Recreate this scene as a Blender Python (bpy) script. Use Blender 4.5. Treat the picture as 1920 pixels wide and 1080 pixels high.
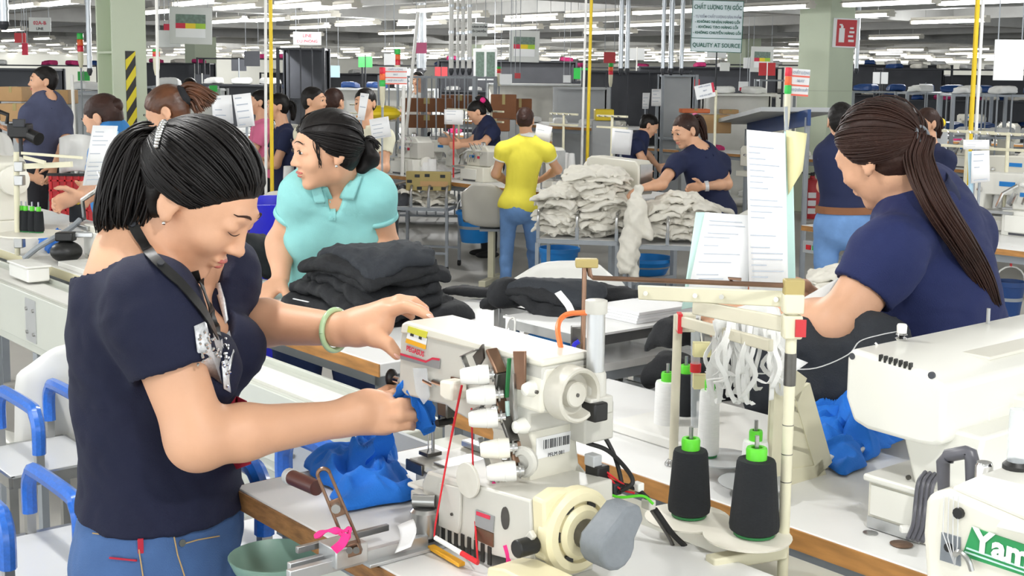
import bpy, bmesh, math, random
import numpy as np
from mathutils import Vector, Matrix
random.seed(7)
RNG = np.random.RandomState(11)
for _o in list(bpy.data.objects): bpy.data.objects.remove(_o)
SC = bpy.context.scene
COL = SC.collection
# ---------------------------------------------------------------- camera
F, CX, CY = 2400.0, 960.0, 440.0
CAM = Vector((0, 0, 1.74))
PITCH, ROLL = math.atan2(295, 2400), 0.010
_fw = Vector((0, math.cos(PITCH), -math.sin(PITCH)))
_up0 = Vector((0, math.sin(PITCH), math.cos(PITCH)))
_rt = Vector((1, 0, 0)) * math.cos(ROLL) + _up0 * math.sin(ROLL)
_up = _up0 * math.cos(ROLL) - Vector((1, 0, 0)) * math.sin(ROLL)
_cd = bpy.data.cameras.new('camera')
_cd.sensor_width = 36.0; _cd.lens = 36.0 * F / 1920.0; _cd.shift_y = -100.0 / 1920.0
_cd.clip_start = 0.05; _cd.clip_end = 300
_co = bpy.data.objects.new('camera', _cd); COL.objects.link(_co)
_co.matrix_world = Matrix(((_rt.x, _up.x, -_fw.x, CAM.x), (_rt.y, _up.y, -_fw.y, CAM.y), (_rt.z, _up.z, -_fw.z, CAM.z), (0, 0, 0, 1)))
SC.camera = _co
# ---------------------------------------------------------------- world and exposure
SC.view_settings.view_transform = 'Standard'; SC.view_settings.look = 'None'
SC.view_settings.exposure = 0.12; SC.view_settings.gamma = 1.0; SC.view_settings.use_curve_mapping = False
_w = bpy.data.worlds.new('ambient_fill'); SC.world = _w; _w.use_nodes = True
_w.node_tree.nodes['Background'].inputs[0].default_value = (0.93, 0.97, 1.0, 1)
_w.node_tree.nodes['Background'].inputs[1].default_value = 2.4  # ambient fill added for brightness, entering through the unwalled near sides of the hall
SC.cycles.max_bounces = 5; SC.cycles.diffuse_bounces = 3; SC.cycles.glossy_bounces = 2; SC.cycles.transmission_bounces = 3; SC.cycles.transparent_max_bounces = 6
SC.cycles.caustics_reflective = False; SC.cycles.caustics_refractive = False
LAMP_POWER = 26.0      # watts of one ceiling tube
TUBE_EMIT = 5.0
# ---------------------------------------------------------------- grid of the hall (rows of benches run along U)
U = Vector((0.632, -0.775, 0)); V = Vector((0.775, 0.632, 0)); Z = Vector((0, 0, 1))
GA = math.atan2(-0.775, 0.632)
G = Matrix.Rotation(GA, 4, 'Z')
def gw(u, v, z): return U * u + V * v + Z * z
def ray(px, py): return _fw + _rt * ((px - CX) / F) + _up * ((CY - py) / F)
def at(px, py, d):
    r = ray(px, py); return CAM + r * (d / r.y)
def onz(px, py, z):
    r = ray(px, py); return CAM + r * ((z - CAM.z) / r.z)
def onv(px, py, v):
    r = ray(px, py); return CAM + r * ((v - CAM.dot(V)) / r.dot(V))
def onu(px, py, u):
    r = ray(px, py); return CAM + r * ((u - CAM.dot(U)) / r.dot(U))
def uvz(p): return (p.dot(U), p.dot(V), p.z)
# ---------------------------------------------------------------- materials
def lin(c):
    if isinstance(c, str): c = tuple(int(c[i:i + 2], 16) / 255 for i in (1, 3, 5))
    return tuple(x / 12.92 if x <= .04045 else ((x + .055) / 1.055) ** 2.4 for x in c) + (1,)
MATS = {}
def mat(name, col, rough=.5, metal=0., var=.08, vs=6., bump=0., bs=60., emit=0., alpha=1., coat=0., stretch=None, spec=.5, trans=0., kind='noise', col2=None, thr=None, vscale=None):
    if name in MATS: return MATS[name]
    m = bpy.data.materials.new(name); m.use_nodes = True; nt = m.node_tree; N = nt.nodes; b = N['Principled BSDF']
    c = lin(col); b.inputs['Roughness'].default_value = rough; b.inputs['Metallic'].default_value = metal
    b.inputs['Specular IOR Level'].default_value = spec
    if coat: b.inputs['Coat Weight'].default_value = coat; b.inputs['Coat Roughness'].default_value = .15
    if trans: b.inputs['Transmission Weight'].default_value = trans
    if alpha < 1: b.inputs['Alpha'].default_value = alpha
    tc = N.new('ShaderNodeTexCoord'); mp = N.new('ShaderNodeMapping'); nt.links.new(tc.outputs['Object'], mp.inputs[0])
    if stretch: mp.inputs['Scale'].default_value = stretch
    nz = N.new('ShaderNodeTexNoise'); nz.inputs['Scale'].default_value = vs; nz.inputs['Detail'].default_value = 4
    nt.links.new(mp.outputs[0], nz.inputs[0])
    rp = N.new('ShaderNodeValToRGB'); e = rp.color_ramp.elements
    if col2 is not None:
        e[0].color = c; e[1].color = lin(col2); e[0].position, e[1].position = thr or (.42, .58)
    else:
        e[0].position = .3; e[1].position = .7
        e[0].color = tuple(x * (1 - var) for x in c[:3]) + (1,); e[1].color = tuple(min(1, x * (1 + var)) for x in c[:3]) + (1,)
    nt.links.new(nz.outputs[0], rp.inputs[0]); nt.links.new(rp.outputs[0], b.inputs['Base Color'])
    if bump:
        n2 = N.new('ShaderNodeTexNoise'); n2.inputs['Scale'].default_value = bs; n2.inputs['Detail'].default_value = 3
        nt.links.new(mp.outputs[0], n2.inputs[0])
        bp = N.new('ShaderNodeBump'); bp.inputs['Strength'].default_value = bump; bp.inputs['Distance'].default_value = .004
        nt.links.new(n2.outputs[0], bp.inputs['Height']); nt.links.new(bp.outputs[0], b.inputs['Normal'])
    if emit:
        b.inputs['Emission Color'].default_value = c; b.inputs['Emission Strength'].default_value = emit
    if emit: m.cycles.emission_sampling = 'NONE'
    MATS[name] = m
    return m
M = MATS
mat('skin', '#e2ae8c', .48, var=.05, vs=14, bump=.05, bs=220)
mat('skin_dark', '#cf9675', .5, var=.05, vs=14)
mat('lip', '#c0685f', .4, var=.04)
mat('nail', '#eeb9a8', .25, var=.02)
mat('hair_black', '#120e0d', .5, spec=.3, var=.35, vs=9, stretch=(1, 1, 1), bump=.2, bs=90)
mat('hair_brown', '#36211a', .52, spec=.3, var=.35, vs=12, bump=.3, bs=90)
mat('hair_auburn', '#5a3620', .42, var=.4, vs=14, bump=.3, bs=90)
mat('eye_white', '#e9e6e0', .2, var=.02)
mat('eye_dark', '#140c08', .15, var=.02)
mat('navy_knit', '#0b1230', .85, var=.12, vs=5, bump=.25, bs=500)
mat('navy_polo', '#1c2757', .85, var=.1, vs=5, bump=.3, bs=450)
mat('navy_dark', '#1a2346', .85, var=.1, vs=5, bump=.3, bs=450)
mat('aqua_knit', '#95d8d6', .85, var=.07, vs=5, bump=.3, bs=450)
mat('yellow_knit', '#f7ea52', .85, var=.05, vs=5, bump=.2, bs=300)
mat('white_knit', '#efefea', .85, var=.03)
mat('cream_knit', '#e8e4cc', .85, var=.05)
mat('slate_cotton', '#4a4f6a', .85, var=.12, vs=8, bump=.2, bs=200)
mat('skyblue_cotton', '#3f8fd8', .85, var=.08)
mat('pink_cotton', '#e87aa0', .85, var=.06)
mat('jeans', '#48699c', .9, var=.28, vs=4, bump=.3, bs=420)
mat('jeans_light', '#6f97cc', .9, var=.22, vs=5, bump=.3, bs=300)
mat('jeans_dark', '#22345e', .9, var=.25, vs=5, bump=.3, bs=400)
mat('trouser_black', '#1c1c22', .85, var=.15)
mat('stitch', '#c7a774', .8, var=.05)
mat('black_cloth', '#17191d', .8, var=.25, vs=6, bump=.35, bs=350)
mat('charcoal_cloth', '#2c3036', .85, var=.2, vs=7, bump=.35, bs=350)
mat('blue_cloth', '#1a73d6', .8, var=.1, vs=6, bump=.3, bs=350)
mat('cream_cloth', '#eae6da', .85, var=.07, vs=8, bump=.25, bs=160)
mat('white_cloth', '#f1f1ee', .85, var=.04, vs=8, bump=.2, bs=160)
mat('pink_cloth', '#ef2f88', .7, var=.12, vs=18)
mat('pink_pale', '#f59ac8', .7, var=.05)
mat('red_cloth', '#b3223a', .8, var=.12)
mat('machine', '#e9e6d8', .35, var=.025, vs=3, coat=.25)
mat('machine_grey', '#cfcdc4', .38, var=.05, vs=4, coat=.2, bump=.03, bs=200)
mat('machine_worn', '#d9d6cb', .42, var=.05, vs=9, col2='#c9c5b8', thr=(.45, .62))
mat('machine_white', '#f0efe6', .32, var=.02, vs=3, coat=.3)
mat('cream_plastic', '#ece3bd', .4, var=.03, vs=5)
mat('white_plastic', '#f0efe9', .4, var=.03, vs=6)
mat('spool_plastic', '#f6f1e2', .4, var=.02)
mat('ivory_paint', '#e5e0c4', .45, var=.05, vs=8)
mat('beige_paint', '#d9d3bd', .45, var=.06, vs=8)
mat('table_white', '#f3f3f1', .4, var=.015, vs=3, coat=.15)
mat('table_worn', '#efeee8', .5, var=.03, vs=5)
mat('wood_edge', '#b98449', .6, var=.25, vs=12, stretch=(1, 1, 6))
mat('wood_worn', '#93683c', .7, var=.35, vs=25, stretch=(1, 1, 4), bump=.3, bs=80)
mat('steel', '#b4b4b2', .28, metal=.9, var=.06, vs=20)
mat('steel_dark', '#6c6a66', .35, metal=.9, var=.15, vs=25)
mat('bronze_steel', '#8a6d5a', .35, metal=.85, var=.15, vs=18)
mat('chrome', '#e4e4e4', .12, metal=1, var=.02)
mat('aluminium', '#cfd1d2', .35, metal=.75, var=.04, vs=12)
mat('grey_paint', '#9aa0a6', .45, var=.06, vs=8)
mat('conveyor_paint', '#cfd2c8', .38, var=.04, vs=4, coat=.15)
mat('grey_panel', '#b9bcbd', .45, var=.05, vs=4)
mat('grey_plastic', '#7d8389', .5, var=.05, vs=120, bump=.15, bs=900)
mat('black_plastic', '#191919', .4, var=.1)
mat('black_rubber', '#141414', .6, var=.1)
mat('handle_grey', '#55555c', .4, var=.06)
mat('green_plastic', '#5fd62c', .4, var=.04)
mat('dark_green', '#2c7d46', .5, var=.06)
mat('thread_black', '#1d2024', .9, var=.25, vs=160, stretch=(1, 1, 10), bump=.5, bs=260)
mat('thread_white', '#f4f4f2', .8, var=.04, vs=60, stretch=(1, 1, 10), bump=.3, bs=260)
mat('thread_red', '#d81f2c', .7, var=.06)
mat('thread_fine', '#cfcfcf', .6, var=.02)
mat('blue_grip', '#2b72d8', .28, var=.12, vs=140, coat=.5)
mat('blue_plastic', '#1b86d8', .38, var=.06)
mat('blue_deep', '#2b2bd0', .4, var=.06)
mat('blue_dark', '#17417e', .45, var=.08)
mat('red_plastic', '#d8262e', .4, var=.05)
mat('red_paint', '#c8343a', .45, var=.06)
mat('orange_plastic', '#ef7a3c', .4, var=.05)
mat('yellow_plastic', '#f0d21e', .45, var=.04)
mat('yellow_paint', '#f2cf1a', .45, var=.04)
mat('purple_plastic', '#9a78d8', .4, var=.05)
mat('pink_plastic', '#d8a4d8', .4, var=.05)
mat('bowl_green', '#86a89a', .4, var=.08, vs=5)
mat('jade', '#b9d8a8', .2, var=.05, vs=20, coat=.5)
mat('paper', '#fafafa', .7, var=.01)
mat('paper_print', '#f4f5f6', .7, var=.02)
mat('paper_yellow', '#f4ecb4', .7, var=.02)
mat('paper_mint', '#cdeee6', .5, var=.02)
mat('paper_blue', '#bfe0f2', .5, var=.02)
mat('ink', '#b9c0cc', .8, var=.05)
mat('ink_dark', '#34383c', .8, var=.05)
mat('ink_green', '#1f6a58', .7, var=.05)
mat('ink_red', '#d5344e', .6, var=.05)
mat('cardboard', '#c9a273', .8, var=.06, vs=6)
mat('cardboard_brown', '#8a5b3c', .8, var=.1, vs=6)
mat('kraft_tape', '#b6a468', .5, var=.06)
mat('pillar_green', '#d3dec4', .55, var=.02, vs=2)
mat('pillar_seam', '#c3cdb4', .55, var=.02, vs=2)  # slightly darker green of the column's seam band
mat('hazard_black', '#2a2a28', .5, var=.05)
mat('hazard_yellow', '#f2e02a', .5, var=.03)
mat('floor_grey', '#bdbbb4', .55, var=.07, vs=1.2, bump=.05, bs=30)
mat('ceiling_grey', '#dcdcd9', .7, var=.04, vs=.8)
mat('beam_grey', '#a2a29f', .6, var=.05)
mat('duct', '#b7bcc0', .3, metal=.7, var=.08, vs=8)
mat('wall_pale', '#dcdcd4', .7, var=.03, vs=.7)
mat('tube_light', '#ffffff', .4, var=0, emit=TUBE_EMIT)
mat('fixture', '#d8d4c8', .5, var=.03)
mat('dark_steel', '#3b3d42', .45, metal=.3, var=.1)
mat('dark_panel', '#4a4c52', .5, var=.12, vs=3)
mat('clear_film', '#e6edf2', .12, var=.02, alpha=.35)
mat('andon_red', '#e0203a', .35, var=.03)
mat('andon_orange', '#f0682c', .35, var=.03)
mat('andon_green', '#2cbf4c', .35, var=.03)
mat('sign_white', '#f4f6f6', .5, var=.01)
mat('sign_grey', '#d9dcd8', .5, var=.02)
mat('sign_blue', '#eefafd', .5, var=.01)
mat('stripe_red', '#f0705c', .5, var=.03)
mat('photo_grey', '#6f8478', .5, var=.3, vs=30)
mat('lime', '#a6cf3a', .5, var=.05)
mat('silver_bead', '#e3e5e8', .3, metal=.25, var=.15, vs=260)
mat('maroon', '#4f2624', .35, var=.1)
mat('label_yellow', '#f3b32c', .5, var=.05)
mat('label_lime', '#d8d44a', .5, var=.05)
mat('brand_grey', '#a9abac', .35, metal=.4, var=.03)
mat('brand_green', '#2c9a58', .45, var=.05)
mat('magenta_cloth', '#d23a7a', .8, var=.2, vs=20)
mat('mat_violet', '#6a4fb0', .7, var=.1)
# ================================================================ mesh tools
KID = {}
WM = {}                                                   # world matrices of parents
def frame(o, dirv=None):
    """matrix at point o whose local x runs along U, y along V (or x along dirv)"""
    m = G.copy() if dirv is None else Matrix.Rotation(math.atan2(dirv.y, dirv.x), 4, 'Z')
    m.translation = o
    return m
def gframe(u, v, z): return frame(gw(u, v, z))
class MB:
    def __init__(s, M=None): s.v = []; s.f = []; s.M = M
    def add(s, vs, fs):
        o = len(s.v)
        if s.M is not None: s.v += [tuple(s.M @ Vector(v)) for v in vs]
        else: s.v += [tuple(v) for v in vs]
        s.f += [tuple(i + o for i in f) for f in fs]
        return s
    def bx(s, x0, x1, y0, y1, z0, z1):
        return s.add([(x0, y0, z0), (x1, y0, z0), (x1, y1, z0), (x0, y1, z0), (x0, y0, z1), (x1, y0, z1), (x1, y1, z1), (x0, y1, z1)],
                     [(0, 3, 2, 1), (4, 5, 6, 7), (0, 1, 5, 4), (1, 2, 6, 5), (2, 3, 7, 6), (3, 0, 4, 7)])
    def box(s, c, sz): return s.bx(c[0] - sz[0] / 2, c[0] + sz[0] / 2, c[1] - sz[1] / 2, c[1] + sz[1] / 2, c[2] - sz[2] / 2, c[2] + sz[2] / 2)
    def bar(s, a, b, w, h=None, upv=Z):
        """rectangular bar between two points"""
        a, b = Vector(a), Vector(b); h = h or w; t = (b - a).normalized()
        if abs(t.dot(upv)) > .98: upv = Vector((1, 0, 0))
        x = t.cross(upv).normalized() * (w / 2); y = x.cross(t).normalized() * (h / 2)
        vs = [a - x - y, a + x - y, a + x + y, a - x + y, b - x - y, b + x - y, b + x + y, b - x + y]
        return s.add(vs, [(0, 1, 2, 3), (7, 6, 5, 4), (0, 4, 5, 1), (1, 5, 6, 2), (2, 6, 7, 3), (3, 7, 4, 0)])
    def cyl(s, a, b, r, r2=None, n=14, cap=True):
        a, b = Vector(a), Vector(b); r2 = r if r2 is None else r2; t = (b - a).normalized()
        x = t.orthogonal().normalized(); y = t.cross(x)
        vs = []
        for p, q in ((a, r), (b, r2)):
            for i in range(n):
                k = 2 * math.pi * i / n; vs.append(p + x * (q * math.cos(k)) + y * (q * math.sin(k)))
        fs = [(i, (i + 1) % n, n + (i + 1) % n, n + i) for i in range(n)]
        if cap: fs += [tuple(range(n))[::-1], tuple(range(n, 2 * n))]
        return s.add(vs, fs)
    def tube(s, pts, r, n=8, flat=1., cap=True):
        pts = [Vector(p) for p in pts]; k = len(pts); rs = r if isinstance(r, (list, tuple)) else [r] * k
        t = (pts[1] - pts[0]).normalized(); x = t.orthogonal().normalized(); vs = []; fs = []
        for i, p in enumerate(pts):
            tn = (pts[min(i + 1, k - 1)] - pts[max(i - 1, 0)])
            tn = tn.normalized() if tn.length > 1e-9 else t
            x = x - tn * x.dot(tn); x = x.normalized() if x.length > 1e-6 else tn.orthogonal().normalized(); y = tn.cross(x)
            for j in range(n):
                a = 2 * math.pi * j / n; vs.append(p + x * (rs[i] * math.cos(a)) + y * (rs[i] * flat * math.sin(a)))
        for i in range(k - 1):
            for j in range(n): fs.append((i * n + j, i * n + (j + 1) % n, (i + 1) * n + (j + 1) % n, (i + 1) * n + j))
        if cap: fs += [tuple(range(n))[::-1], tuple(range((k - 1) * n, k * n))]
        return s.add(vs, fs)
    def ribbon(s, pts, w, side, th=.0015):
        """flat strap through points; side = width direction (vector or list)"""
        pts = [Vector(p) for p in pts]; k = len(pts); vs = []; fs = []
        for i, p in enumerate(pts):
            tn = (pts[min(i + 1, k - 1)] - pts[max(i - 1, 0)]).normalized(); sd = Vector(side[i]) if isinstance(side, list) else Vector(side)
            sd = (sd - tn * sd.dot(tn)).normalized(); nn = tn.cross(sd); ww = w[i] if isinstance(w, list) else w
            vs += [p - sd * ww / 2 - nn * th, p + sd * ww / 2 - nn * th, p + sd * ww / 2 + nn * th, p - sd * ww / 2 + nn * th]
        for i in range(k - 1):
            for j in range(4): fs.append((i * 4 + j, i * 4 + (j + 1) % 4, i * 4 + 4 + (j + 1) % 4, i * 4 + 4 + j))
        fs += [(3, 2, 1, 0), tuple(range(4 * k - 4, 4 * k))]
        return s.add(vs, fs)
    def prism(s, poly, ax, a, b):
        """polygon extruded along axis ax; poly gives the two other axes in order"""
        def pt(p, h): return {'x': (h, p[0], p[1]), 'y': (p[0], h, p[1]), 'z': (p[0], p[1], h)}[ax]
        n = len(poly); vs = [pt(p, a) for p in poly] + [pt(p, b) for p in poly]
        return s.add(vs, [tuple(range(n))[::-1], tuple(range(n, 2 * n))] + [(i, (i + 1) % n, n + (i + 1) % n, n + i) for i in range(n)])
    def lathe(s, prof, c=(0, 0, 0), ax=Z, n=18):
        """prof: (radius, height) pairs from bottom to top"""
        c = Vector(c); t = Vector(ax).normalized(); x = t.orthogonal().normalized(); y = t.cross(x); vs = []; k = len(prof)
        for r, h in prof:
            for i in range(n):
                a = 2 * math.pi * i / n; vs.append(c + t * h + x * (r * math.cos(a)) + y * (r * math.sin(a)))
        fs = [(j * n + i, j * n + (i + 1) % n, (j + 1) * n + (i + 1) % n, (j + 1) * n + i) for j in range(k - 1) for i in range(n)]
        if prof[0][0] > 1e-5: fs.append(tuple(range(n))[::-1])
        if prof[-1][0] > 1e-5: fs.append(tuple(range((k - 1) * n, k * n)))
        return s.add(vs, fs)
    def ell(s, c, r, n=14, m=9):
        c = Vector(c); r = (r, r, r) if not hasattr(r, '__len__') else r
        prof = []
        vs = [c + Vector((0, 0, -r[2]))]
        for j in range(1, m):
            b = -math.pi / 2 + math.pi * j / m
            for i in range(n):
                a = 2 * math.pi * i / n; vs.append(c + Vector((r[0] * math.cos(b) * math.cos(a), r[1] * math.cos(b) * math.sin(a), r[2] * math.sin(b))))
        vs.append(c + Vector((0, 0, r[2]))); L = len(vs) - 1; fs = []
        for i in range(n):
            fs.append((0, 1 + (i + 1) % n, 1 + i)); fs.append((L, L - n + i, L - n + (i + 1) % n))
        for j in range(m - 2):
            for i in range(n): o = 1 + j * n; fs.append((o + i, o + (i + 1) % n, o + n + (i + 1) % n, o + n + i))
        return s.add(vs, fs)
    def grid(s, fn, nu, nv):
        vs = [fn(i / nu, j / nv) for j in range(nv + 1) for i in range(nu + 1)]
        return s.add(vs, [(j * (nu + 1) + i, j * (nu + 1) + i + 1, (j + 1) * (nu + 1) + i + 1, (j + 1) * (nu + 1) + i) for j in range(nv) for i in range(nu)])
    def quad(s, a, b, c, d): return s.add([a, b, c, d], [(0, 1, 2, 3)])
def mesh_of(name, mb, inv=None):
    me = bpy.data.meshes.new(name)
    if isinstance(mb, tuple): vs, fs = mb
    else: vs, fs = mb.v, mb.f
    if isinstance(vs, np.ndarray):
        if inv is not None:
            A = np.array(inv); vs = vs @ A[:3, :3].T + A[:3, 3]
        me.vertices.add(len(vs)); me.vertices.foreach_set('co', vs.astype(np.float32).ravel())
        fs = np.asarray(fs); me.loops.add(fs.size); me.loops.foreach_set('vertex_index', fs.astype(np.int32).ravel())
        me.polygons.add(len(fs)); me.polygons.foreach_set('loop_start', np.arange(0, fs.size, 4, dtype=np.int32))
        me.update(calc_edges=True); me.validate()
    else:
        if inv is not None: vs = [tuple(inv @ Vector(v)) for v in vs]
        me.from_pydata(vs, [], fs); me.update()
    return me
def tag(o, label=None, cat=None, group=None, kind=None):
    if label: o['label'] = label
    if cat: o['category'] = cat
    if group: o['group'] = group
    if kind: o['kind'] = kind
    return o
def obj(name, mb, m, parent=None, bevel=0., smooth=38, solid=0., sub=0, seg=2, origin=None):
    """mesh in world coordinates -> object; top-level ones get their origin at the base centre"""
    if parent is not None: inv = WM[parent.name].inverted(); loc = None
    else:
        vs = mb[0] if isinstance(mb, tuple) else mb.v
        a = np.array(vs); lo, hi = a.min(0), a.max(0)
        loc = Vector(((lo[0] + hi[0]) / 2, (lo[1] + hi[1]) / 2, lo[2])) if origin is None else origin
        inv = Matrix.Translation(-loc)
    me = mesh_of(name, mb, inv)
    if smooth:
        me.polygons.foreach_set('use_smooth', [True] * len(me.polygons))
        if smooth < 180: me.set_sharp_from_angle(angle=math.radians(smooth))
    me.materials.append(M[m] if isinstance(m, str) else m)
    o = bpy.data.objects.new(name, me); COL.objects.link(o)
    if parent is not None: adopt(o, parent); WM[o.name] = WM[parent.name]
    else: o.location = loc; WM[o.name] = Matrix.Translation(loc)
    if solid:
        d = o.modifiers.new('thick', 'SOLIDIFY'); d.thickness = solid; d.offset = 0
    if sub:
        d = o.modifiers.new('sub', 'SUBSURF'); d.levels = sub; d.render_levels = sub
    if bevel:
        d = o.modifiers.new('bevel', 'BEVEL'); d.width = bevel; d.segments = seg; d.limit_method = 'ANGLE'; d.angle_limit = math.radians(40)
        d.harden_normals = False
    return o
def thing(name, label, cat, mtx, group=None, kind=None):
    """Empty at the base of a thing that parents its parts; mtx = matrix or point"""
    o = bpy.data.objects.new(name, None); COL.objects.link(o); o.empty_display_size = .05
    if not isinstance(mtx, Matrix): mtx = Matrix.Translation(Vector(mtx))
    o.matrix_world = mtx; WM[o.name] = mtx.copy()
    return tag(o, label, cat, group, kind)
def kids(o): return list(KID.get(o.name, ()))
def adopt(c, o): c.parent = o; KID.setdefault(o.name, []).append(c)
def copy_tree(root, mtx, label=None, group=None, kidmap=None):
    r = root.copy(); COL.objects.link(r); r.parent = None; r.matrix_world = mtx; WM[r.name] = mtx.copy()
    if label: r['label'] = label
    if group: r['group'] = group
    ch = kidmap if kidmap is not None else kids(root)
    for c in ch:
        d = c.copy(); COL.objects.link(d); adopt(d, r)
        for g in kids(c):
            e = g.copy(); COL.objects.link(e); adopt(e, d)
    return r
def text_mesh(body, size, mtx, name, m, parent=None, ext=.0006, align='CENTER', stretch=1., bold=0., maxw=None):
    """lettering as thin mesh; mtx maps text plane (x right, y up) to world"""
    c = bpy.data.curves.new('txt', 'FONT'); c.body = body; c.size = size; c.align_x = align; c.align_y = 'CENTER'; c.extrude = ext; c.offset = bold; c.resolution_u = 2
    o = bpy.data.objects.new('txt', c); me = bpy.data.meshes.new_from_object(o)
    bpy.data.objects.remove(o); bpy.data.curves.remove(c)
    if maxw and len(me.vertices):
        ww = max(v.co.x for v in me.vertices) - min(v.co.x for v in me.vertices); stretch = min(stretch, maxw / ww)
    vs = [mtx @ Vector((v.co.x * stretch, v.co.y, v.co.z)) for v in me.vertices]; fs = [tuple(p.vertices) for p in me.polygons]
    bpy.data.meshes.remove(me)
    b = MB(); b.v = [tuple(v) for v in vs]; b.f = fs
    return obj(name, b, m, parent, smooth=0)
def plane_mtx(c, xdir, ydir):
    x = Vector(xdir).normalized(); y = Vector(ydir); y = (y - x * y.dot(x)).normalized(); n = x.cross(y); c = Vector(c)
    return Matrix(((x.x, y.x, n.x, c.x), (x.y, y.y, n.y, c.y), (x.z, y.z, n.z, c.z), (0, 0, 0, 1)))
def bez(p0, p1, p2, p3, n=10):
    p0, p1, p2, p3 = map(Vector, (p0, p1, p2, p3)); r = []
    for i in range(n + 1):
        t = i / n; q = 1 - t; r.append(p0 * q ** 3 + p1 * (3 * q * q * t) + p2 * (3 * q * t * t) + p3 * t ** 3)
    return r
def spline(pts, n=6):
    """Catmull-Rom through the points"""
    P = [Vector(p) for p in pts]; P = [P[0] * 2 - P[1]] + P + [P[-1] * 2 - P[-2]]; r = []
    for i in range(1, len(P) - 2):
        for k in range(n):
            t = k / n; a, b, c, d = P[i - 1:i + 3]
            r.append((b * 2 + (c - a) * t + (a * 2 - b * 5 + c * 4 - d) * t * t + (b * 3 - a - c * 3 + d) * t ** 3) * .5)
    r.append(P[-2]); return r
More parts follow.
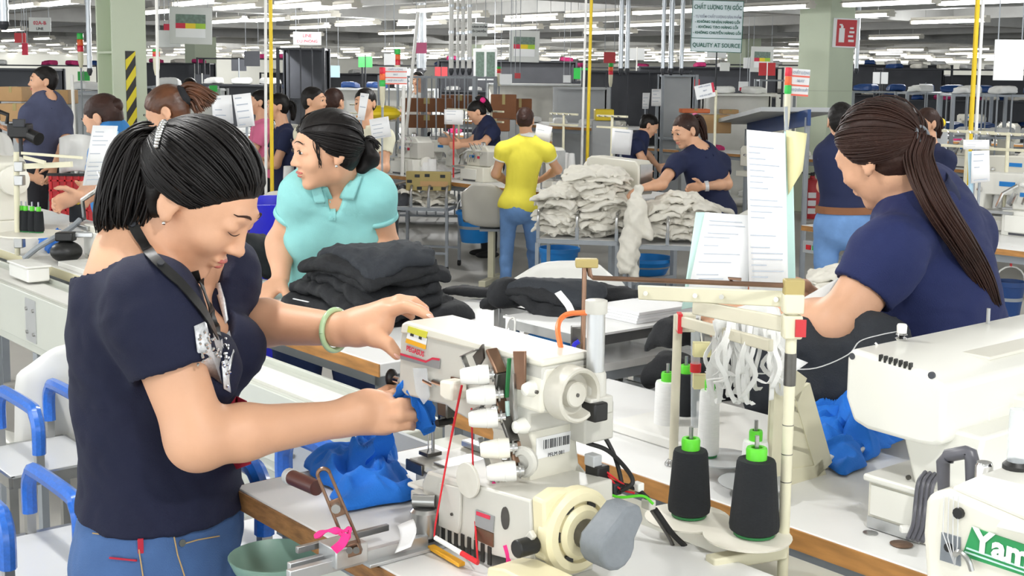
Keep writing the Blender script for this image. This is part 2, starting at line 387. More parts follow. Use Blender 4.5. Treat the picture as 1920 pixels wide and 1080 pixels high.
# ================================================================ implicit surfaces (smooth unions meshed by surface nets)
def npv(p): return np.array((p[0], p[1], p[2]), dtype=np.float32)
def wrinkle(P, f, seed, warp=.6):
    """cheap smooth noise in -1..1: warped sum of sines"""
    r = np.random.RandomState(seed); o = np.zeros(len(P), np.float32)
    W = P + warp / f * np.stack([np.sin(P @ (r.normal(size=3) * f * .6) + r.rand() * 6) for _ in range(3)], 1)
    for i in range(4):
        o += np.sin(W @ (r.normal(size=3) * f) + r.rand() * 6.28)
    return o / 3.
class SDF:
    def __init__(s): s.ops = []; s.warp = None
    def cap(s, a, b, ra, rb=None, k=.012, m='u'):
        a, b = npv(a), npv(b); rb = ra if rb is None else rb; ba = b - a; l = max(float(ba @ ba), 1e-10)
        def f(P):
            q = P - a; t = np.clip(q @ ba / l, 0, 1); return np.linalg.norm(q - t[:, None] * ba, axis=1) - (ra + t * (rb - ra))
        s.ops.append((f, k, m, np.minimum(a - ra, b - rb), np.maximum(a + ra, b + rb))); return s
    def ell(s, c, r, R=None, k=.012, m='u'):
        c = npv(c); r = np.array(r, np.float32); A = np.eye(3, dtype=np.float32) if R is None else np.array(R, np.float32)   # rows = local axes
        def f(P):
            q = (P - c) @ A.T; k0 = np.linalg.norm(q / r, axis=1); k1 = np.linalg.norm(q / (r * r), axis=1); return k0 * (k0 - 1) / np.maximum(k1, 1e-9)
        e = np.sqrt(((A.T * r) ** 2).sum(1))
        s.ops.append((f, k, m, c - e, c + e)); return s
    def rbox(s, c, h, rd, R=None, k=.0, m='u'):
        c = npv(c); h = np.array(h, np.float32) - rd; A = np.eye(3, dtype=np.float32) if R is None else np.array(R, np.float32)
        def f(P):
            q = np.abs((P - c) @ A.T) - h; return np.linalg.norm(np.maximum(q, 0), axis=1) + np.minimum(q.max(1), 0) - rd
        e = np.abs(A.T * (h + rd)).sum(1)
        s.ops.append((f, k, m, c - e, c + e)); return s
    def plane(s, p, n, k=.004):
        """keep the side against n"""
        p = npv(p); n = npv(Vector(n).normalized())
        s.ops.append((lambda P: (P - p) @ n, k, 'i', None, None)); return s
    def chain(s, pts, rs, k=.012, m='u'):
        for i in range(len(pts) - 1): s.cap(pts[i], pts[i + 1], rs[i], rs[i + 1], k, m)
        return s
    def ev(s, P, sel=None):
        if s.warp is not None: P = s.warp(P)
        D = np.full(len(P), 1e3, np.float32)
        for f, k, m, lo, hi in s.ops:
            if m == 'u':
                d = f(P)
                if k > 0:
                    h = np.maximum(k - np.abs(D - d), 0) / k; D = np.minimum(D, d) - h * h * k * .25
                else: D = np.minimum(D, d)
            else:
                d = f(P) if m == 'i' else -f(P)
                h = np.maximum(k - np.abs(D - d), 0) / k if k > 0 else 0
                D = np.maximum(D, d) + h * h * k * .25
        return D.astype(np.float32)
    def evb(s, P, h, B):
        """values at the points of blocks (n, m, 3); far operands are skipped block by block"""
        n, m = P.shape[:2]; W = s.warp(P.reshape(-1, 3)).reshape(P.shape) if s.warp is not None else P
        lo, hi = W.min(1), W.max(1); D = np.full((n, m), 1e3, np.float32); mg = B * h * 1.9
        for f, k, mo, a, b in s.ops:
            if a is None: sel = slice(None); q = W
            else:
                g = np.maximum(np.maximum(a - hi, lo - b), 0); sel = np.nonzero((g * g).sum(1) < (mg + k) ** 2)[0]
                if len(sel) == 0: continue
                q = W[sel]
            d = f(np.ascontiguousarray(q.reshape(-1, 3))).reshape(q.shape[:2]); C = D[sel]
            if mo == 'u':
                if k > 0:
                    e = np.maximum(k - np.abs(C - d), 0) / k; C = np.minimum(C, d) - e * e * k * .25
                else: C = np.minimum(C, d)
            else:
                if mo == 's': d = -d
                e = np.maximum(k - np.abs(C - d), 0) / k if k > 0 else 0
                C = np.maximum(C, d) + e * e * k * .25
            D[sel] = C
        return D
    def mesh(s, h, pad=.02):
        lo = np.min([o[3] for o in s.ops if o[2] == 'u'], 0) - pad; hi = np.max([o[4] for o in s.ops if o[2] == 'u'], 0) + pad
        B = 6; nb = np.ceil((hi - lo) / (h * B)).astype(int) + 1; n = nb * B + 1
        bc = np.stack(np.meshgrid(*[np.arange(k) for k in nb], indexing='ij'), -1).reshape(-1, 3)
        cen = (lo + (bc + .5) * B * h).astype(np.float32)
        dc = s.ev(cen); act = np.abs(dc) < B * h * 1.25
        D = np.ones(tuple(n), np.float32)
        sg = np.where(dc < 0, -1., 1.).astype(np.float32).reshape(tuple(nb))
        D[:-1, :-1, :-1] = np.repeat(np.repeat(np.repeat(sg, B, 0), B, 1), B, 2)
        ab = bc[act]
        if len(ab) == 0: return np.zeros((0, 3)), np.zeros((0, 4), int)
        off = np.stack(np.meshgrid(*[np.arange(B + 1)] * 3, indexing='ij'), -1).reshape(-1, 3)
        for c0 in range(0, len(ab), 1200):
            blk = ab[c0:c0 + 1200]; idx = (blk[:, None, :] * B + off[None]).reshape(-1, 3)
            d = s.evb((lo + idx * h).astype(np.float32).reshape(len(blk), -1, 3), h, B).ravel(); D[idx[:, 0], idx[:, 1], idx[:, 2]] = d
        # only cells of active blocks can hold the surface
        coff = np.stack(np.meshgrid(*[np.arange(B)] * 3, indexing='ij'), -1).reshape(-1, 3)
        cells = (ab[:, None, :] * B + coff[None]).reshape(-1, 3)
        C8 = np.stack([D[cells[:, 0] + i, cells[:, 1] + j, cells[:, 2] + k] for i in (0, 1) for j in (0, 1) for k in (0, 1)], 1)
        ins = C8 < 0; mix = ins.any(1) & ~ins.all(1); cells = cells[mix]; C8 = C8[mix]
        cor = np.array([(i, j, k) for i in (0, 1) for j in (0, 1) for k in (0, 1)], np.float32)
        acc = np.zeros((len(cells), 3), np.float32); cnt = np.zeros(len(cells), np.float32)
        for a in range(8):
            for b in range(a + 1, 8):
                if np.abs(cor[a] - cor[b]).sum() != 1: continue
                da, db = C8[:, a], C8[:, b]; x = (da < 0) != (db < 0)
                t = np.clip(da / np.where(x, da - db, 1), 0, 1)[:, None]
                acc += np.where(x[:, None], cor[a] + t * (cor[b] - cor[a]), 0); cnt += x
        vs = lo + (cells + acc / cnt[:, None]) * h
        strd = np.array((n[1] * n[2], n[2], 1), np.int64); key = cells @ strd; order = np.argsort(key); sk = key[order]
        def find(c):
            k = c @ strd; i = np.searchsorted(sk, k); i = np.clip(i, 0, len(sk) - 1); return np.where(sk[i] == k, order[i], -1)
        quads = []
        for ax in range(3):
            e = np.zeros(3, int); e[ax] = 1; b1 = np.zeros(3, int); b1[(ax + 1) % 3] = 1; b2 = np.zeros(3, int); b2[(ax + 2) % 3] = 1
            d0 = D[cells[:, 0], cells[:, 1], cells[:, 2]]; q = cells + e; d1 = D[q[:, 0], q[:, 1], q[:, 2]]
            x = (d0 < 0) != (d1 < 0); c = cells[x]; flip = (d0[x] < 0)
            i0 = np.nonzero(x)[0]; i1 = find(c - b1); i2 = find(c - b1 - b2); i3 = find(c - b2)
            ok = (i1 >= 0) & (i2 >= 0) & (i3 >= 0)
            Q = np.stack([i0, i1, i2, i3], 1)[ok]; fl = flip[ok]
            Q[~fl] = Q[~fl][:, ::-1]
            quads.append(Q)
        return vs.astype(np.float64), np.concatenate(quads)
def vnormals(vs, fs):
    a = vs[fs[:, 2]] - vs[fs[:, 0]]; b = vs[fs[:, 3]] - vs[fs[:, 1]]; n = np.cross(a, b); N = np.zeros_like(vs)
    for i in range(4): np.add.at(N, fs[:, i], n)
    return N / np.maximum(np.linalg.norm(N, axis=1, keepdims=True), 1e-12)
def smooth_mesh(vs, fs, it=1, lam=.5):
    for _ in range(it):
        A = np.zeros_like(vs); c = np.zeros(len(vs))
        for i in range(4):
            for j in (1, 3):
                np.add.at(A, fs[:, i], vs[fs[:, (i + j) % 4]]); np.add.at(c, fs[:, i], 1)
        vs = vs + lam * (A / np.maximum(c, 1)[:, None] - vs)
    return vs
def folds(vf, amp, f, seed, amp2=0., it=1):
    vs, fs = vf
    if len(vs) == 0: return vf
    vs = smooth_mesh(vs, fs, it)
    N = vnormals(vs, fs); d = amp * wrinkle(vs.astype(np.float32), f, seed)
    if amp2: d = d + amp2 * (np.abs(wrinkle(vs.astype(np.float32), f * 2.3, seed + 5)) - .4)
    return vs + N * d[:, None], fs
# ================================================================ people
class HF:                                               # head frame: x right, y forward, z up, unit = head height
    def __init__(s, c, f, u, H):
        s.c = Vector(c); s.y = Vector(f).normalized(); u = Vector(u); s.z = (u - s.y * u.dot(s.y)).normalized(); s.x = s.y.cross(s.z); s.H = H
        s.R = [tuple(s.x), tuple(s.y), tuple(s.z)]
    def p(s, a, b, c): return s.c + (s.x * a + s.y * b + s.z * c) * s.H
    def r(s, *a): return [q * s.H for q in a]
def cone(S, a, b, ra, rb, k=.01, m='u'):
    """flat-ended cone"""
    a, b = npv(a), npv(b); L = float(np.linalg.norm(b - a)); t = (b - a) / L
    def f(P):
        q = P - a; h = q @ t; r = np.linalg.norm(q - h[:, None] * t, axis=1); rr = ra + np.clip(h / L, 0, 1) * (rb - ra)
        return np.maximum(np.maximum(r - rr, -h), h - L)
    R = max(ra, rb); S.ops.append((f, k, m, np.minimum(a, b) - R, np.maximum(a, b) + R)); return S
def head_sdf(S, h, ears=True, soft=.010):
    e = lambda c, r, k=soft, m='u': S.ell(h.p(*c), h.r(*r), h.R, k, m)
    e((0, -.07, .14), (.325, .395, .35), .02)
    e((0, .10, -.02), (.28, .285, .33), .02)
    e((0, .13, -.235), (.205, .205, .225), .02)
    e((0, .265, -.405), (.085, .075, .07), .02)
    for q in (-1, 1): e((q * .15, .25, -.12), (.10, .09, .09), .02)
    S.cap(h.p(-.13, .335, .115), h.p(.13, .335, .115), .045 * h.H, None, .012)
    for q in (-1, 1): e((q * .135, .425, .035), (.085, .065, .042), .008, 's')
    for q in (-1, 1): e((q * .135, .30, .038), (.078, .075, .055), .004)
    S.cap(h.p(0, .352, .07), h.p(0, .418, -.10), .026 * h.H, .040 * h.H, .008)
    e((0, .432, -.115), (.048, .042, .037), .006)
    for q in (-1, 1): e((q * .052, .388, -.13), (.030, .042, .029), .006)
    e((0, .358, -.234), (.10, .040, .022), .006)
    e((0, .350, -.278), (.082, .040, .027), .006)
    S.cap(h.p(-.10, .392, -.255), h.p(.10, .392, -.255), .006 * h.H, None, .004, 's')
    if ears:
        for q in (-1, 1):
            e((q * .325, -.06, -.02), (.035, .085, .135), .006)
            e((q * .365, -.035, -.005), (.03, .048, .08), .005, 's')
            e((q * .325, -.02, -.135), (.028, .04, .045), .006)
def face_bits(h, t, closed=False, brow='hair_black', lips=True):
    """eyes, brows, lips as parts"""
    for q in (-1, 1):
        if not closed:
            b = MB(); b.ell((0, 0, 0), (.050, .050, .022), 12, 8); b.v = [tuple(h.p(v[0] + q * .135, v[1] + .331, v[2] + .030)) for v in b.v]
            ey = obj('eye', b, 'eye_white', t)
            b = MB(); b.ell((0, 0, 0), (.030, .016, .0235), 10, 6); b.v = [tuple(h.p(v[0] + q * .135, v[1] + .375, v[2] + .030)) for v in b.v]
            obj('iris', b, 'eye_dark', ey)
        z = .0 if closed else .046
        pts = [h.p(q * (.075 + .11 * k / 6), (.395 if closed else .385) - .055 * (k / 6) ** 2 * 1.6, z + .014 * math.sin(math.pi * k / 6) * (-1 if closed else 1) - (.02 if closed else 0)) for k in range(7)]
        obj('lashes', MB().tube(pts, .006 * h.H, 5), 'hair_black', t)
        pts = [h.p(q * (.05 + .17 * k / 6), .405 - .075 * (k / 6) ** 1.6, .145 + .03 * math.sin(math.pi * min(1, k / 5))) for k in range(7)]
        obj('eyebrow', MB().tube(pts, [.005 * h.H, .010 * h.H, .011 * h.H, .011 * h.H, .009 * h.H, .007 * h.H, .003 * h.H], 6, .5), brow, t)
    if lips:
        S = SDF(); e = lambda c, r, k: S.ell(h.p(*c), h.r(*r), h.R, k)
        e((-.03, .3625, -.236), (.062, .038, .018), .004); e((.03, .3625, -.236), (.062, .038, .018), .004); e((0, .3545, -.277), (.068, .039, .022), .0)
        obj('lips', S.mesh(.0028), 'lip', t, smooth=180)
HL = [(0, .36, .30), (.17, .33, .27), (.28, .21, .15), (.335, .09, .0), (.345, -.01, .13), (.345, -.13, .06), (.32, -.2, -.12), (.2, -.35, -.30), (0, -.40, -.33)]
def hairline(t, side):
    P = hairline.P
    i = min(int(t * (len(P) - 1)), len(P) - 2); f = t * (len(P) - 1) - i; p = P[i].lerp(P[i + 1], f); return Vector((p.x * side, p.y, p.z))
hairline.P = spline(HL, 6)
SKC, SKR = Vector((0, -.08, .13)), (.352, .425, .385)
def scalp(d, off=0.):
    """point on the hair shell in direction d (normalised space)"""
    d = d.normalized(); return Vector((SKC.x + d.x * (SKR[0] + off), SKC.y + d.y * (SKR[1] + off), SKC.z + d.z * (SKR[2] + off)))
def sdir(p): return Vector(((p.x - SKC.x) / SKR[0], (p.y - SKC.y) / SKR[1], (p.z - SKC.z) / SKR[2])).normalized()
def hair_cap(h, m, t, res, grow=0., cut=.075, seed=1, extra=None, groove=.0015, front=0.):
    S = SDF(); g = grow
    S.ell(h.p(0, -.085, .14), h.r(.345 + g, .42 + g, .375 + g), h.R, .02)
    S.ell(h.p(0, -.2, -.08), h.r(.29, .23 + g, .27), h.R, .03)
    n = h.y * .75 - h.z * .66
    S.plane(h.c + n * ((cut + front) * h.H), n, .012)
    for q in (-1, 1): S.ell(h.p(q * .36, -.05, -.06), h.r(.10, .105, .15), h.R, .012, 's')
    if extra: extra(S)
    vs, fs = S.mesh(res); 
    return obj('hair', folds((vs, fs), groove, 160, seed, it=1), m, t, smooth=180)
from mathutils.bvhtree import BVHTree
_BV = {}
def surf(px, py, objs, off=.002, d=None):
    """first surface of the given meshes behind the photo pixel, lifted off along its normal"""
    best = None; r = ray(px, py).normalized()
    for o in objs:
        if o.name not in _BV: _BV[o.name] = BVHTree.FromPolygons([v.co for v in o.data.vertices], [p.vertices for p in o.data.polygons])
        W = WM[o.name]; mi = W.inverted(); loc, nn, _, dd = _BV[o.name].ray_cast(mi @ CAM, (mi.to_3x3() @ r).normalized())
        if loc is not None and (best is None or dd < best[0]): best = (dd, W @ (loc + nn * off), (W.to_3x3() @ nn).normalized())
    if best is None: return at(px, py, d or 2.1), Vector((0, -1, 0))
    return best[1], best[2]
def locks(h, m, t, tie, n=200, r=.012, seed=1, spread=.035, nseg=12, bulge=.03, parent=None, name='hair_locks', t0=0., t1=1.):
    """swept-back locks lying on the skull from the hairline to the tie (tie in head units)"""
    rr = random.Random(seed); b = MB(); td = sdir(Vector(tie))
    for i in range(n):
        side = 1 if i % 2 else -1; s0 = hairline(t0 + (t1 - t0) * rr.random() ** .9, side)
        a = sdir(s0); k = max(0., rr.random() * .55) if rr.random() < .5 else 0.
        dots = max(-1, min(1, a.dot(td))); om = math.acos(dots)
        if om < .15: continue
        pts = []; rs = []; off0 = rr.uniform(-.006, .012); jit = Vector((rr.gauss(0, spread), rr.gauss(0, spread), rr.gauss(0, spread)))
        for j in range(nseg + 1):
            q = k + (1 - k) * j / nseg; d = a * (math.sin((1 - q) * om) / math.sin(om)) + td * (math.sin(q * om) / math.sin(om)) + jit * math.sin(math.pi * q)
            p = scalp(d, off0 + bulge * math.sin(math.pi * q) * .5 + (.012 if j else -.01))
            pts.append(h.p(*p)); rs.append(r * h.H * (.35 + .75 * math.sin(math.pi * min(1, .12 + .78 * j / nseg))))
        b.tube(pts, rs, 4, .6, cap=False)
    o = obj(name, b, m, parent or t, smooth=180); o['kind'] = 'stuff'; return o
def tail(path, w0, w1, n, m, t, seed=2, r=.005, name='ponytail', wav=.01, core=True, sidev=None):
    """bundle of locks along a path (world points)"""
    rr = random.Random(seed); b = MB(); P = spline(path, 6); N = len(P)
    for i in range(n):
        a = rr.uniform(0, 6.283); q = math.sqrt(rr.random()); L = N if rr.random() < .55 else int(N * rr.uniform(.72, .98)); pts = []; rs = []; ph = rr.uniform(0, 6)
        for j in range(L):
            f = j / (N - 1); tn = (P[min(j + 1, N - 1)] - P[max(j - 1, 0)]).normalized(); x = tn.cross(Vector((0, 1, .2))).normalized(); y = tn.cross(x)
            w = (w0(f) if callable(w0) else w0 * (1 - f) + w1 * f)
            pts.append(P[j] + x * (w * q * math.cos(a) + wav * .4 * math.sin(f * 7 + ph)) + y * (w * .7 * q * math.sin(a)))
            rs.append(r * (.5 + .7 * math.sin(math.pi * min(1, .15 + .85 * f))) * (1 if j < L - 1 else .2))
        if len(pts) > 2: b.tube(pts, rs, 5, .7)
    o = obj(name, b, m, t, smooth=180); return o
def torso_sdf(S, J, g, s, female=True, bust=1., belly=0., w=1.):
    t = (J['nk'] - J['pv']); L = t.length; t = t.normalized(); r = J['sR'] - J['sL']; r = (r - t * r.dot(t)).normalized(); f = t.cross(r)
    R = [tuple(r), tuple(f), tuple(t)]; c = lambda a, b, k: J['pv'] + r * a + f * b + t * (k * L)
    S.ell(c(0, 0, .70), ((.148 * w) * s + g, .10 * s + g, .20 * s + g), R, .04)
    S.ell(c(0, .005, .36), ((.128 * w + belly * .4) * s + g, (.092 + belly) * s + g, .19 * s + g), R, .05)
    S.ell(c(0, 0, .02), ((.158 * w) * s + g, .112 * s + g, .15 * s + g), R, .05)
    mid = c(0, -.012, .93)
    for k in ('sR', 'sL'):
        S.cap(mid, J[k], .05 * s + g, .052 * s + g, .035)
        S.cap(J['nk'], J[k].lerp(mid, .45), .045 * s + g * .6, .045 * s + g, .04)
    if female:
        for q in (-1, 1): S.ell(c(q * .068 * s, .082 * s * bust, .60), (.062 * s + g, .055 * s * bust + g, .062 * s + g), R, .04)
    return r, f, t, L, c
def hand_sdf(S, w, dirv, n, th, s=1., curl=.5, thumb=.8, k=.006, spread=.0):
    """generic hand: wrist w, direction, palm-facing normal n, thumb side th"""
    d = Vector(dirv).normalized(); th = Vector(th); th = (th - d * th.dot(d)).normalized(); n0 = th.cross(d)
    n = n0 if n0.dot(Vector(n)) > 0 else -n0
    R = [tuple(d), tuple(th), tuple(n)]; w = Vector(w)
    S.ell(w + d * .05 * s, (.056 * s, .040 * s, .018 * s), R, .012)
    for i, (o, l) in enumerate(((.030, .070), (.011, .078), (-.009, .072), (-.028, .056))):
        p = w + d * (.085 - abs(o) * .15) * s + th * o * s; a = 0; dd = (d + th * (o * spread * 8)).normalized()
        for sg, (fr, bd, r0, r1) in enumerate(((.45, .55, .0100, .0090), (.31, .95, .0090, .0080), (.24, .7, .0080, .0066))):
            a += curl * bd; q = p + (dd * math.cos(a) + n * math.sin(a)) * (l * fr * s); S.cap(p, q, r0 * s, r1 * s, k if sg else .01); p = q
    p = w + d * .022 * s + th * .028 * s; dd = (d * .62 + th * thumb + n * .25).normalized()
    for i, l in enumerate((.042, .032, .026)):
        q = p + dd * l * s; S.cap(p, q, (.014 - .0025 * i) * s, (.0115 - .002 * i) * s, .01); p = q; dd = (dd + d * .35 + n * .25 * curl).normalized()
def arm_sdf(S, J, k, s, m=1.):
    S.cap(J['s' + k], J['e' + k], .046 * s * m, .038 * s * m, .02); S.ell(J['e' + k], [.0385 * s * m] * 3, None, .03)
    e, w = J['e' + k], J['w' + k]; mid = e.lerp(w, .3)
    S.cap(e, mid, .037 * s * m, .036 * s * m, .015); S.cap(mid, w, .036 * s * m, .0245 * s * m, .02)
def shirt(J, t, m, s, sleeve=.55, g=.012, hem=.05, female=True, bust=1., res=.008, neck=None, seed=3, fold=.004, ff=24, name='shirt', belly=0., w=1., cuff=None, hemn=None, smul=1., fold2=.002):
    S = SDF(); r, f, ax, L, c = torso_sdf(S, J, g, s, female, bust, belly, w)
    S.ell(c(0, -.002, -.04), ((.158 * w) * s + g + .006, .115 * s + g + .006, .13 * s), [tuple(r), tuple(f), tuple(ax)], .04)
    hp = J['pv'] - ax * hem; S.plane(hp, -(Vector(hemn).normalized() if hemn else ax), .006)
    ends = []
    for k in ('R', 'L'):
        a = J['s' + k]; b = a.lerp(J['e' + k], sleeve); r1 = (.046 + (.038 - .046) * sleeve) * s * smul + g + .006
        S.cap(a, a.lerp(b, .25), .050 * s + g, .050 * s * smul + g, .04)
        cone(S, a.lerp(b, .12), b, .050 * s * smul + g, r1, .03); ends.append((a, b, r1, k))
    for a, b, r1, k in ends:
        if k in J.get('noopen', ''): continue
        cone(S, b.lerp(a, .18), b.lerp(a, -.05), r1 - .016, r1 - .009, .002, 's')
    neck = neck or [((0, .022, 1.06), (.062, .062, .055))]
    for (cc, rr_) in neck:
        S.ell(c(cc[0] * s, cc[1] * s, cc[2]), [q * s for q in rr_], [tuple(r), tuple(f), tuple(ax)], .006, 's')
    vf = folds(S.mesh(res), fold, ff, seed, fold2, it=2)
    o = obj(name, vf, m, t, smooth=180)
    return o, (r, f, ax, L, c), ends
def collar(J, F_, t, m, s, open_=.35, h=.035, rad=.060, cm=None, z0=1.02, tilt=.4, bk=.0):
    """folded polo collar as a band round the neck, open at the front"""
    r, f, ax, L, c = F_; b = MB()
    def pt(a, k):
        ang = math.pi / 2 + open_ + (2 * math.pi - 2 * open_) * a; rad_ = (rad + .018 * k) * s
        front = max(0, math.sin(ang)); hz = z0 * L + (h * (1 - k) - .045 * front * (0.5 + k)) * 1
        return J['pv'] + r * (rad_ * math.cos(ang)) + f * (rad_ * 1.05 * math.sin(ang) + bk * s + .03 * front * k * s) + ax * (hz)
    b.grid(lambda a, k: pt(a, k), 28, 4)
    return obj('collar', b, m, t, solid=.005, smooth=180)
def legs_sdf(S, J, s, g, w=1.):
    for k in ('R', 'L'):
        h, kn, a = J['h' + k], J['k' + k], J['a' + k]
        S.cap(h, kn, .083 * s * w + g, .056 * s * w + g, .03); S.cap(kn, kn.lerp(a, .3), .056 * s * w + g, .055 * s * w + g, .02); S.cap(kn.lerp(a, .3), a, .055 * s * w + g, .04 * s + g, .02)
def shoe(t, a, fdir, m, s=1., z=0.):
    f = Vector((fdir.x, fdir.y, 0)).normalized(); r = Vector((f.y, -f.x, 0)); R = [tuple(r), tuple(f), (0, 0, 1)]; S = SDF()
    o = Vector((a.x, a.y, z)); S.ell(o + f * .05 * s + Z * .03 * s, (.042 * s, .125 * s, .035 * s), R, .01); S.cap(Vector((a.x, a.y, z + .03)), Vector((a.x, a.y, z + .09 * s)), .037 * s, .036 * s, .02)
    S.plane(o + Z * .002, -Z, .003); return obj('shoe', S.mesh(.008), m, t, smooth=180)
def jeans(J, t, m, s, top=.06, res=.009, seed=5, g=.008, w=1., fold=.003, name='jeans', topn=None, ff=30):
    ax = (J['nk'] - J['pv']).normalized(); r = (J['sR'] - J['sL']); r = (J['hR'] - J['hL']) if 'hR' in J else r
    r = (r - ax * r.dot(ax)).normalized(); f = ax.cross(r); S = SDF()
    S.ell(J['pv'] + ax * .0, (.162 * s * w + g, .118 * s + g, .15 * s), [tuple(r), tuple(f), tuple(ax)], .03)
    S.ell(J['pv'] - f * .035 * s - ax * .06 * s, (.15 * s * w + g, .10 * s + g, .11 * s), [tuple(r), tuple(f), tuple(ax)], .04)
    legs_sdf(S, J, s, g, w); S.plane(J['pv'] + ax * top, topn or ax, .006)
    lo = min(J['aR'].z, J['aL'].z); S.plane(Vector((0, 0, max(lo - .02, .03))), -Z, .004)
    return obj(name, folds(S.mesh(res), fold, ff, seed, fold * .6, it=1), m, t, smooth=180)
def stand(J, s=1., fdir=None, sep=.09, feet=None):
    """fill hip, knee and ankle joints of someone standing below the pelvis"""
    r = (J['sR'] - J['sL']); r.z = 0; r = r.normalized(); f = Z.cross(r)
    for k, q in (('R', 1), ('L', -1)):
        J['h' + k] = J['pv'] + r * (q * sep * s) - Z * .03
        x, y = ((J['pv'].x, J['pv'].y) if feet is None else feet)
        a = Vector((x, y, .075 * s)) + r * (q * sep * 1.1 * s); J['a' + k] = a
        J['k' + k] = J['h' + k].lerp(a, .5) + f * .02
    return J
def person(label, J, s=1., H=.225, hf=(0, 1, 0), hu=(0, 0, 1), top='navy_polo', bottom='jeans_dark', skin='skin', hair='hair_black', res=.0085, female=True, sleeve=.55, collar_=True, cutn=None, hem=.06,
           hands=None, legs=True, tailp=None, bun=None, bust=.8, face=True, shoes='black_rubber', belly=0., w=1., hair_extra=None, front=0., neck=None, seed=1, tailw=(.035, .012), jt=.06, grow=.0, cuffm=None, jw=1., short=False, fold=.002, jtop=None, fold2=.001):
    """a clothed figure from its joints; used for everyone in the middle ground and background"""
    base = J['pv'].copy(); base.z = 0
    t = thing('person', label, 'person', base)
    h = HF(J['hd'], hf, hu, H); S = SDF()
    torso_sdf(S, J, -.004, s, female, bust, belly, w)
    S.cap(h.p(0, -.10, -.22), J['nk'], .052 * s, .055 * s, .03)
    head_sdf(S, h)
    for k in ('R', 'L'):
        arm_sdf(S, J, k, s)
        hd = (hands or {}).get(k)
        if hd is None:
            d = (J['w' + k] - J['e' + k]).normalized(); hd = dict(d=d, n=(0, 0, -1) if abs(d.z) < .8 else (0, 1, 0), th=Z if abs(d.z) < .8 else Vector((0, -1, 0)))
        if hd: hand_sdf(S, J['w' + k], hd['d'], hd['n'], hd['th'], s, hd.get('c', .5))
    if legs:
        for k in ('R', 'L'): S.cap(J['h' + k], J['k' + k], .07 * s, .045 * s, .02); S.cap(J['k' + k], J['a' + k], .045 * s, .032 * s, .02)
    obj('body', S.mesh(res), skin, t, smooth=180)
    o, Fm, ends = shirt(J, t, top, s, sleeve, female=female, bust=bust, res=max(res, .008), hem=hem, belly=belly, w=w, seed=seed, neck=neck, fold=fold, fold2=fold2)
    if cuffm:
        for a, b, r1, k in ends: obj('cuff', MB().cyl(b.lerp(a, .12), b.lerp(a, -.02), r1 + .002, r1 + .003, 20, cap=False), cuffm, o, solid=.004)
    if collar_: collar(J, Fm, t, cuffm or top, s)
    if legs:
        jeans(J, t, bottom, s, res=max(res, .009), seed=seed + 3, top=jt, w=jw, topn=jtop)
        f = Fm[1]
        for k in ('R', 'L'): shoe(t, J['a' + k], f, shoes, s)
    hair_cap(h, hair, t, min(res, .007), seed=seed, extra=hair_extra and (lambda S_: hair_extra(S_, h)), grow=grow, front=front)
    if tailp: tail([h.p(*p) if not isinstance(p, Vector) else p for p in tailp], tailw[0], tailw[1], 46, hair, t, seed=seed + 2, r=.007)
    if bun:
        S = SDF(); S.ell(h.p(*bun[0]), h.r(*bun[1]), h.R, .01); obj('hair_bun', folds(S.mesh(res), .003, 90, seed), hair, t, smooth=180)
    if face: face_bits(h, t)
    return t, h, Fm
# ================================================================ the hall
CEIL = 2.95
def struct(name, mb, m, parent=None, **k):
    o = obj(name, mb, m, parent, **k)
    if parent is None: o['kind'] = 'structure'
    return o
UA, UB, VA, VB = -62, 7, -7, 56
struct('floor', MB(G).bx(UA, UB, VA, VB, -.1, 0), 'floor_grey', smooth=0)
_c = struct('ceiling', MB(G).bx(UA, UB, VA, VB, CEIL, CEIL + .1), 'ceiling_grey', smooth=0)
for i, v in enumerate(np.arange(4.5, 54, 2.9)):
    struct('beam', MB(G).bx(UA + .3, UB - .3, v - .09, v + .09, CEIL - .2, CEIL - .001), 'beam_grey', _c, smooth=0)
for u in np.arange(-60, 5, 6.):
    struct('cross_beam', MB(G).bx(u - .14, u + .14, VA + .3, VB - .3, CEIL - .27, CEIL - .001), 'beam_grey', _c, smooth=0)
struct('wall_left', MB(G).bx(UA - .2, UA, VA, VB, 0, CEIL), 'wall_pale', smooth=0)
struct('wall_right', MB(G).bx(UA, UB, VB, VB + .2, 0, CEIL), 'wall_pale', smooth=0)
# ---- columns
def column_h(p, label):
    t = thing('steel_column', label, 'column', frame(p)); x = Matrix(WM[t.name])
    obj('flange', MB(x).bx(.17, .20, -.17, .17, 0, CEIL), 'pillar_green', t, bevel=.004)
    obj('flange', MB(x).bx(-.20, -.17, -.17, .17, 0, CEIL), 'pillar_green', t, bevel=.004)
    obj('web', MB(x).bx(-.17, .17, -.02, .02, 0, CEIL), 'pillar_green', t)
    obj('stiffener_plate', MB(x).bx(-.17, .17, -.165, -.02, 1.93, 1.95), 'pillar_green', t)
    obj('base_plate', MB(x).bx(-.26, .26, -.24, .24, 0, .025), 'pillar_green', t)
    obj('hazard_board', MB(x).bx(.2005, .206, -.045, .055, .55, 1.955), 'hazard_black', t)
    k = .55
    while k < 1.93:
        z0, z1 = k, k + .1
        b = MB(x); pts = [(-.045, z0 + .02), (.055, z0 + .17), (.055, z1 + .17), (-.045, z1 + .02)]
        pts = [(a, min(c, 1.955)) for a, c in pts]
        b.prism(pts, 'x', .206, .2085); obj('hazard_stripe', b, 'hazard_yellow', t, smooth=0); k += .2
    return t
def ground(p): return Vector((p.x, p.y, 0))
column_h(ground(at(233, 300, 12.6)), 'pale green steel column with yellow and black hazard stripes')
_t = thing('square_column', 'plain pale green square column bearing the red fire extinguisher sign', 'column', frame(ground(at(1541, 300, 17.0))))
_x = WM[_t.name]
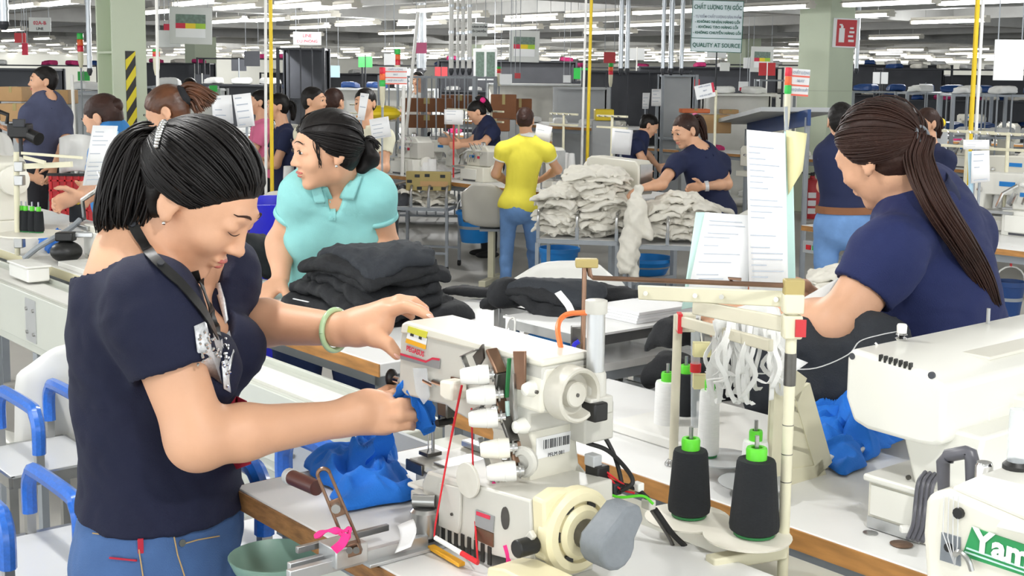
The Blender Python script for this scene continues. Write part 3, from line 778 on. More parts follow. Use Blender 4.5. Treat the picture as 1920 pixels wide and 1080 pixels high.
obj('shaft', MB(_x).bx(-.25, .25, -.26, .26, 0, CEIL), 'pillar_green', _t, bevel=.01)
obj('seam_band', MB(_x).bx(-.252, .252, -.262, .262, 1.60, 1.612), 'pillar_seam', _t)
for (px, d) in ((378, 33.5), (1392, 33), (905, 40)):
    _t = thing('square_column', {378: 'distant pale green column behind the hanging photo board', 1392: 'distant pale green column behind the tilted white sign', 905: 'farthest pale green column in the middle of the hall'}[px], 'column', frame(ground(at(px, 200, d))))
    obj('shaft', MB(WM[_t.name]).bx(-.3, .3, -.3, .3, 0, CEIL), 'pillar_green', _t, bevel=.01)
# ---- ceiling lights
def light_proto(M0):
    t = thing('ceiling_light', 'twin fluorescent batten hanging from the hall ceiling', 'ceiling light', M0, 'fluorescent lights over the sewing lines')
    obj('housing', MB(M0).prism([(-.05, .07), (-.05, .04), (-.11, .02), (.11, .02), (.05, .04), (.05, .07)], 'x', -.62, .62), 'fixture', t, smooth=20)
    for y in (-.055, .055): obj('tube', MB(M0).cyl((-.59, y, -.005), (.59, y, -.005), .017, n=6), 'tube_light', t)
    for x in (-.6, .6): obj('lamp_holder', MB(M0).bx(x - .012, x + .012, -.08, .08, -.025, .03), 'fixture', t)
    for x in (-.4, .4): obj('hanger', MB(M0).cyl((x, 0, .06), (x, 0, CEIL - 2.62), .006, n=6), 'steel', t)
    return t
_pts = []
for (px, py) in ((45, 11), (112, 6), (372, 5), (448, 13), (426, 40), (566, 10), (622, 14), (508, 37), (590, 31), (580, 51), (805, 19), (862, 31), (790, 44), (745, 62), (1120, 27),
                 (1252, 22), (1080, 50), (972, 53), (1225, 46), (1446, 15), (1668, 6), (1856, 3), (1285, 96), (1472, 95), (1362, 104), (1820, 92), (1700, 93), (900, 60), (20, 76), (105, 100), (1140, 60), (670, 45), (1000, 36), (300, 22), (1600, 30), (1780, 40)):
    p = onz(px, py, 2.62); _pts.append(p)
for i in range(-24, 3):
    for j in range(-2, 20):
        u, v = i * 2.6 + (.9 if j % 2 else 0), j * 2.75 + .8; p = gw(u, v, 2.62); d = p.y
        if d > 25:
            if abs(p.x) < .42 * d and d < 66 and (d > 39 or (i + 2 * j) % 5 == 0): _pts.append(p)
        elif d > -3 and d < 13 and abs(p.x) < 6 + .15 * d: _pts.append(p)
_l0 = light_proto(frame(_pts[0])); _lk = kids(_l0)
_ld = bpy.data.lights.new('tube_glow', 'POINT'); _ld.shadow_soft_size = .07; _ld.energy = LAMP_POWER * 2
_lf = bpy.data.lights.new('tube_glow_far', 'POINT'); _lf.shadow_soft_size = .07; _lf.energy = LAMP_POWER * 5
_n = _m = 0
for i, p in enumerate(_pts):
    r = _l0 if i == 0 else copy_tree(_l0, frame(p), kidmap=_lk)
    near = p.y < 14
    if near: _m += 1
    else: _n += 1
    if min((ground(p) - ground(at(1541, 300, 17))).length, (ground(p) - ground(at(233, 300, 12.6))).length) < 2.6: continue
    if (near and _m % 2 == 0) or (not near and _n % 4 == 0):
        lo = bpy.data.objects.new('tube_glow', _ld if near else _lf); COL.objects.link(lo); lo.parent = r; lo.location = (0, 0, -.07)
# ================================================================ foreground benches
TT = 1.02
def bench(u0, u1, v0, v1, label, zt=TT, edge='wood_edge', th=.035, legs=True, top='table_white', name='sewing_bench', edges='f', group=None):
    t = thing(name, label, 'table', gframe((u0 + u1) / 2, (v0 + v1) / 2, 0), group); x = G
    obj('table_top', MB(x).bx(u0, u1, v0 + .004, v1, zt - th, zt), top, t, bevel=.003)
    if 'f' in edges: obj('edge_strip', MB(x).bx(u0, u1, v0, v0 + .0038, zt - th, zt - .002), edge, t)
    if 'e' in edges: obj('edge_strip', MB(x).bx(u0 - .004, u0, v0, v1, zt - th, zt - .002), edge, t)
    if 'r' in edges: obj('edge_strip', MB(x).bx(u1, u1 + .004, v0, v1, zt - th, zt - .002), edge, t)
    obj('apron', MB(x).bx(u0 + .05, u1 - .05, v0 + .06, v0 + .1, zt - th - .05, zt - th), 'grey_paint', t)
    if legs:
        for u in (u0 + .09, u1 - .09):
            for v in (v0 + .08, v1 - .08): obj('leg', MB(x).bx(u - .02, u + .02, v - .02, v + .02, 0, zt - th), 'grey_paint', t)
            obj('foot_bar', MB(x).bx(u - .019, u + .019, v0 + .06, v1 - .06, .1, .14), 'grey_paint', t)
    return t
bench(-2.0, -.35, 1.0, 1.44, 'narrow white bench with worn brown edge carrying the nearest sewing machine', edge='wood_worn', edges='fe')
bench(-2.2, -.25, 1.62, 2.1, 'white bench with orange-brown edge under the big white machine at right')
_aq = bench(-4.2, -2.66, 1.74, 2.16, 'white bench with tan edge under the big pile of black garments', edge='wood_edge', top='table_white')
# ---- conveyor
t = thing('conveyor', 'long pale grey metal conveyor box running between the benches', 'conveyor', gframe(-4.5, 1.52, 0)); x = G
obj('body', MB(x).bx(-7.6, -2.2, 1.432, 1.598, .80, .985), 'conveyor_paint', t, bevel=.004)
obj('side_rail', MB(x).bx(-7.6, -2.2, 1.425, 1.437, .83, 1.0), 'conveyor_paint', t, bevel=.002)
obj('side_rail', MB(x).bx(-7.6, -2.2, 1.593, 1.605, .83, 1.0), 'conveyor_paint', t, bevel=.002)
obj('belt', MB(x).bx(-7.5, -2.3, 1.475, 1.56, .985, .991), 'table_worn', t)
obj('belt_groove', MB(x).bx(-7.5, -2.3, 1.452, 1.458, .985, .989), 'white_plastic', t)
for k, u in enumerate((-7.0, -6.1, -5.2, -4.3, -3.4, -2.5)):
    obj('joint_plate', MB(x).bx(u - .05, u + .05, 1.4225, 1.4248, .84, .985), 'aluminium', t)
    for a in (-.032, .032):
        for z in (.87, .95): obj('bolt', MB(x).cyl((u + a, 1.4225, z), (u + a, 1.4165, z), .006, n=6), 'steel', t)
    for v in (1.445, 1.585): obj('leg', MB(x).bx(u - .02, u + .02, v - .012, v + .012, 0, .80), 'grey_paint', t)
obj('lower_box', MB(x).bx(-2.95, -2.22, 1.45, 1.58, .58, .80), 'conveyor_paint', t, bevel=.004)
t = thing('cable_trough', 'pale metal trough behind the nearest bench, below the thread stands', 'trough', gframe(-1.2, 1.53, 0))
obj('tray', MB(x).bx(-2.15, -.3, 1.445, 1.615, .95, .975), 'conveyor_paint', t)
obj('lip', MB(x).bx(-2.15, -.3, 1.442, 1.452, .95, 1.012), 'grey_panel', t)
for u in (-2.0, -.5): obj('leg', MB(x).bx(u - .02, u + .02, 1.51, 1.55, 0, .95), 'grey_paint', t)

# ================================================================ interlock sewing machine in front
PO = gw(-1.745, 1.185, TT)
PM = frame(PO)
PI = PM.inverted()
def qf(px, py, y=0.):
    p = PI @ onv(px, py, 1.185 + y); return (p.x, p.z)
def qe(px, py, x):
    p = PI @ onu(px, py, -1.745 + x); return (p.y, p.z)
def pl(px, py, d): return at(px, py, d)
pg = thing('interlock_sewing_machine', 'cream industrial sewing machine with porcelain thread knobs on nearest bench', 'sewing machine', PM)
arm = [qf(*p) for p in ((748, 700), (750, 640), (753, 618), (762, 612), (1018, 688), (1018, 775), (992, 777), (992, 812), (960, 812), (900, 800), (850, 772), (835, 760), (760, 742), (747, 728))]
b = MB(PM); b.prism(arm, 'y', 0, .092); obj('arm', b, 'machine_grey', pg, bevel=.004)
lid = [qf(*p) for p in ((752, 625), (755, 606), (764, 602), (1019, 674), (1019, 689), (805, 634))]
b = MB(PM); b.prism(lid, 'y', -.003, .096); obj('top_cover', b, 'machine', pg, bevel=.004)
xr = .327
col = [qe(*p, xr) for p in ((992, 776), (1084, 768), (1082, 832), (1086, 868), (1104, 890), (1108, 916), (998, 937), (990, 884), (1000, 860), (1001, 838), (994, 815))]
b = MB(PM); b.prism(col, 'x', xr - .1, xr); obj('column', b, 'machine', pg, bevel=.004)
# right end of the arm with hand wheel
eb = [qe(*p, .367) for p in ((1021, 690), (1105, 681), (1106, 760), (1094, 772), (1012, 776))]
b = MB(PM); b.prism(eb, 'x', .30, .367); obj('arm_end', b, 'machine', pg, bevel=.005)
hc = qe(1062, 733, .367); hc = (.367, hc[0] - .004, hc[1])
hw = obj('hand_wheel', MB(PM).lathe([(.0, .0), (.041, .0), (.042, .004), (.0405, .034), (.0375, .0365), (.034, .0345), (.031, .017), (.020, .015), (.019, .027), (.017, .029), (0, .029)], hc, (1, 0, 0), 28), 'machine_worn', pg, smooth=32)
obj('wheel_screw', MB(PM).cyl((hc[0] + .0285, hc[1], hc[2]), (hc[0] + .0305, hc[1], hc[2]), .003, n=8), 'steel_dark', hw)
for p in ((1028, 714), (1006, 735)):
    a = qe(*p, .367); obj('screw', MB(PM).cyl((.366, a[0], a[1]), (.369, a[0], a[1]), .003, n=8), 'steel_dark', pg)
a = qe(1086, 704, .367); obj('oil_port', MB(PM).cyl((.366, a[0], a[1]), (.3685, a[0], a[1]), .0085, n=12), 'steel_dark', pg)
# base and bed
bs = [qf(*p, -.06) for p in ((790, 905), (800, 884), (995, 938), (998, 1062), (806, 1012))]
bs = [(a, max(z, .001)) for a, z in bs]
b = MB(PM); b.prism(bs, 'y', -.06, .10); obj('base', b, 'machine_grey', pg, bevel=.004)
xr2 = bs[2][0]
b = MB(PM); b.bx(-.015, .16, .04, .20, .0, .052); obj('bed', b, 'machine_worn', pg, bevel=.004)
b = MB(PM); b.bx(-.028, .13, .035, .205, .053, .066); obj('bed_cover', b, 'machine', pg, bevel=.003)
obj('needle_plate', MB(PM).bx(.025, .085, .05, .13, .0665, .070), 'steel', pg, bevel=.001)
obj('plate_worn_edge', MB(PM).bx(-.03, .02, .030, .0345, .046, .066), 'steel_dark', pg, bevel=.002)
obj('guide_plate', MB(PM).bx(-.03, .06, .15, .17, .0665, .078), 'aluminium', pg, bevel=.002)
b = MB(PM); b.prism([qf(*p, -.058) for p in ((808, 880), (828, 868), (900, 846), (912, 868), (905, 900), (820, 892))], 'z', .07, .072)
b = MB(PM); b.bx(.09, .20, -.05, .04, .063, .071); obj('front_cover', b, 'machine_white', pg, bevel=.008)
b = MB(PM); c0 = qf(880, 900, -.062); b.lathe([(.027, 0), (.027, .005)], (c0[0], -.062, c0[1]), (0, -1, 0), 24); obj('looper_cover', b, 'machine_worn', pg, bevel=.001)
p0 = [qf(*p, -.061) for p in ((828, 905), (868, 915), (865, 985), (862, 1000), (826, 985))]
b = MB(PM); b.prism(p0, 'y', -.0655, -.0602); obj('access_door', b, 'machine_grey', pg, bevel=.001)
c0 = qf(848, 964, -.0655); obj('door_screw', MB(PM).cyl((c0[0], -.0655, c0[1]), (c0[0], -.068, c0[1]), .0025, n=8), 'steel_dark', pg)
for k in range(9):
    z0, z1 = .006, .034; xx = bs[4][0] + .016 + k * .0165
    obj('vent_slot', MB(PM).bx(xx, xx + .008, -.0618, -.0595, z0, z1), 'hazard_black', pg)
# rating plate and oval window
r4 = [qf(*p, -.061) for p in ((893, 955), (927, 968), (925, 998), (892, 985))]
b = MB(PM); b.prism(r4, 'y', -.0625, -.0602); obj('rating_plate', b, 'brand_grey', pg)
r4 = [qf(*p, -.061) for p in ((892, 987), (925, 1000), (925, 1026), (890, 1010))]
b = MB(PM); b.prism(r4, 'y', -.0625, -.0602); obj('rating_plate', b, 'bronze_steel', pg)
r4 = [qf(*p, -.061) for p in ((895, 958), (921, 967), (920, 974), (895, 965))]
b = MB(PM); b.prism(r4, 'y', -.0632, -.0626); obj('rating_band', b, 'ink_red', pg)
c0 = qf(946, 972, -.062); b = MB(PM)
ov = [(c0[0] + .009 * math.cos(a), c0[1] + .017 * math.sin(a)) for a in np.linspace(0, 2 * math.pi, 17)[:-1]]
b.prism(ov, 'y', -.0618, -.0595); obj('oil_window', b, 'steel_dark', pg)
# round steel support under the bed
sp = PI @ onz(797, 1018, TT)
obj('steel_post', MB(PM).lathe([(.021, .013), (.0235, .018), (.0235, .052), (.019, .057), (.008, .058)], (sp.x, sp.y, 0), n=20), 'steel', pg)
obj('post_foot', MB(PM).lathe([(.017, .0005), (.018, .012), (.018, .0129)], (sp.x, sp.y, 0), n=18), 'black_rubber', pg)
obj('post_knob', MB(PM).cyl((sp.x - .012, sp.y - .015, .068), (sp.x + .012, sp.y + .01, .068), .010, n=12), 'steel', pg)
obj('post_arm', MB(PM).bx(sp.x - .006, .13, sp.y + .005, sp.y + .022, .056, .072), 'machine_grey', pg, bevel=.002)
# label plates on the arm
def fplate(pts, y, m, name, th=.0012):
    b = MB(PM); b.prism([qf(*p, -th) for p in pts], 'y', y - th, y + .0002); return obj(name, b, m, pg, smooth=0)
fplate(((768, 611), (804, 622), (801, 634), (766, 622)), -.003, 'label_lime', 'warning_label')
fplate(((766, 622), (801, 634), (799, 647), (763, 634)), -.0012, 'sign_white', 'warning_label')
fplate(((763, 634), (799, 646), (798, 655), (761, 642)), -.0012, 'label_yellow', 'warning_label')
fplate(((772, 624), (778, 626), (777, 631), (771, 629)), -.0024, 'ink_dark', 'warning_symbol', .0006)
fplate(((788, 627), (793, 629), (792, 637), (787, 635)), -.0024, 'ink_dark', 'warning_symbol', .0006)
fplate(((752, 662), (800, 677), (812, 671), (826, 673), (824, 692), (752, 673)), -.0012, 'brand_grey', 'brand_plate')
fplate(((752, 661.5), (800, 676), (812, 670), (826, 672), (826, 676), (812, 674), (800, 680), (752, 665.5)), -.002, 'ink_red', 'brand_stripe', .0006)
pa = qf(757, 651, -.003); pb = qf(800, 667, -.003)
xa = Vector((pb[0] - pa[0], 0, pb[1] - pa[1])); wd = xa.length
text_mesh('PEGASUS', .0125, PM @ plane_mtx(((pa[0] + pb[0]) / 2, -.003, (pa[1] + pb[1]) / 2), xa, (0, 0, 1)), 'brand_lettering', 'ink_red', pg, ext=.0003, maxw=wd, bold=.0002)
# barcode label on the column
lb = [qe(*p, xr + .001) for p in ((1006, 822), (1070, 808), (1068, 846), (1005, 862))]
b = MB(PM); b.prism(lb, 'x', xr + .0002, xr + .0012); lab = obj('barcode_label', b, 'paper', pg)
y0, z0 = qe(1018, 842, xr); y1, z1 = qe(1066, 832, xr); rr = random.Random(3)
yy = y0
while yy < y1:
    w = rr.choice((.0008, .0012, .002)); zz = z0 + (z1 - z0) * (yy - y0) / (y1 - y0)
    obj('bar', MB(PM).bx(xr + .0013, xr + .0016, yy, yy + w, zz, zz + .014), 'ink_dark', lab); yy += w + rr.choice((.001, .0016, .0022))
pa = qe(1042, 850, xr)
text_mesh('PFLM 081', .0085, PM @ plane_mtx((xr + .0016, pa[0], pa[1]), (0, y1 - y0, z1 - z0), (0, 0, 1)), 'label_text', 'ink_dark', pg, ext=.0002)
# thread tension knobs on a dark bracket
kn = ((884, 704), (896, 742), (900, 785), (922, 842), (934, 885))
bk = [qf(*p, -.02) for p in ((915, 655), (934, 700), (930, 742), (938, 775), (958, 830), (970, 885))]
for i in range(5):
    a, c = bk[i], bk[i + 1]
    obj('tension_bracket', MB(PM).bar((a[0], -.014, a[1]), (c[0], -.014, c[1]), .006, .02, Vector((0, 1, 0))), 'steel_dark' if i % 2 else 'bronze_steel', pg, bevel=.0015)
for i, p in enumerate(kn):
    c0 = qf(*p, -.045); ax = Vector((.42, -1, .06)).normalized()
    ax = Vector((-.55, -.8, -.06)).normalized()
    ce = Vector((c0[0], -.045, c0[1])) - ax * .004
    k_ = obj('tension_knob', MB(PM).lathe([(0, -.022), (.0145, -.022), (.0152, -.018), (.0152, -.006), (.0142, -.0055), (.0146, -.004), (.012, .016), (.0095, .021), (.003, .0215), (.003, .017), (0, .017)], ce, ax, 22), 'spool_plastic' if i == 3 else 'white_plastic', pg, smooth=32)
    obj('spring', MB(PM).cyl(ce - ax * .022, ce - ax * .034, .008, n=10), 'chrome', k_)
    obj('tension_disc', MB(PM).cyl(ce - ax * .026, ce - ax * .029, .012, n=14), 'steel', k_)
for p, q in (((866, 668), (894, 655)), ((868, 668), (880, 700)), ((905, 760), (886, 770)), ((900, 820), (925, 905))):
    a, c = qf(*p, -.03), qf(*q, -.03)
    obj('thread_guide', MB(PM).bar((a[0], -.03, a[1]), (c[0], -.03, c[1]), .002, .010, Vector((0, 1, 0))), 'steel', pg, bevel=.0006)
for p in ((912, 690), (918, 728), (930, 765), (908, 768), (950, 860), (935, 905)):
    a = qf(*p, -.024); obj('guide_eyelet', MB(PM).ell((a[0], -.026, a[1]), (.006, .007, .006), 8, 5), 'chrome', pg)
obj('thread_fin', MB(PM).prism([qf(*p, -.02) for p in ((888, 668), (906, 645), (908, 672), (897, 690))], 'y', -.022, -.018), 'steel_dark', pg)
fplate(((846, 706), (868, 712), (866, 735), (845, 726)), -.0012, 'bronze_steel', 'cam_plate', .003)
obj('cream_guard', MB(PM).prism([qf(*p, -.03) for p in ((828, 712), (852, 716), (851, 752), (838, 750), (828, 742))], 'y', -.035, -.004), 'spool_plastic', pg, bevel=.004)
obj('bronze_strap', MB(PM).prism([qf(*p, -.01) for p in ((963, 658), (986, 658), (985, 732), (970, 730), (966, 700))], 'y', -.012, -.008), 'bronze_steel', pg, bevel=.001)
for (pa, pb, m_) in (((955, 672), (950, 745), 'dark_green'), ((965, 700), (967, 810), 'steel'), ((951, 752), (952, 780), 'paper_mint')):
    a, c = qf(*pa, -.012), qf(*pb, -.012); obj('gauge_strip', MB(PM).bar((a[0], -.012, a[1]), (c[0], -.012, c[1]), .003, .006, Vector((0, 1, 0))), m_, pg)
for p in ((990, 730), (972, 800)):
    a = qf(*p, -.01); obj('cap_nut', MB(PM).lathe([(0, .016), (.009, .012), (.0125, 0), (.0125, -.008)][::-1], (a[0], -.004, a[1]), (0, -1, 0), 16), 'machine_white', pg)
b = MB(PM); a = qf(980, 866, -.012); b.lathe([(.006, -.008), (.022, -.008), (.024, 0), (.02, .004), (.012, .004), (.010, 0)], (a[0], -.012, a[1]), (.35, -.9, 0), 20); obj('thread_cam_ring', b, 'machine_grey', pg, smooth=30)
# needle bar, presser foot, head left end
for (pa, pb, r_, m_, n_) in (((803, 752), (803, 812), .0045, 'steel', 'needle_bar'), ((803, 812), (803, 846), .0012, 'chrome', 'needle'), ((826, 748), (828, 800), .006, 'steel_dark', 'presser_bar'), ((812, 795), (812, 846), .0028, 'steel', 'presser_bar')):
    a, c = qf(*pa, .07), qf(*pb, .07); obj(n_, MB(PM).cyl((a[0], .07, a[1]), (c[0], .07, c[1]), r_, n=10), m_, pg)
a = qf(808, 850, .07); obj('presser_foot', MB(PM).bx(a[0] - .016, a[0] + .012, .055, .085, a[1] - .003, a[1] + .004), 'steel_dark', pg, bevel=.001)
a = qf(836, 760, .02); obj('needle_clamp', MB(PM).bx(a[0] - .012, a[0] + .016, .01, .03, a[1] - .018, a[1] + .01), 'steel_dark', pg, bevel=.003)
a = qf(838, 790, .02); obj('clamp_screw', MB(PM).cyl((a[0], .0, a[1]), (a[0], .03, a[1]), .006, n=10), 'black_plastic', pg)
a = qf(734, 709, .03); obj('lift_lever', MB(PM).ell((a[0], .03, a[1]), (.010, .012, .017)), 'black_plastic', pg)
a = qf(741, 712, .01); obj('lever_pin', MB(PM).cyl((a[0] - .004, .012, a[1]), (a[0] + .012, .012, a[1]), .006, n=10), 'chrome', pg)
for (pa, pb) in (((795, 713), (812, 722)), ((812, 715), (832, 722))):
    a, c = qf(*pa, -.006), qf(*pb, -.006); obj('link_rod', MB(PM).cyl((a[0], -.006, a[1]), (c[0], -.006, c[1]), .004, n=8), 'chrome', pg)
obj('clear_guard', MB(PM).prism([qf(*p, -.008) for p in ((775, 690), (800, 690), (806, 745), (795, 758), (780, 735))], 'y', -.009, -.0075), 'clear_film', pg)
a = qf(812, 600, .05); kt = PI @ onv(812, 600, 1.235)
obj('oil_cap', MB(PM).lathe([(.014, -.006), (.0155, -.004), (.0155, .008), (.014, .010), (.006, .010)], (kt.x, .05, .302), n=18), 'steel', pg)
obj('top_disc', MB(PM).lathe([(.03, 0), (.03, .0015), (.0, .0015)], (.13, .05, .302 - .13 * 0), n=20), 'paper', pg)
# pneumatic cylinder and blade lift rod behind the arm
a = PI @ at(1117, 640, 1.86); cz0, cz1 = (PI @ at(1117, 705, 1.86)).z, (PI @ at(1117, 562, 1.86)).z
cyl = obj('air_cylinder', MB(PM).lathe([(.0135, cz0), (.0135, cz1 - .016)], (a.x, a.y, 0), n=20), 'aluminium', pg)
obj('cylinder_cap', MB(PM).lathe([(.016, cz1 - .02), (.0165, cz1 - .018), (.0165, cz1 - .001), (.014, cz1)], (a.x, a.y, 0), n=20), 'machine_grey', cyl, smooth=30)
obj('cylinder_base', MB(PM).lathe([(.017, cz0 - .03), (.0165, cz0 + .004), (.0145, cz0 + .008)], (a.x, a.y, 0), n=20), 'machine_grey', cyl, smooth=30)
obj('cylinder_bracket', MB(PM).bx(a.x - .03, a.x + .02, a.y - .025, a.y + .02, cz0 - .055, cz0 - .028), 'machine_grey', pg, bevel=.003)
e_ = PI @ at(1113, 770, 1.84)
obj('solenoid', MB(PM).bx(e_.x - .03, e_.x + .016, e_.y - .012, e_.y + .015, e_.z - .014, e_.z + .014), 'black_plastic', pg, bevel=.003)
obj('rear_bracket', MB(PM).bx(.32, .36, .09, .15, .17, .23), 'machine_grey', pg, bevel=.003)
c = [at(1052, 655, 1.9), at(1046, 612, 1.93), at(1062, 590, 1.95), at(1104, 586, 1.9)]
obj('air_hose', MB().tube(spline(c, 6), .0042, 8), 'orange_plastic', pg)
# motor at the right end of the base
mp_ = [qe(*p, xr2 + .02) for p in ((1012, 938), (1040, 918), (1095, 918), (1110, 930), (1112, 1040), (1048, 1062), (1016, 1050))]
b = MB(PM); b.prism(mp_, 'x', xr2 + .002, xr2 + .028); obj('motor_housing', b, 'cream_plastic', pg, bevel=.004)
obj('motor_spacer', MB(PM).bx(xr2 - .02, xr2 + .004, -.055, .06, .0, .085), 'machine', pg, bevel=.003)
mc = qe(1092, 990, xr2 + .028); mc = (xr2 + .028, mc[0] - .012, mc[1])
obj('motor_ring', MB(PM).lathe([(.062, -.012), (.062, .006), (.056, .012), (.045, .013), (.043, .006), (.040, .006)], mc, (1, 0, 0), 32), 'cream_plastic', pg, smooth=30)
for k in range(12):
    if k % 2: continue
    a0 = 2 * math.pi * k / 12
    obj('ring_gap', MB(PM).box((mc[0] + .0085, mc[1] + .0415 * math.cos(a0), mc[2] + .0415 * math.sin(a0)), (.004, .008 + .006 * abs(math.sin(a0)), .008 + .006 * abs(math.cos(a0)))), 'hazard_black', pg)
obj('motor_hub', MB(PM).lathe([(.039, -.005), (.039, .012), (.033, .018), (.022, .018)], mc, (1, 0, 0), 28), 'cream_plastic', pg, smooth=30)
obj('motor_shaft', MB(PM).lathe([(.021, .016), (.021, .040)], mc, (1, 0, 0), 20), 'steel_dark', pg)
hp = [(mc[1] + .034 * math.cos(a), mc[2] + .0 + .034 * math.sin(a)) for a in np.linspace(math.pi * .85, math.pi * 2.05, 10)]
hp += [(mc[1] + .05, mc[2] + .03), (mc[1] + .042, mc[2] + .052), (mc[1] + .018, mc[2] + .052)]
hp = [(y * .98, z + .0) for y, z in hp]
b = MB(PM); b.prism(hp, 'x', mc[0] + .040, mc[0] + .088); obj('wheel_cover', b, 'grey_plastic', pg, bevel=.006, seg=3)
# cream belt guard on the bench under the motor
gp = PI @ onz(1060, 1085, TT)
b = MB(PM); b.prism([(xr2 - .02, .0005), (xr2 + .24, .0005), (xr2 + .19, .05), (xr2 + .02, .05), (xr2 - .015, .042)], 'y', -.125, -.062); obj('belt_guard', b, 'cream_plastic', pg, bevel=.003)
# knob below the base, right front
a = qf(988, 1050, -.075); obj('lever_knob', MB(PM).cyl((a[0], -.06, a[1] + .02), (a[0], -.095, a[1] + .02), .013, n=14), 'black_plastic', pg, bevel=.002)
a = qf(985, 1020, -.07); c = qf(1000, 1000, -.07); obj('lever', MB(PM).bar((a[0], -.07, a[1]), (c[0], -.07, c[1]), .008, .012), 'machine_worn', pg, bevel=.002)
# cables behind the motor
for pts, r_, m_ in ((((1086, 812, 1.9), (1120, 805, 1.92), (1150, 850, 1.9), (1165, 905, 1.87), (1160, 925, 1.86)), .0035, 'black_rubber'),
                    (((1100, 830, 1.9), (1140, 845, 1.9), (1175, 880, 1.87), (1186, 905, 1.85), (1165, 920, 1.85)), .0035, 'black_rubber'),
                    (((1105, 870, 1.88), (1130, 880, 1.88), (1160, 915, 1.86), (1190, 925, 1.85)), .0016, 'thread_red'),
                    (((1115, 865, 1.88), (1150, 895, 1.87), (1180, 915, 1.86)), .0016, 'thread_red'),
                    (((1125, 918, 1.86), (1160, 932, 1.85), (1205, 930, 1.84), (1225, 945, 1.83)), .0022, 'green_plastic'),
                    (((1110, 885, 1.88), (1150, 905, 1.87), (1190, 915, 1.86), (1215, 935, 1.85)), .004, 'black_rubber'),
                    (((1228, 955, 1.88), (1260, 1000, 1.9), (1285, 1025, 1.92), (1290, 1036, 1.93)), .0045, 'black_rubber'),
                    (((1222, 958, 1.88), (1250, 1000, 1.9), (1262, 1022, 1.92)), .003, 'steel_dark')):
    obj('cable', MB().tube(spline([at(*p) for p in pts], 6), r_, 7), m_, pg)
for (px, py, d, sx, m_) in ((1112, 862, 1.88, .022, 'grey_panel'), (1120, 885, 1.88, .03, 'black_plastic'), (1150, 915, 1.87, .022, 'dark_steel'), (1196, 912, 1.86, .016, 'white_plastic'), (1216, 945, 1.85, .018, 'machine_grey')):
    p = PI @ at(px, py, d); obj('connector', MB(PM).box(p, (sx, sx * .8, sx * .8)), m_, pg, bevel=.002)
# ================================================================ woman at the nearest machine
J = dict(pv=at(306, 985, 2.17), nk=at(262, 470, 2.16), sR=at(280, 568, 2.0), eR=at(372, 822, 1.97), wR=at(640, 785, 2.08), sL=at(398, 508, 2.30), eL=at(440, 600, 2.38), wL=at(640, 618, 2.22))
s1 = 1.08
stand(J, s1, feet=(J['pv'].x + .02, J['pv'].y))
w1 = thing('person', 'woman in plain navy T-shirt and black lanyard bending over the nearest sewing machine', 'person', Vector((J['pv'].x, J['pv'].y, 0)))
h1 = HF(at(374, 376, 2.14), (.79, -.16, -.58), (.55, -.06, .82), .245)
S = SDF(); torso_sdf(S, J, -.004, s1, True, 1.1)
S.cap(h1.p(0, -.14, -.20), J['nk'], .056, .062, .03)
S.cap(h1.p(0, .05, -.32), J['nk'] + Vector((.05, 0, -.02)), .045, .05, .03)
head_sdf(S, h1)
arm_sdf(S, J, 'R', s1, 1.12); arm_sdf(S, J, 'L', s1, 1.08)
def fing(S, pts, r0, r1, k=.0025):
    P = [at(*p) for p in pts]; n = len(P) - 1
    for i in range(n): S.cap(P[i], P[i + 1], r0 + (r1 - r0) * i / n, r0 + (r1 - r0) * (i + 1) / n, k if i else .01)
    return P
# left hand on top of the machine
S.chain([at(640, 618, 2.22), at(672, 612, 2.21), at(700, 606, 2.20)], [.027, .030, .030], .015)
S.cap(at(668, 612, 2.21), at(722, 582, 2.20), .026, .021, .015); S.cap(at(672, 618, 2.205), at(715, 610, 2.19), .024, .020, .015)
S.cap(at(672, 618, 2.20), at(702, 632, 2.17), .024, .017, .015)
t1 = fing(S, ((700, 630, 2.17), (727, 645, 2.155), (744, 664, 2.145)), .0155, .0105)
i1 = fing(S, ((724, 585, 2.19), (762, 574, 2.17), (786, 582, 2.155), (805, 594, 2.14)), .0130, .0085)
i2 = fing(S, ((722, 578, 2.21), (748, 563, 2.20), (776, 566, 2.19), (797, 580, 2.185)), .0130, .0085)
i3 = fing(S, ((718, 580, 2.23), (742, 566, 2.225), (770, 571, 2.215), (790, 585, 2.21)), .0125, .0080)
i4 = fing(S, ((712, 585, 2.25), (734, 576, 2.245), (757, 582, 2.235), (772, 594, 2.23)), .0110, .0070)
# right hand gripping the cloth
S.chain([at(640, 785, 2.08), at(668, 776, 2.09), at(706, 772, 2.105)], [.0275, .032, .033], .015)
S.cap(at(690, 755, 2.11), at(722, 765, 2.11), .024, .024, .012); S.cap(at(690, 788, 2.10), at(722, 792, 2.105), .023, .022, .012)
j1 = fing(S, ((716, 750, 2.125), (742, 738, 2.135), (764, 741, 2.145), (776, 750, 2.15)), .0115, .0080)
j2 = fing(S, ((720, 768, 2.095), (750, 757, 2.085), (772, 756, 2.10), (784, 766, 2.125)), .0118, .0082)
j3 = fing(S, ((718, 785, 2.085), (750, 779, 2.075), (772, 777, 2.09), (782, 784, 2.115)), .0116, .0080)
j4 = fing(S, ((712, 802, 2.085), (742, 800, 2.08), (764, 797, 2.09), (774, 800, 2.11)), .0108, .0075)
j5 = fing(S, ((700, 748, 2.14), (728, 733, 2.16), (754, 734, 2.165)), .0130, .0100)
vs, fs = S.mesh(.0044); vs = smooth_mesh(vs, fs, 1, .5)
obj('body', (vs, fs), 'skin', w1, smooth=180)
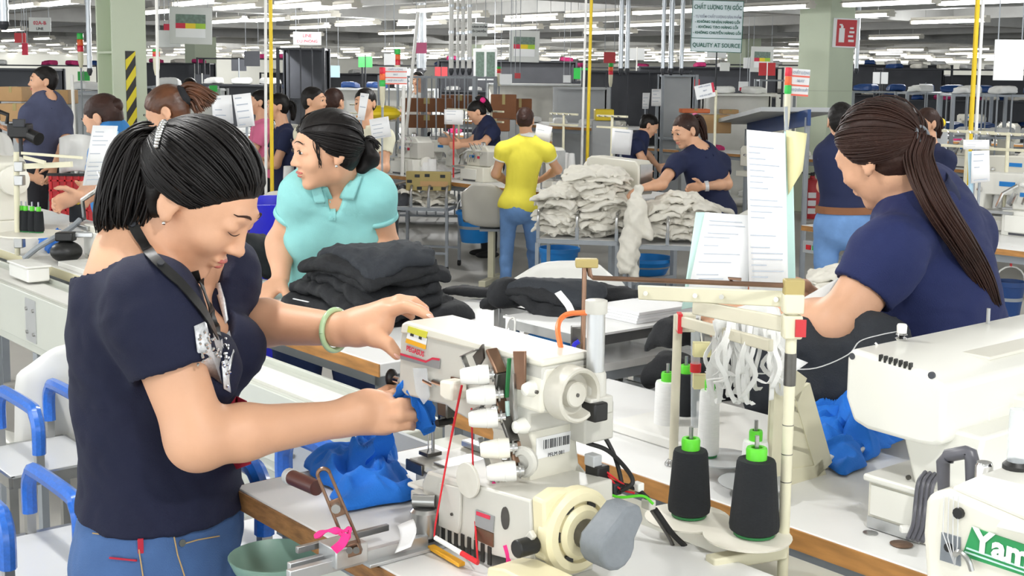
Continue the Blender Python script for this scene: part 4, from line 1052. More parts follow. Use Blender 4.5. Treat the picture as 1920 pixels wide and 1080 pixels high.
for P in (t1, i1, i2, j5):
    d = (P[-1] - P[-2]).normalized(); c = P[-1] + d * .002 - Vector((0, 1, 0)) * .008 + Z * (.004 if P is not t1 else .0)
    b = MB(); b.ell((0, 0, 0), (.0055, .0025, .0075), 10, 6); q = d.to_track_quat('Z', 'Y').to_matrix().to_4x4(); q.translation = c; b.v = [tuple(q @ Vector(v)) for v in b.v]; obj('fingernail', b, 'nail', w1)
sh, F1, en = shirt(J, w1, 'navy_knit', s1, sleeve=.50, g=.013, hem=-.04, bust=1.15, res=.006, neck=[((0, .03, 1.02), (.135, .14, .12)), ((0, .10, .88), (.075, .07, .10))], seed=4, fold=.005, ff=22, belly=.02, w=1.0, smul=1.12, hemn=(.05, 0, 1), fold2=.003)
jeans(J, w1, 'jeans', s1, top=.085, res=.0075, seed=8, fold=.0025, w=1.0)
for k in ('R', 'L'): shoe(w1, J['a' + k], F1[1], 'black_rubber', s1)
# jeans details: pocket seams, stitches, tag, rivet on the near hip
def on_mesh(o, px, py, off=.002): return surf(px, py, [o], off)
jn = [c for c in kids(w1) if c.name.startswith('jeans')][0]
bpy.context.view_layer.update()
for pts in (((175, 1000), (215, 1005), (258, 1003)), ((258, 1003), (262, 1040), (268, 1080)), ((325, 1003), (332, 1040), (345, 1080)), ((336, 1022), (370, 1012), (410, 1005))):
    obj('seam_stitch', MB().tube([on_mesh(jn, *p, .0015)[0] for p in [tuple(np.array(pts[i]) * (1 - f) + np.array(pts[i + 1]) * f) for i in range(len(pts) - 1) for f in (0, .25, .5, .75)] + [pts[-1]]], .0012, 5), 'stitch', jn)
p, nn = on_mesh(jn, 264, 1024, .003); obj('pocket_tag', MB().bar(p - Z * .012, p + Z * .012, .009, .003, nn), 'red_cloth', jn)
p, nn = on_mesh(jn, 340, 1018, .001); obj('rivet', MB().cyl(p, p + nn * .003, .006, n=12), 'steel', jn)
p, nn = on_mesh(jn, 232, 1045, .0015); obj('pocket_label', MB().bar(p - U * 0 - Vector((.022, 0, .001)), p + Vector((.022, -.003, -.004)), .003, .006, nn), 'red_cloth', jn)
# hair
hair_cap(h1, 'hair_black', w1, .004, grow=.01, seed=3, groove=.0012, front=.0)
tie1 = (.02, -.49, .17)
locks(h1, 'hair_black', w1, tie1, 950, .0108, 5, .03, 12, .035)
tw = at(296, 262, 2.10)
P0 = h1.p(*tie1)
for i, (pp, w_) in enumerate((([P0, at(262, 275, 2.13), at(232, 340, 2.12), at(212, 405, 2.11), at(205, 435, 2.11)], .030), ([P0, at(275, 290, 2.12), at(255, 350, 2.10), at(243, 410, 2.10), at(240, 432, 2.10)], .032), ([P0, at(245, 272, 2.14), at(215, 330, 2.14), at(200, 400, 2.13), at(192, 440, 2.13)], .02), ([P0, at(282, 300, 2.12), at(280, 350, 2.11), at(272, 400, 2.11)], .024))):
    tail(pp, lambda f, w_=w_: w_ * (.45 + .75 * math.sin(math.pi * min(1, f * .8 + .15))), 0, 110, 'hair_black', w1, seed=20 + i, r=.0026)
# hair clip, ear stud
b = MB(); cc = [at(306, 232, 2.08), at(300, 245, 2.06), at(296, 258, 2.055), at(293, 275, 2.06)]
clip = thing('hair_clip', 'black claw clip with shiny stones in the bending woman\'s ponytail', 'hair clip', Matrix.Translation(cc[2]))
obj('clip_body', MB().tube(spline(cc, 4), .009, 8, .7), 'black_plastic', clip)
for i, q in enumerate(spline(cc, 3)): obj('stone', MB().ell(q + Vector((.002, -.007, .002)), (.005, .004, .005), 8, 6), 'chrome', clip)
obj('clip_spike', MB().tube([cc[0], at(312, 226, 2.08)], .004, 6), 'black_plastic', clip)
e = h1.p(.352, .0, -.165); obj('ear_stud', MB().ell(e, .0035, 8, 6), 'chrome', w1)
for q in (1, -1):
    pts = [h1.p(q * (.06 + .15 * k / 6), .392 - .05 * (k / 6) ** 2 * 1.6, .135 + .02 * math.sin(math.pi * min(1, k / 5))) for k in range(7)]
    obj('eyebrow', MB().tube(pts, [.001, .002, .0024, .0024, .002, .0015, .0007], 6, .5), 'hair_brown', w1)
    pts = [h1.p(q * (.07 + .13 * k / 6), .385 - .04 * (k / 6) ** 2, .012 - .018 * math.sin(math.pi * k / 6)) for k in range(7)]
    obj('lashes', MB().tube(pts, [.0004, .0008, .001, .001, .001, .0008, .0004], 5), 'hair_brown', w1)
S = SDF(); S.ell(h1.p(0, .3635, -.235), h1.r(.085, .038, .020), h1.R, .004); S.ell(h1.p(0, .355, -.278), h1.r(.07, .039, .024), h1.R, .003); obj('lips', S.mesh(.0025), 'lip', w1, smooth=180)
# lanyard, placed on the body and the shirt
bd = [c for c in kids(w1) if c.name.startswith('body')][0]
def drape(pts, objs, off=.004, n=5):
    P = spline([Vector((p[0], p[1], 0)) for p in pts], n); return [surf(p.x, p.y, objs, off) for p in P]
ln = thing('lanyard', 'black strap lanyard hanging round the bending woman\'s neck', 'lanyard', Matrix.Translation(at(405, 640, 2.05)))
Q = drape(((246, 408), (258, 440), (275, 472), (300, 500), (330, 528), (355, 556), (380, 590), (400, 630)), [bd, sh], .006)
obj('strap', MB().ribbon([q[0] for q in Q], .017, [q[1].cross(Vector((.5, 0, -.8))) for q in Q], .001), 'black_plastic', ln)
Q = drape(((364, 505), (370, 530), (382, 565), (396, 600), (404, 632)), [bd, sh], .006)
obj('strap', MB().ribbon([q[0] for q in Q], .013, [q[1].cross(Vector((.3, 0, -.9))) for q in Q], .001), 'black_plastic', ln)
for p in ((252, 424), (300, 500)):
    q = surf(*p, [bd, sh], .007); obj('snap_button', MB().cyl(q[0], q[0] + q[1] * .003, .0055, n=10), 'dark_steel', ln)
# beaded print on the chest
def patch(poly, m, name, off=.003):
    b = MB(); ctr = np.mean(poly, 0); pts = [surf(p[0], p[1], [sh], off)[0] for p in poly]; c = surf(ctr[0], ctr[1], [sh], off)[0]
    n = len(pts); b.add([c] + pts, [(0, 1 + i, 1 + (i + 1) % n) for i in range(n)]); return obj(name, b, m, sh, solid=.002, smooth=180)
patch(((362, 612), (380, 604), (405, 630), (414, 655), (408, 690), (414, 720), (398, 705), (382, 700), (368, 660)), 'silver_bead', 'beaded_print')
patch(((412, 640), (432, 622), (436, 660), (428, 700), (430, 735), (418, 728), (414, 690)), 'silver_bead', 'beaded_print')
patch(((404, 535), (414, 530), (422, 560), (430, 600), (424, 610), (414, 575)), 'silver_bead', 'beaded_print')
rr = random.Random(9)
for k in range(60):
    a = rr.uniform(0, 6.28); q = rr.random() ** .5; px, py = 388 + 22 * q * math.cos(a), 655 + 42 * q * math.sin(a)
    if k % 3 == 0: px, py = 422 + 8 * q * math.cos(a), 680 + 45 * q * math.sin(a)
    p = surf(px, py, [sh], .004)[0]; obj('bead', MB().ell(p, .0028, 6, 4), 'chrome', sh)
patch(((422, 768), (440, 742), (462, 752), (470, 800), (470, 870), (440, 880), (424, 850)), 'red_cloth', 'red_patch')
# jade bangle
wc = at(628, 619, 2.225); ax = (J['wL'] - J['eL']).normalized()
x_ = ax.cross(Z).normalized(); y_ = ax.cross(x_)
b = MB(); b.tube([wc + x_ * (.033 * math.cos(a)) + y_ * (.036 * math.sin(a)) for a in np.linspace(0, 2 * math.pi, 33)], .0052, 10)
tag(obj('bangle', b, 'jade', None), 'pale green jade bangle on the bending woman\'s left wrist', 'bracelet')

# ================================================================ woman in aqua polo
J = dict(pv=at(612, 560, 4.36), nk=at(632, 328, 4.14), sR=at(566, 366, 4.12), eR=at(526, 456, 4.20), wR=at(527, 522, 4.14), sL=at(702, 364, 4.14), eL=at(722, 462, 4.22), wL=at(668, 520, 4.02))
s2 = 1.1
stand(J, s2, feet=(J['pv'].x, J['pv'].y + .05))
w2 = thing('person', 'woman in aqua polo shirt leaning on bench behind the black pile, looking left', 'person', Vector((J['pv'].x, J['pv'].y, 0)))
h2 = HF(at(609, 281, 4.04), (-.84, -.46, -.12), (-.06, -.1, 1), .250)
S = SDF(); torso_sdf(S, J, -.004, s2, True, .75, 0, 1.0)
S.cap(h2.p(0, -.10, -.22), J['nk'], .060, .066, .03); head_sdf(S, h2); arm_sdf(S, J, 'R', s2, 1.05); arm_sdf(S, J, 'L', s2, 1.05)
hand_sdf(S, J['wR'], (-.35, -.45, -.35), (0, 0, -1), (.8, -.5, 0), s2, .25)
hand_sdf(S, J['wL'], (-.8, -.5, -.1), (0, 0, -1), (0, -.3, 1), s2, .5)
vs, fs = S.mesh(.006); obj('body', (smooth_mesh(vs, fs, 1), fs), 'skin', w2, smooth=180)
sh2, F2, en = shirt(J, w2, 'aqua_knit', s2, sleeve=.46, g=.011, hem=.02, bust=.85, w=1.0, res=.008, neck=[((0, .02, 1.06), (.060, .062, .055)), ((0, .075, .99), (.024, .05, .075))], seed=14, fold=.0035, ff=20, smul=.92, fold2=.002)
bpy.context.view_layer.update(); bd2 = [c for c in kids(w2) if c.name.startswith('body')][0]
def drape_patch(poly, objs, off, m, name, par, n=6, th=.004):
    """four-cornered patch laid over the given meshes (photo pixels)"""
    b = MB(); A, B_, C_, D_ = [Vector((p[0], p[1], 0)) for p in poly]
    b.grid(lambda i, j: surf(*(A.lerp(B_, i).lerp(D_.lerp(C_, i), j)).xy, objs, off)[0], n, n); return obj(name, b, m, par, solid=th, smooth=180)
drape_patch(((602, 346), (610, 380), (590, 380), (582, 352)), [sh2], .009, 'aqua_knit', 'collar', w2)
drape_patch(((656, 322), (642, 372), (664, 374), (678, 334)), [sh2], .009, 'aqua_knit', 'collar', w2)
jeans(J, w2, 'jeans_dark', s2, top=.05, res=.011, seed=9)
for k in ('R', 'L'): shoe(w2, J['a' + k], F2[1], 'black_rubber', s2)
for (a, b_, r1, k) in en:
    obj('sleeve_band', MB().cyl(b_.lerp(a, .17), b_.lerp(a, -.01), r1 + .0015, r1 + .003, 24, cap=False), 'aqua_knit', sh2, solid=.003)
r, f, ax, L, c = F2
bpy.context.view_layer.update()
Q = [surf(px, py, [sh2], .003) for px, py in ((608, 352), (614, 368), (620, 384), (622, 398), (623, 412))]
obj('placket', MB().ribbon([q[0] for q in Q], .022, [Vector((1, 0, 0))] * 5, .0015), 'aqua_knit', sh2)
for px, py in ((616, 378), (621, 394), (622, 408)):
    q = surf(px, py, [sh2], .004); obj('button', MB().cyl(q[0], q[0] + q[1] * .003, .006, n=10), 'aqua_knit', sh2)
hair_cap(h2, 'hair_black', w2, .006, grow=.008, seed=3, groove=.001)
locks(h2, 'hair_black', w2, (.02, -.50, -.02), 500, .012, 6, .03, 10, .03)
S = SDF()
for (a_, b_, r_) in (((0, -.55, -.05), (0, -.60, -.22), .12), ((.06, -.56, -.12), (.05, -.5, -.28), .09), ((-.05, -.58, -.15), (0, -.45, -.33), .08)): S.cap(h2.p(*a_), h2.p(*b_), r_ * h2.H, None, .015)
obj('hair_bun', folds(S.mesh(.006), .005, 70, 4), 'hair_black', w2, smooth=180)
tail([h2.p(0, -.52, .0), h2.p(-.03, -.62, .03), h2.p(-.05, -.72, -.08)], .02, .012, 26, 'hair_black', w2, seed=31, r=.004)
tail([h2.p(-.28, .22, .2), h2.p(-.30, .20, .0), h2.p(-.29, .19, -.18)], .006, .003, 8, 'hair_black', w2, seed=32, r=.0014, name='loose_strand')
S = SDF(); S.ell(h2.p(0, -.53, 0), h2.r(.09, .06, .09), h2.R, .01); obj('scrunchie', folds(S.mesh(.006), .003, 120, 2), 'black_cloth', w2, smooth=180)
face_bits(h2, w2)
e = h2.p(-.352, 0, -.165); obj('ear_stud', MB().ell(e, .005, 8, 6), 'chrome', w2)
# ================================================================ woman in navy polo with the long ponytail
J = dict(pv=at(1785, 690, 3.02), nk=at(1722, 385, 2.92), sL=at(1672, 470, 2.74), eL=at(1572, 608, 2.70), wL=at(1440, 592, 2.86), sR=at(1806, 440, 3.08), eR=at(1700, 560, 3.22), wR=at(1540, 565, 3.12))
s3 = 1.08
stand(J, s3, feet=(J['pv'].x + .05, J['pv'].y + .1))
w3 = thing('person', 'woman in navy polo with long dark ponytail, seen from behind, bending left', 'person', Vector((J['pv'].x, J['pv'].y, 0)))
h3 = HF(at(1648, 290, 2.90), (-.60, .70, -.40), (-.28, .12, .95), .236)
S = SDF(); torso_sdf(S, J, -.004, s3, True, 1.1)
S.cap(h3.p(0, -.12, -.22), J['nk'], .058, .066, .03); head_sdf(S, h3); arm_sdf(S, J, 'R', s3, 1.1); arm_sdf(S, J, 'L', s3, 1.25)
hand_sdf(S, J['wL'], (-1, .1, -.1), (0, 1, 0), (0, .3, 1), s3, .6); hand_sdf(S, J['wR'], (-1, -.1, -.1), (0, 0, -1), (0, -.5, 1), s3, .6)
vs, fs = S.mesh(.0055); obj('body', (smooth_mesh(vs, fs, 1), fs), 'skin', w3, smooth=180)
sh3, F3, en = shirt(J, w3, 'navy_polo', s3, sleeve=.56, g=.014, hem=.06, bust=1.1, res=.007, neck=[((0, .022, 1.06), (.066, .066, .06))], seed=24, fold=.0045, ff=20, smul=1.1, belly=.03, w=1.08, fold2=.0025)
collar(J, F3, w3, 'navy_dark', s3, h=.05, rad=.066, z0=1.02)
jeans(J, w3, 'trouser_black', s3, top=.05, res=.011, seed=19)
for k in ('R', 'L'): shoe(w3, J['a' + k], F3[1], 'black_rubber', s3)
hair_cap(h3, 'hair_brown', w3, .005, grow=.008, seed=5, groove=.001)
tie3 = (.0, -.50, .0)
locks(h3, 'hair_brown', w3, tie3, 900, .0105, 9, .03, 12, .03)
P0 = h3.p(*tie3)
tail([P0, at(1722, 300, 2.80), at(1750, 370, 2.74), at(1800, 450, 2.76), at(1842, 520, 2.84), at(1866, 575, 2.90)], lambda f: .036 * (.5 + .6 * math.sin(math.pi * min(1, f * .62 + .18))) * (1 - .45 * f), 0, 200, 'hair_brown', w3, seed=41, r=.003, wav=.006)
q = P0; obj('hair_tie', MB().tube([q + h3.x * (.022 * math.cos(a)) + h3.z * (.022 * math.sin(a)) for a in np.linspace(0, 6.283, 17)], .005, 6), 'grey_plastic', w3)
# ================================================================ helpers for things on the benches
def fv(px, py, v): p = onv(px, py, v); return (p.dot(U), p.z)
def fu(px, py, u): p = onu(px, py, u); return (p.dot(V), p.z)
def pv(pts, v, dep): return MB(G).prism([fv(px, py, v) for px, py in pts], 'y', v, v + dep)
def pu(pts, u, dep): return MB(G).prism([fu(px, py, u) for px, py in pts], 'x', u - dep, u)
def heap(corners, h, f, seed, m, name, parent=None, N=64, rag=.012, th=.003, base=None):
    """crumpled cloth: bilinear patch with ridged folds"""
    A, B, C, D = [np.array(c) for c in corners]; i = np.linspace(0, 1, N + 1); a, b = np.meshgrid(i, i); a = a.ravel()[:, None]; b = b.ravel()[:, None]
    P = A * (1 - a) * (1 - b) + B * a * (1 - b) + C * a * b + D * (1 - a) * b
    Q = P.astype(np.float32); win = np.minimum(1, 5.5 * np.minimum(np.minimum(a, 1 - a), np.minimum(b, 1 - b)))[:, 0]
    R = 1 - np.abs(wrinkle(Q, f, seed)); R2 = 1 - np.abs(wrinkle(Q, f * 2.1, seed + 3))
    P[:, 2] += h * (.12 + .88 * win ** .6) * np.clip(.55 * R + .3 * R2 + .15, 0, 1.2)
    P[:, 0] += rag * wrinkle(Q, f * 1.4, seed + 7) * (1.2 - win * .4); P[:, 1] += rag * wrinkle(Q, f * 1.4, seed + 8) * (1.2 - win * .4)
    if base is not None: P[:, 2] = np.maximum(P[:, 2], base + th)
    n = N + 1; k = np.arange(N); jj, ii = np.meshgrid(k, k, indexing='ij'); o = (jj * n + ii).ravel()
    return obj(name, (P, np.stack([o, o + 1, o + n + 1, o + n], 1)), m, parent, smooth=180, solid=th)
def garment(c, half, rz, m, seed, amp=.012, droop=0., name='garment', parent=None, res=.010, f=14, fold=.004, sag=0.):
    """soft folded garment: rounded slab bent by smooth noise; droop hangs its rim down"""
    c = Vector(c); R = Matrix.Rotation(rz, 3, 'Z'); A = [tuple(R @ Vector(v)) for v in ((1, 0, 0), (0, 1, 0), (0, 0, 1))]; S = SDF()
    S.rbox(c, half, min(half[2] * .98, .03), A, 0)
    S.rbox(c + Vector((half[0] * .15, 0, half[2] * .9)), (half[0] * .8, half[1] * .88, half[2] * .5), half[2] * .45, A, .004)
    cc = npv(c); hx = max(half[0], half[1])
    def warp(P):
        Q = P.copy(); d = Q - cc; q = np.array(P); q[:, 2] = 0
        Q[:, 2] -= amp * wrinkle(q, f, seed); r = np.sqrt((d[:, 0] / half[0]) ** 2 + (d[:, 1] / half[1]) ** 2)
        if droop: Q[:, 2] += droop * np.clip(r - .55, 0, 1) ** 1.5 * 2
        Q[:, 0] -= amp * 1.3 * wrinkle(P, f * .7, seed + 2); Q[:, 1] -= amp * 1.3 * wrinkle(P, f * .7, seed + 4)
        return Q
    S.warp = warp
    ops = S.ops; S.ops = [(f_, k, mm, lo - amp * 2 - np.array((.02, .02, droop * 1.3)), hi + amp * 2 + .02) for f_, k, mm, lo, hi in ops]
    return obj(name, folds(S.mesh(res, .01), fold, 46, seed, fold * .6, it=1), m, parent, smooth=180)
def cone_thread(base, m, label, h=.11, r0=.034, r1=.027, cap='green_plastic', pin=True, group='thread cones', short=False):
    t = thing('thread_cone', label, 'thread cone', base); b = Vector(base)
    obj('thread_winding', MB().lathe([(r0 * .8, .004), (r0 * .97, .008), (r0, .016), (r1, h - .006), (r1 * .93, h - .001), (r1 * .5, h)], b, n=22), m, t, smooth=40)
    if cap:
        obj('cone_top', MB().lathe([(r1 * .52, h - .012), (r1 * .55, h + .014), (r1 * .5, h + .018), (r1 * .3, h + .018), (r1 * .28, h + .006)], b, n=16), cap, t, smooth=30)
        obj('cone_base', MB().lathe([(r0 * .82, .0), (r0 * .84, .004), (r0 * .78, .0045)], b, n=18), 'dark_green' if cap == 'green_plastic' else cap, t)
    if pin: obj('spindle', MB().cyl(b + Z * (h + .005), b + Z * (h + .036), .0035, n=8), 'steel', t)
    return t
# ---- blue cloth at the machine
t = thing('blue_garment', 'bright blue crumpled garment lying left of the nearest machine and under its needle', 'garment', onz(690, 905, TT))
heap([onz(572, 868, TT), onz(712, 846, TT), onz(792, 940, TT), onz(640, 962, TT)], .055, 30, 3, 'blue_cloth', 'heap', t, rag=.012, N=90)
heap([onz(640, 900, TT), onz(690, 850, TT), onz(745, 870, TT), onz(720, 940, TT)], .080, 36, 13, 'blue_cloth', 'heap_fold', t, N=64, rag=.010)
Q = spline([at(700, 872, 2.2), at(716, 846, 2.18), at(722, 815, 2.17), at(726, 795, 2.16)], 5); obj('hanging_strip', MB().ribbon(Q, [.032 + .006 * math.sin(i) for i in range(len(Q))], Vector((1, .3, 0)), .0015), 'blue_cloth', t)
Q = spline([at(745, 752, 2.12), at(760, 728, 2.10), at(775, 722, 2.10), at(788, 745, 2.09), at(800, 778, 2.10), at(804, 812, 2.12)], 5)
b = MB().ribbon(Q, [.02 + .016 * math.sin(1.9 * i / len(Q) * math.pi / 2) + .004 * math.sin(i * 1.7) for i in range(len(Q))], [Vector((1, -.2 + .05 * i, .5 - .05 * i)) for i in range(len(Q))], .0015); obj('gripped_fold', b, 'blue_cloth', t)
Q = spline([at(752, 770, 2.13), at(770, 752, 2.10), at(790, 770, 2.09), at(800, 800, 2.10), at(812, 800, 2.11)], 5); obj('gripped_fold', MB().ribbon(Q, .026, [Vector((.3, -.6, .7))] * len(Q), .0015), 'blue_cloth', t)
S = SDF(); S.ell(at(783, 775, 2.12), (.022, .016, .026), None, .01); S.cap(at(770, 745, 2.125), at(795, 800, 2.115), .014, .012, .01); obj('bunched_cloth', folds(S.mesh(.0035), .004, 110, 5, .002), 'blue_cloth', t, smooth=180)
# ---- guide with slotted lever on the bench front
t = thing('edge_guide', 'steel edge guide with slotted lever and bright pink tie on bench front', 'sewing attachment', gframe(-1.545, 1.0, TT))
obj('rail', MB(G).bx(-1.556, -1.544, .86, 1.10, TT + .004, TT + .022), 'aluminium', t, bevel=.001)
obj('rail', MB(G).bx(-1.580, -1.570, .875, .98, TT + .006, TT + .022), 'aluminium', t, bevel=.001)
obj('rail_base', MB(G).bx(-1.59, -1.53, .985, 1.13, TT + .0005, TT + .006), 'aluminium', t, bevel=.001)
obj('slider_block', MB(G).bx(-1.585, -1.535, .93, .985, TT + .010, TT + .040), 'aluminium', t, bevel=.002)
obj('scale_bar', MB(G).bx(-1.60, -1.592, .90, 1.06, TT + .024, TT + .034), 'steel', t, bevel=.001)
pa, pb = at(662, 1022, 1.80), at(607, 890, 1.80)
sd = (pb - pa).normalized().cross(Vector((0, 1, 0))).normalized()
for q in (-1, 1): obj('lever_side', MB().bar(pa + sd * q * .010, pb + sd * q * .009, .004, .006, Vector((0, 1, 0))), 'bronze_steel', t, bevel=.001)
b = MB(); c0 = pb; b.tube([c0 + sd * (.009 * math.cos(a)) + (pb - pa).normalized() * (.009 * math.sin(a)) for a in np.linspace(0, math.pi, 9)], .003, 6); obj('lever_end', b, 'bronze_steel', t)
pm = pa.lerp(pb, .55); obj('lever_web', MB().bar(pm - (pb - pa) * .13, pm + (pb - pa) * .10, .017, .004, Vector((0, 1, 0))), 'bronze_steel', t, bevel=.001)
obj('lever_nut', MB().cyl(pm - Vector((0, .002, 0)), pm - Vector((0, .012, 0)), .007, n=10), 'steel', t)
obj('lever_foot', MB().bar(pa - Z * .006 - sd * .012, pa + sd * .016 - Z * .004, .02, .018), 'bronze_steel', t, bevel=.002)
for px in (655, 668): obj('foot_screw', MB().cyl(at(px, 1032, 1.785), at(px, 1032, 1.775), .005, n=10), 'steel_dark', t)
ra, rb = at(540, 892, 1.90), at(594, 915, 1.83)
obj('roller', MB().cyl(ra.lerp(rb, .15), rb, .0115, n=16), 'maroon', t); obj('roller_tip', MB().cyl(ra, ra.lerp(rb, .16), .0125, .0128, 16), 'grey_panel', t, bevel=.002)
M_ = at(646, 1000, 1.78)
obj('pink_tie', MB().tube(spline([at(590, 1006, 1.79), at(615, 995, 1.785), at(640, 996, 1.78), at(655, 994, 1.78), at(652, 1006, 1.775), at(636, 1000, 1.775)], 5), [.004 + .002 * math.sin(i) for i in range(26)], 7, .6), 'pink_cloth', t)
obj('pink_tie_end', MB().ribbon(spline([at(650, 1000, 1.775), at(642, 1018, 1.77), at(626, 1032, 1.77)], 5), .013, Vector((1, 0, .5)), .0012), 'pink_cloth', t)
# ---- bowl below the bench edge
c = at(516, 1050, 1.98); t = thing('parts_bowl', 'shallow grey-green bowl on a bracket below the worn bench edge', 'bowl', c - Z * .04)
obj('bowl', MB().lathe([(.012, -.035), (.045, -.03), (.066, -.012), (.075, .008), (.073, .0085), (.063, -.008), (.042, -.025), (0, -.03)], c, n=28), 'bowl_green', t, smooth=60)
obj('bracket', MB().tube([c - Z * .035, c + Vector((.03, .03, -.07)), gw(-1.9, 1.08, .93)], .008, 8), 'black_plastic', t)
# ---- little things tied to the machine: pink strips, rubber bands, red thread, pen
tg = thing('pink_strip', 'pink and white cotton strip hanging below the lowest tension knob', 'fabric strip', at(915, 1075, 1.86))
obj('knot', MB().tube(spline([at(928, 905, 1.85), at(922, 918, 1.845), at(932, 925, 1.84), at(950, 942, 1.845)], 4), [.0045] * 13, 7, .7), 'pink_cloth', tg)
obj('strip', MB().ribbon([at(924, 918, 1.845), at(920, 950, 1.84), at(917, 985, 1.84)], .008, Vector((1, 0, 0)), .001), 'pink_pale', tg)
obj('strip', MB().ribbon([at(917, 985, 1.84), at(914, 1030, 1.835), at(911, 1078, 1.83)], .007, Vector((1, 0, 0)), .001), 'white_cloth', tg)
tg = thing('fabric_scrap', 'bunch of magenta and white fabric strips at the machine\'s front right', 'fabric strip', at(968, 1078, 1.80))
for k, (a, c, m_) in enumerate((((948, 1022), (952, 1070), 'pink_cloth'), ((972, 1020), (962, 1075), 'pink_cloth'), ((980, 1018), (970, 1068), 'pink_cloth'), ((966, 1020), (955, 1072), 'white_cloth'), ((976, 1028), (964, 1080), 'pink_cloth'))):
    obj('strip', MB().ribbon(spline([at(*a, 1.785), at((a[0] + c[0]) / 2 + 4, (a[1] + c[1]) / 2, 1.78), at(*c, 1.785)], 4), .008, Vector((1, 0, .2)), .001), m_, tg)
for pts, m_, nm, lb, r_ in ((((866, 722, 1.93), (840, 850, 1.91), (816, 985, 1.87), (814, 1005, 1.86), (850, 1030, 1.83), (897, 1058, 1.80)), 'thread_red', 'red_thread', 'red thread loop hanging from the tension knobs', .0016),
                            (((884, 765, 1.92), (886, 850, 1.90), (889, 950, 1.86), (896, 1058, 1.80)), 'thread_red', 'red_thread', 'straight red thread hanging down the machine front', .0016),
                            (((866, 722, 1.93), (858, 760, 1.925), (846, 820, 1.915)), 'thread_red', 'red_thread', 'short red thread below the top tension knob', .002)):
    tag(obj(nm, MB().tube([at(*p) for p in pts], r_, 5), m_), lb, 'thread')
t = thing('marker_pen', 'thin clear and red pen lying before the machine vents', 'pen', at(855, 1030, 1.80))
a, c = at(816, 1008, 1.835), at(896, 1055, 1.785); obj('barrel', MB().cyl(a, a.lerp(c, .62), .0038, n=8), 'white_plastic', t); obj('cap', MB().cyl(a.lerp(c, .62), c, .0042, n=8), 'red_plastic', t)
a, c = onz(808, 1032, TT) + Z * .006, onz(866, 1066, TT) + Z * .006; tag(obj('wooden_ruler', MB().bar(a, c, .012, .006), 'label_yellow', bevel=.001), 'short yellow wooden stick lying along the machine base', 'ruler')
tag(obj('paper_scrap', MB().grid(lambda i, j: at(745 + 30 * i + 6 * math.sin(4 * j), 985 + 52 * j - 12 * i, 1.88 - .05 * j), 6, 6), 'paper', solid=.001, smooth=180), 'small white paper hanging beside the steel post', 'paper')
# ---- thread stand of the near machine
t = thing('thread_stand', 'cream thread stand with two black cones on round plates', 'thread stand', gw(-1.206, 1.53, .975))
x0 = gw(-1.206, 1.53, 0)
zt = onv(1478, 530, 1.53).z
obj('pole', MB().cyl(x0 + Z * .975, x0 + Z * zt, .0085, n=14), 'ivory_paint', t)
obj('tape_band', MB().lathe([(.0092, 0), (.0092, .05)], x0 + Z * onv(1470, 720, 1.53).z, n=14), 'steel_dark', t)
for y in (795, 850, 902): obj('pole_mark', MB().lathe([(.0088, 0), (.0088, .0012)], x0 + Z * onv(1470, y, 1.53).z, n=14), 'steel_dark', t)
def armbar(a, b, w, hgt, m, name, par, bv=.002): return obj(name, MB().bar(a, b, w, hgt), m, par, bevel=bv)
A0 = at(1500, 562, 1.90); A1 = at(1198, 548, 2.10)
armbar(A0, A1, .008, .024, 'ivory_paint', 'thread_arm', t)
armbar(at(1490, 612, 1.90), at(1300, 575, 2.03), .008, .024, 'beige_paint', 'thread_arm', t)
for px in (1214, 1312, 1362, 1460): obj('arm_rivet', MB().cyl(A0.lerp(A1, (1500 - px) / 302) - Vector((.002, .005, 0)), A0.lerp(A1, (1500 - px) / 302) - Vector((.003, .009, 0)), .004, n=8), 'white_plastic', t)
obj('clamp', MB().box(x0 + Z * (zt - .03), (.03, .03, .03)), 'ivory_paint', t, bevel=.003)
obj('clamp', MB().box(x0 + Z * onv(1475, 610, 1.53).z, (.028, .028, .036)), 'ivory_paint', t, bevel=.003)
obj('rust_plate', MB().box(x0 + Z * onv(1475, 610, 1.53).z + Vector((.01, -.016, 0)), (.016, .004, .026)), 'red_paint', t)
B0, B1 = at(1488, 536, 1.90), at(1112, 521, 2.02)
obj('brass_rod', MB().tube([B0, B1, at(1106, 515, 2.02), at(1104, 500, 2.02)], .004, 8), 'bronze_steel', t)
obj('rod_block', MB().box(at(1488, 538, 1.90), (.03, .02, .024)), 'kraft_tape', t, bevel=.002)
obj('rod_block', MB().box(at(1100, 493, 2.02), (.036, .02, .014)), 'kraft_tape', t, bevel=.002)
obj('copper_post', MB().cyl(at(1096, 500, 2.02), at(1092, 700, 2.0), .004, n=10), 'bronze_steel', t)
obj('rod_hook', MB().tube([at(1375, 530, 1.94), at(1366, 522, 1.94), at(1390, 524, 1.935)], .0025, 6), 'bronze_steel', t)
pz = onv(1405, 985, 1.47).z
for px, py, u_, v_ in ((1402, 972, -1.232, 1.475), (1290, 934, -1.345, 1.463)):
    c = gw(u_, v_, 1.045); obj('spool_plate', MB().lathe([(.0, -.006), (.03, -.006), (.066, 0), (.068, .0035), (.0, .005)], c, n=30), 'spool_plastic', t, smooth=50)
    obj('plate_arm', MB().bar(c - Z * .012, x0 + Z * 1.033, .02, .012), 'ivory_paint', t, bevel=.002)
obj('plate_block', MB().bar(gw(-1.24, 1.40, 1.02), x0 + Z * 1.02, .026, .02), 'ivory_paint', t, bevel=.003)
cone_thread(gw(-1.226, 1.483, 1.051), 'thread_black', 'black thread cone with green top on the nearest round plate', .118, .0385, .030)
cone_thread(gw(-1.345, 1.466, 1.051), 'thread_black', 'black thread cone with green top on the plate beside the motor cables', .108, .034, .0275)
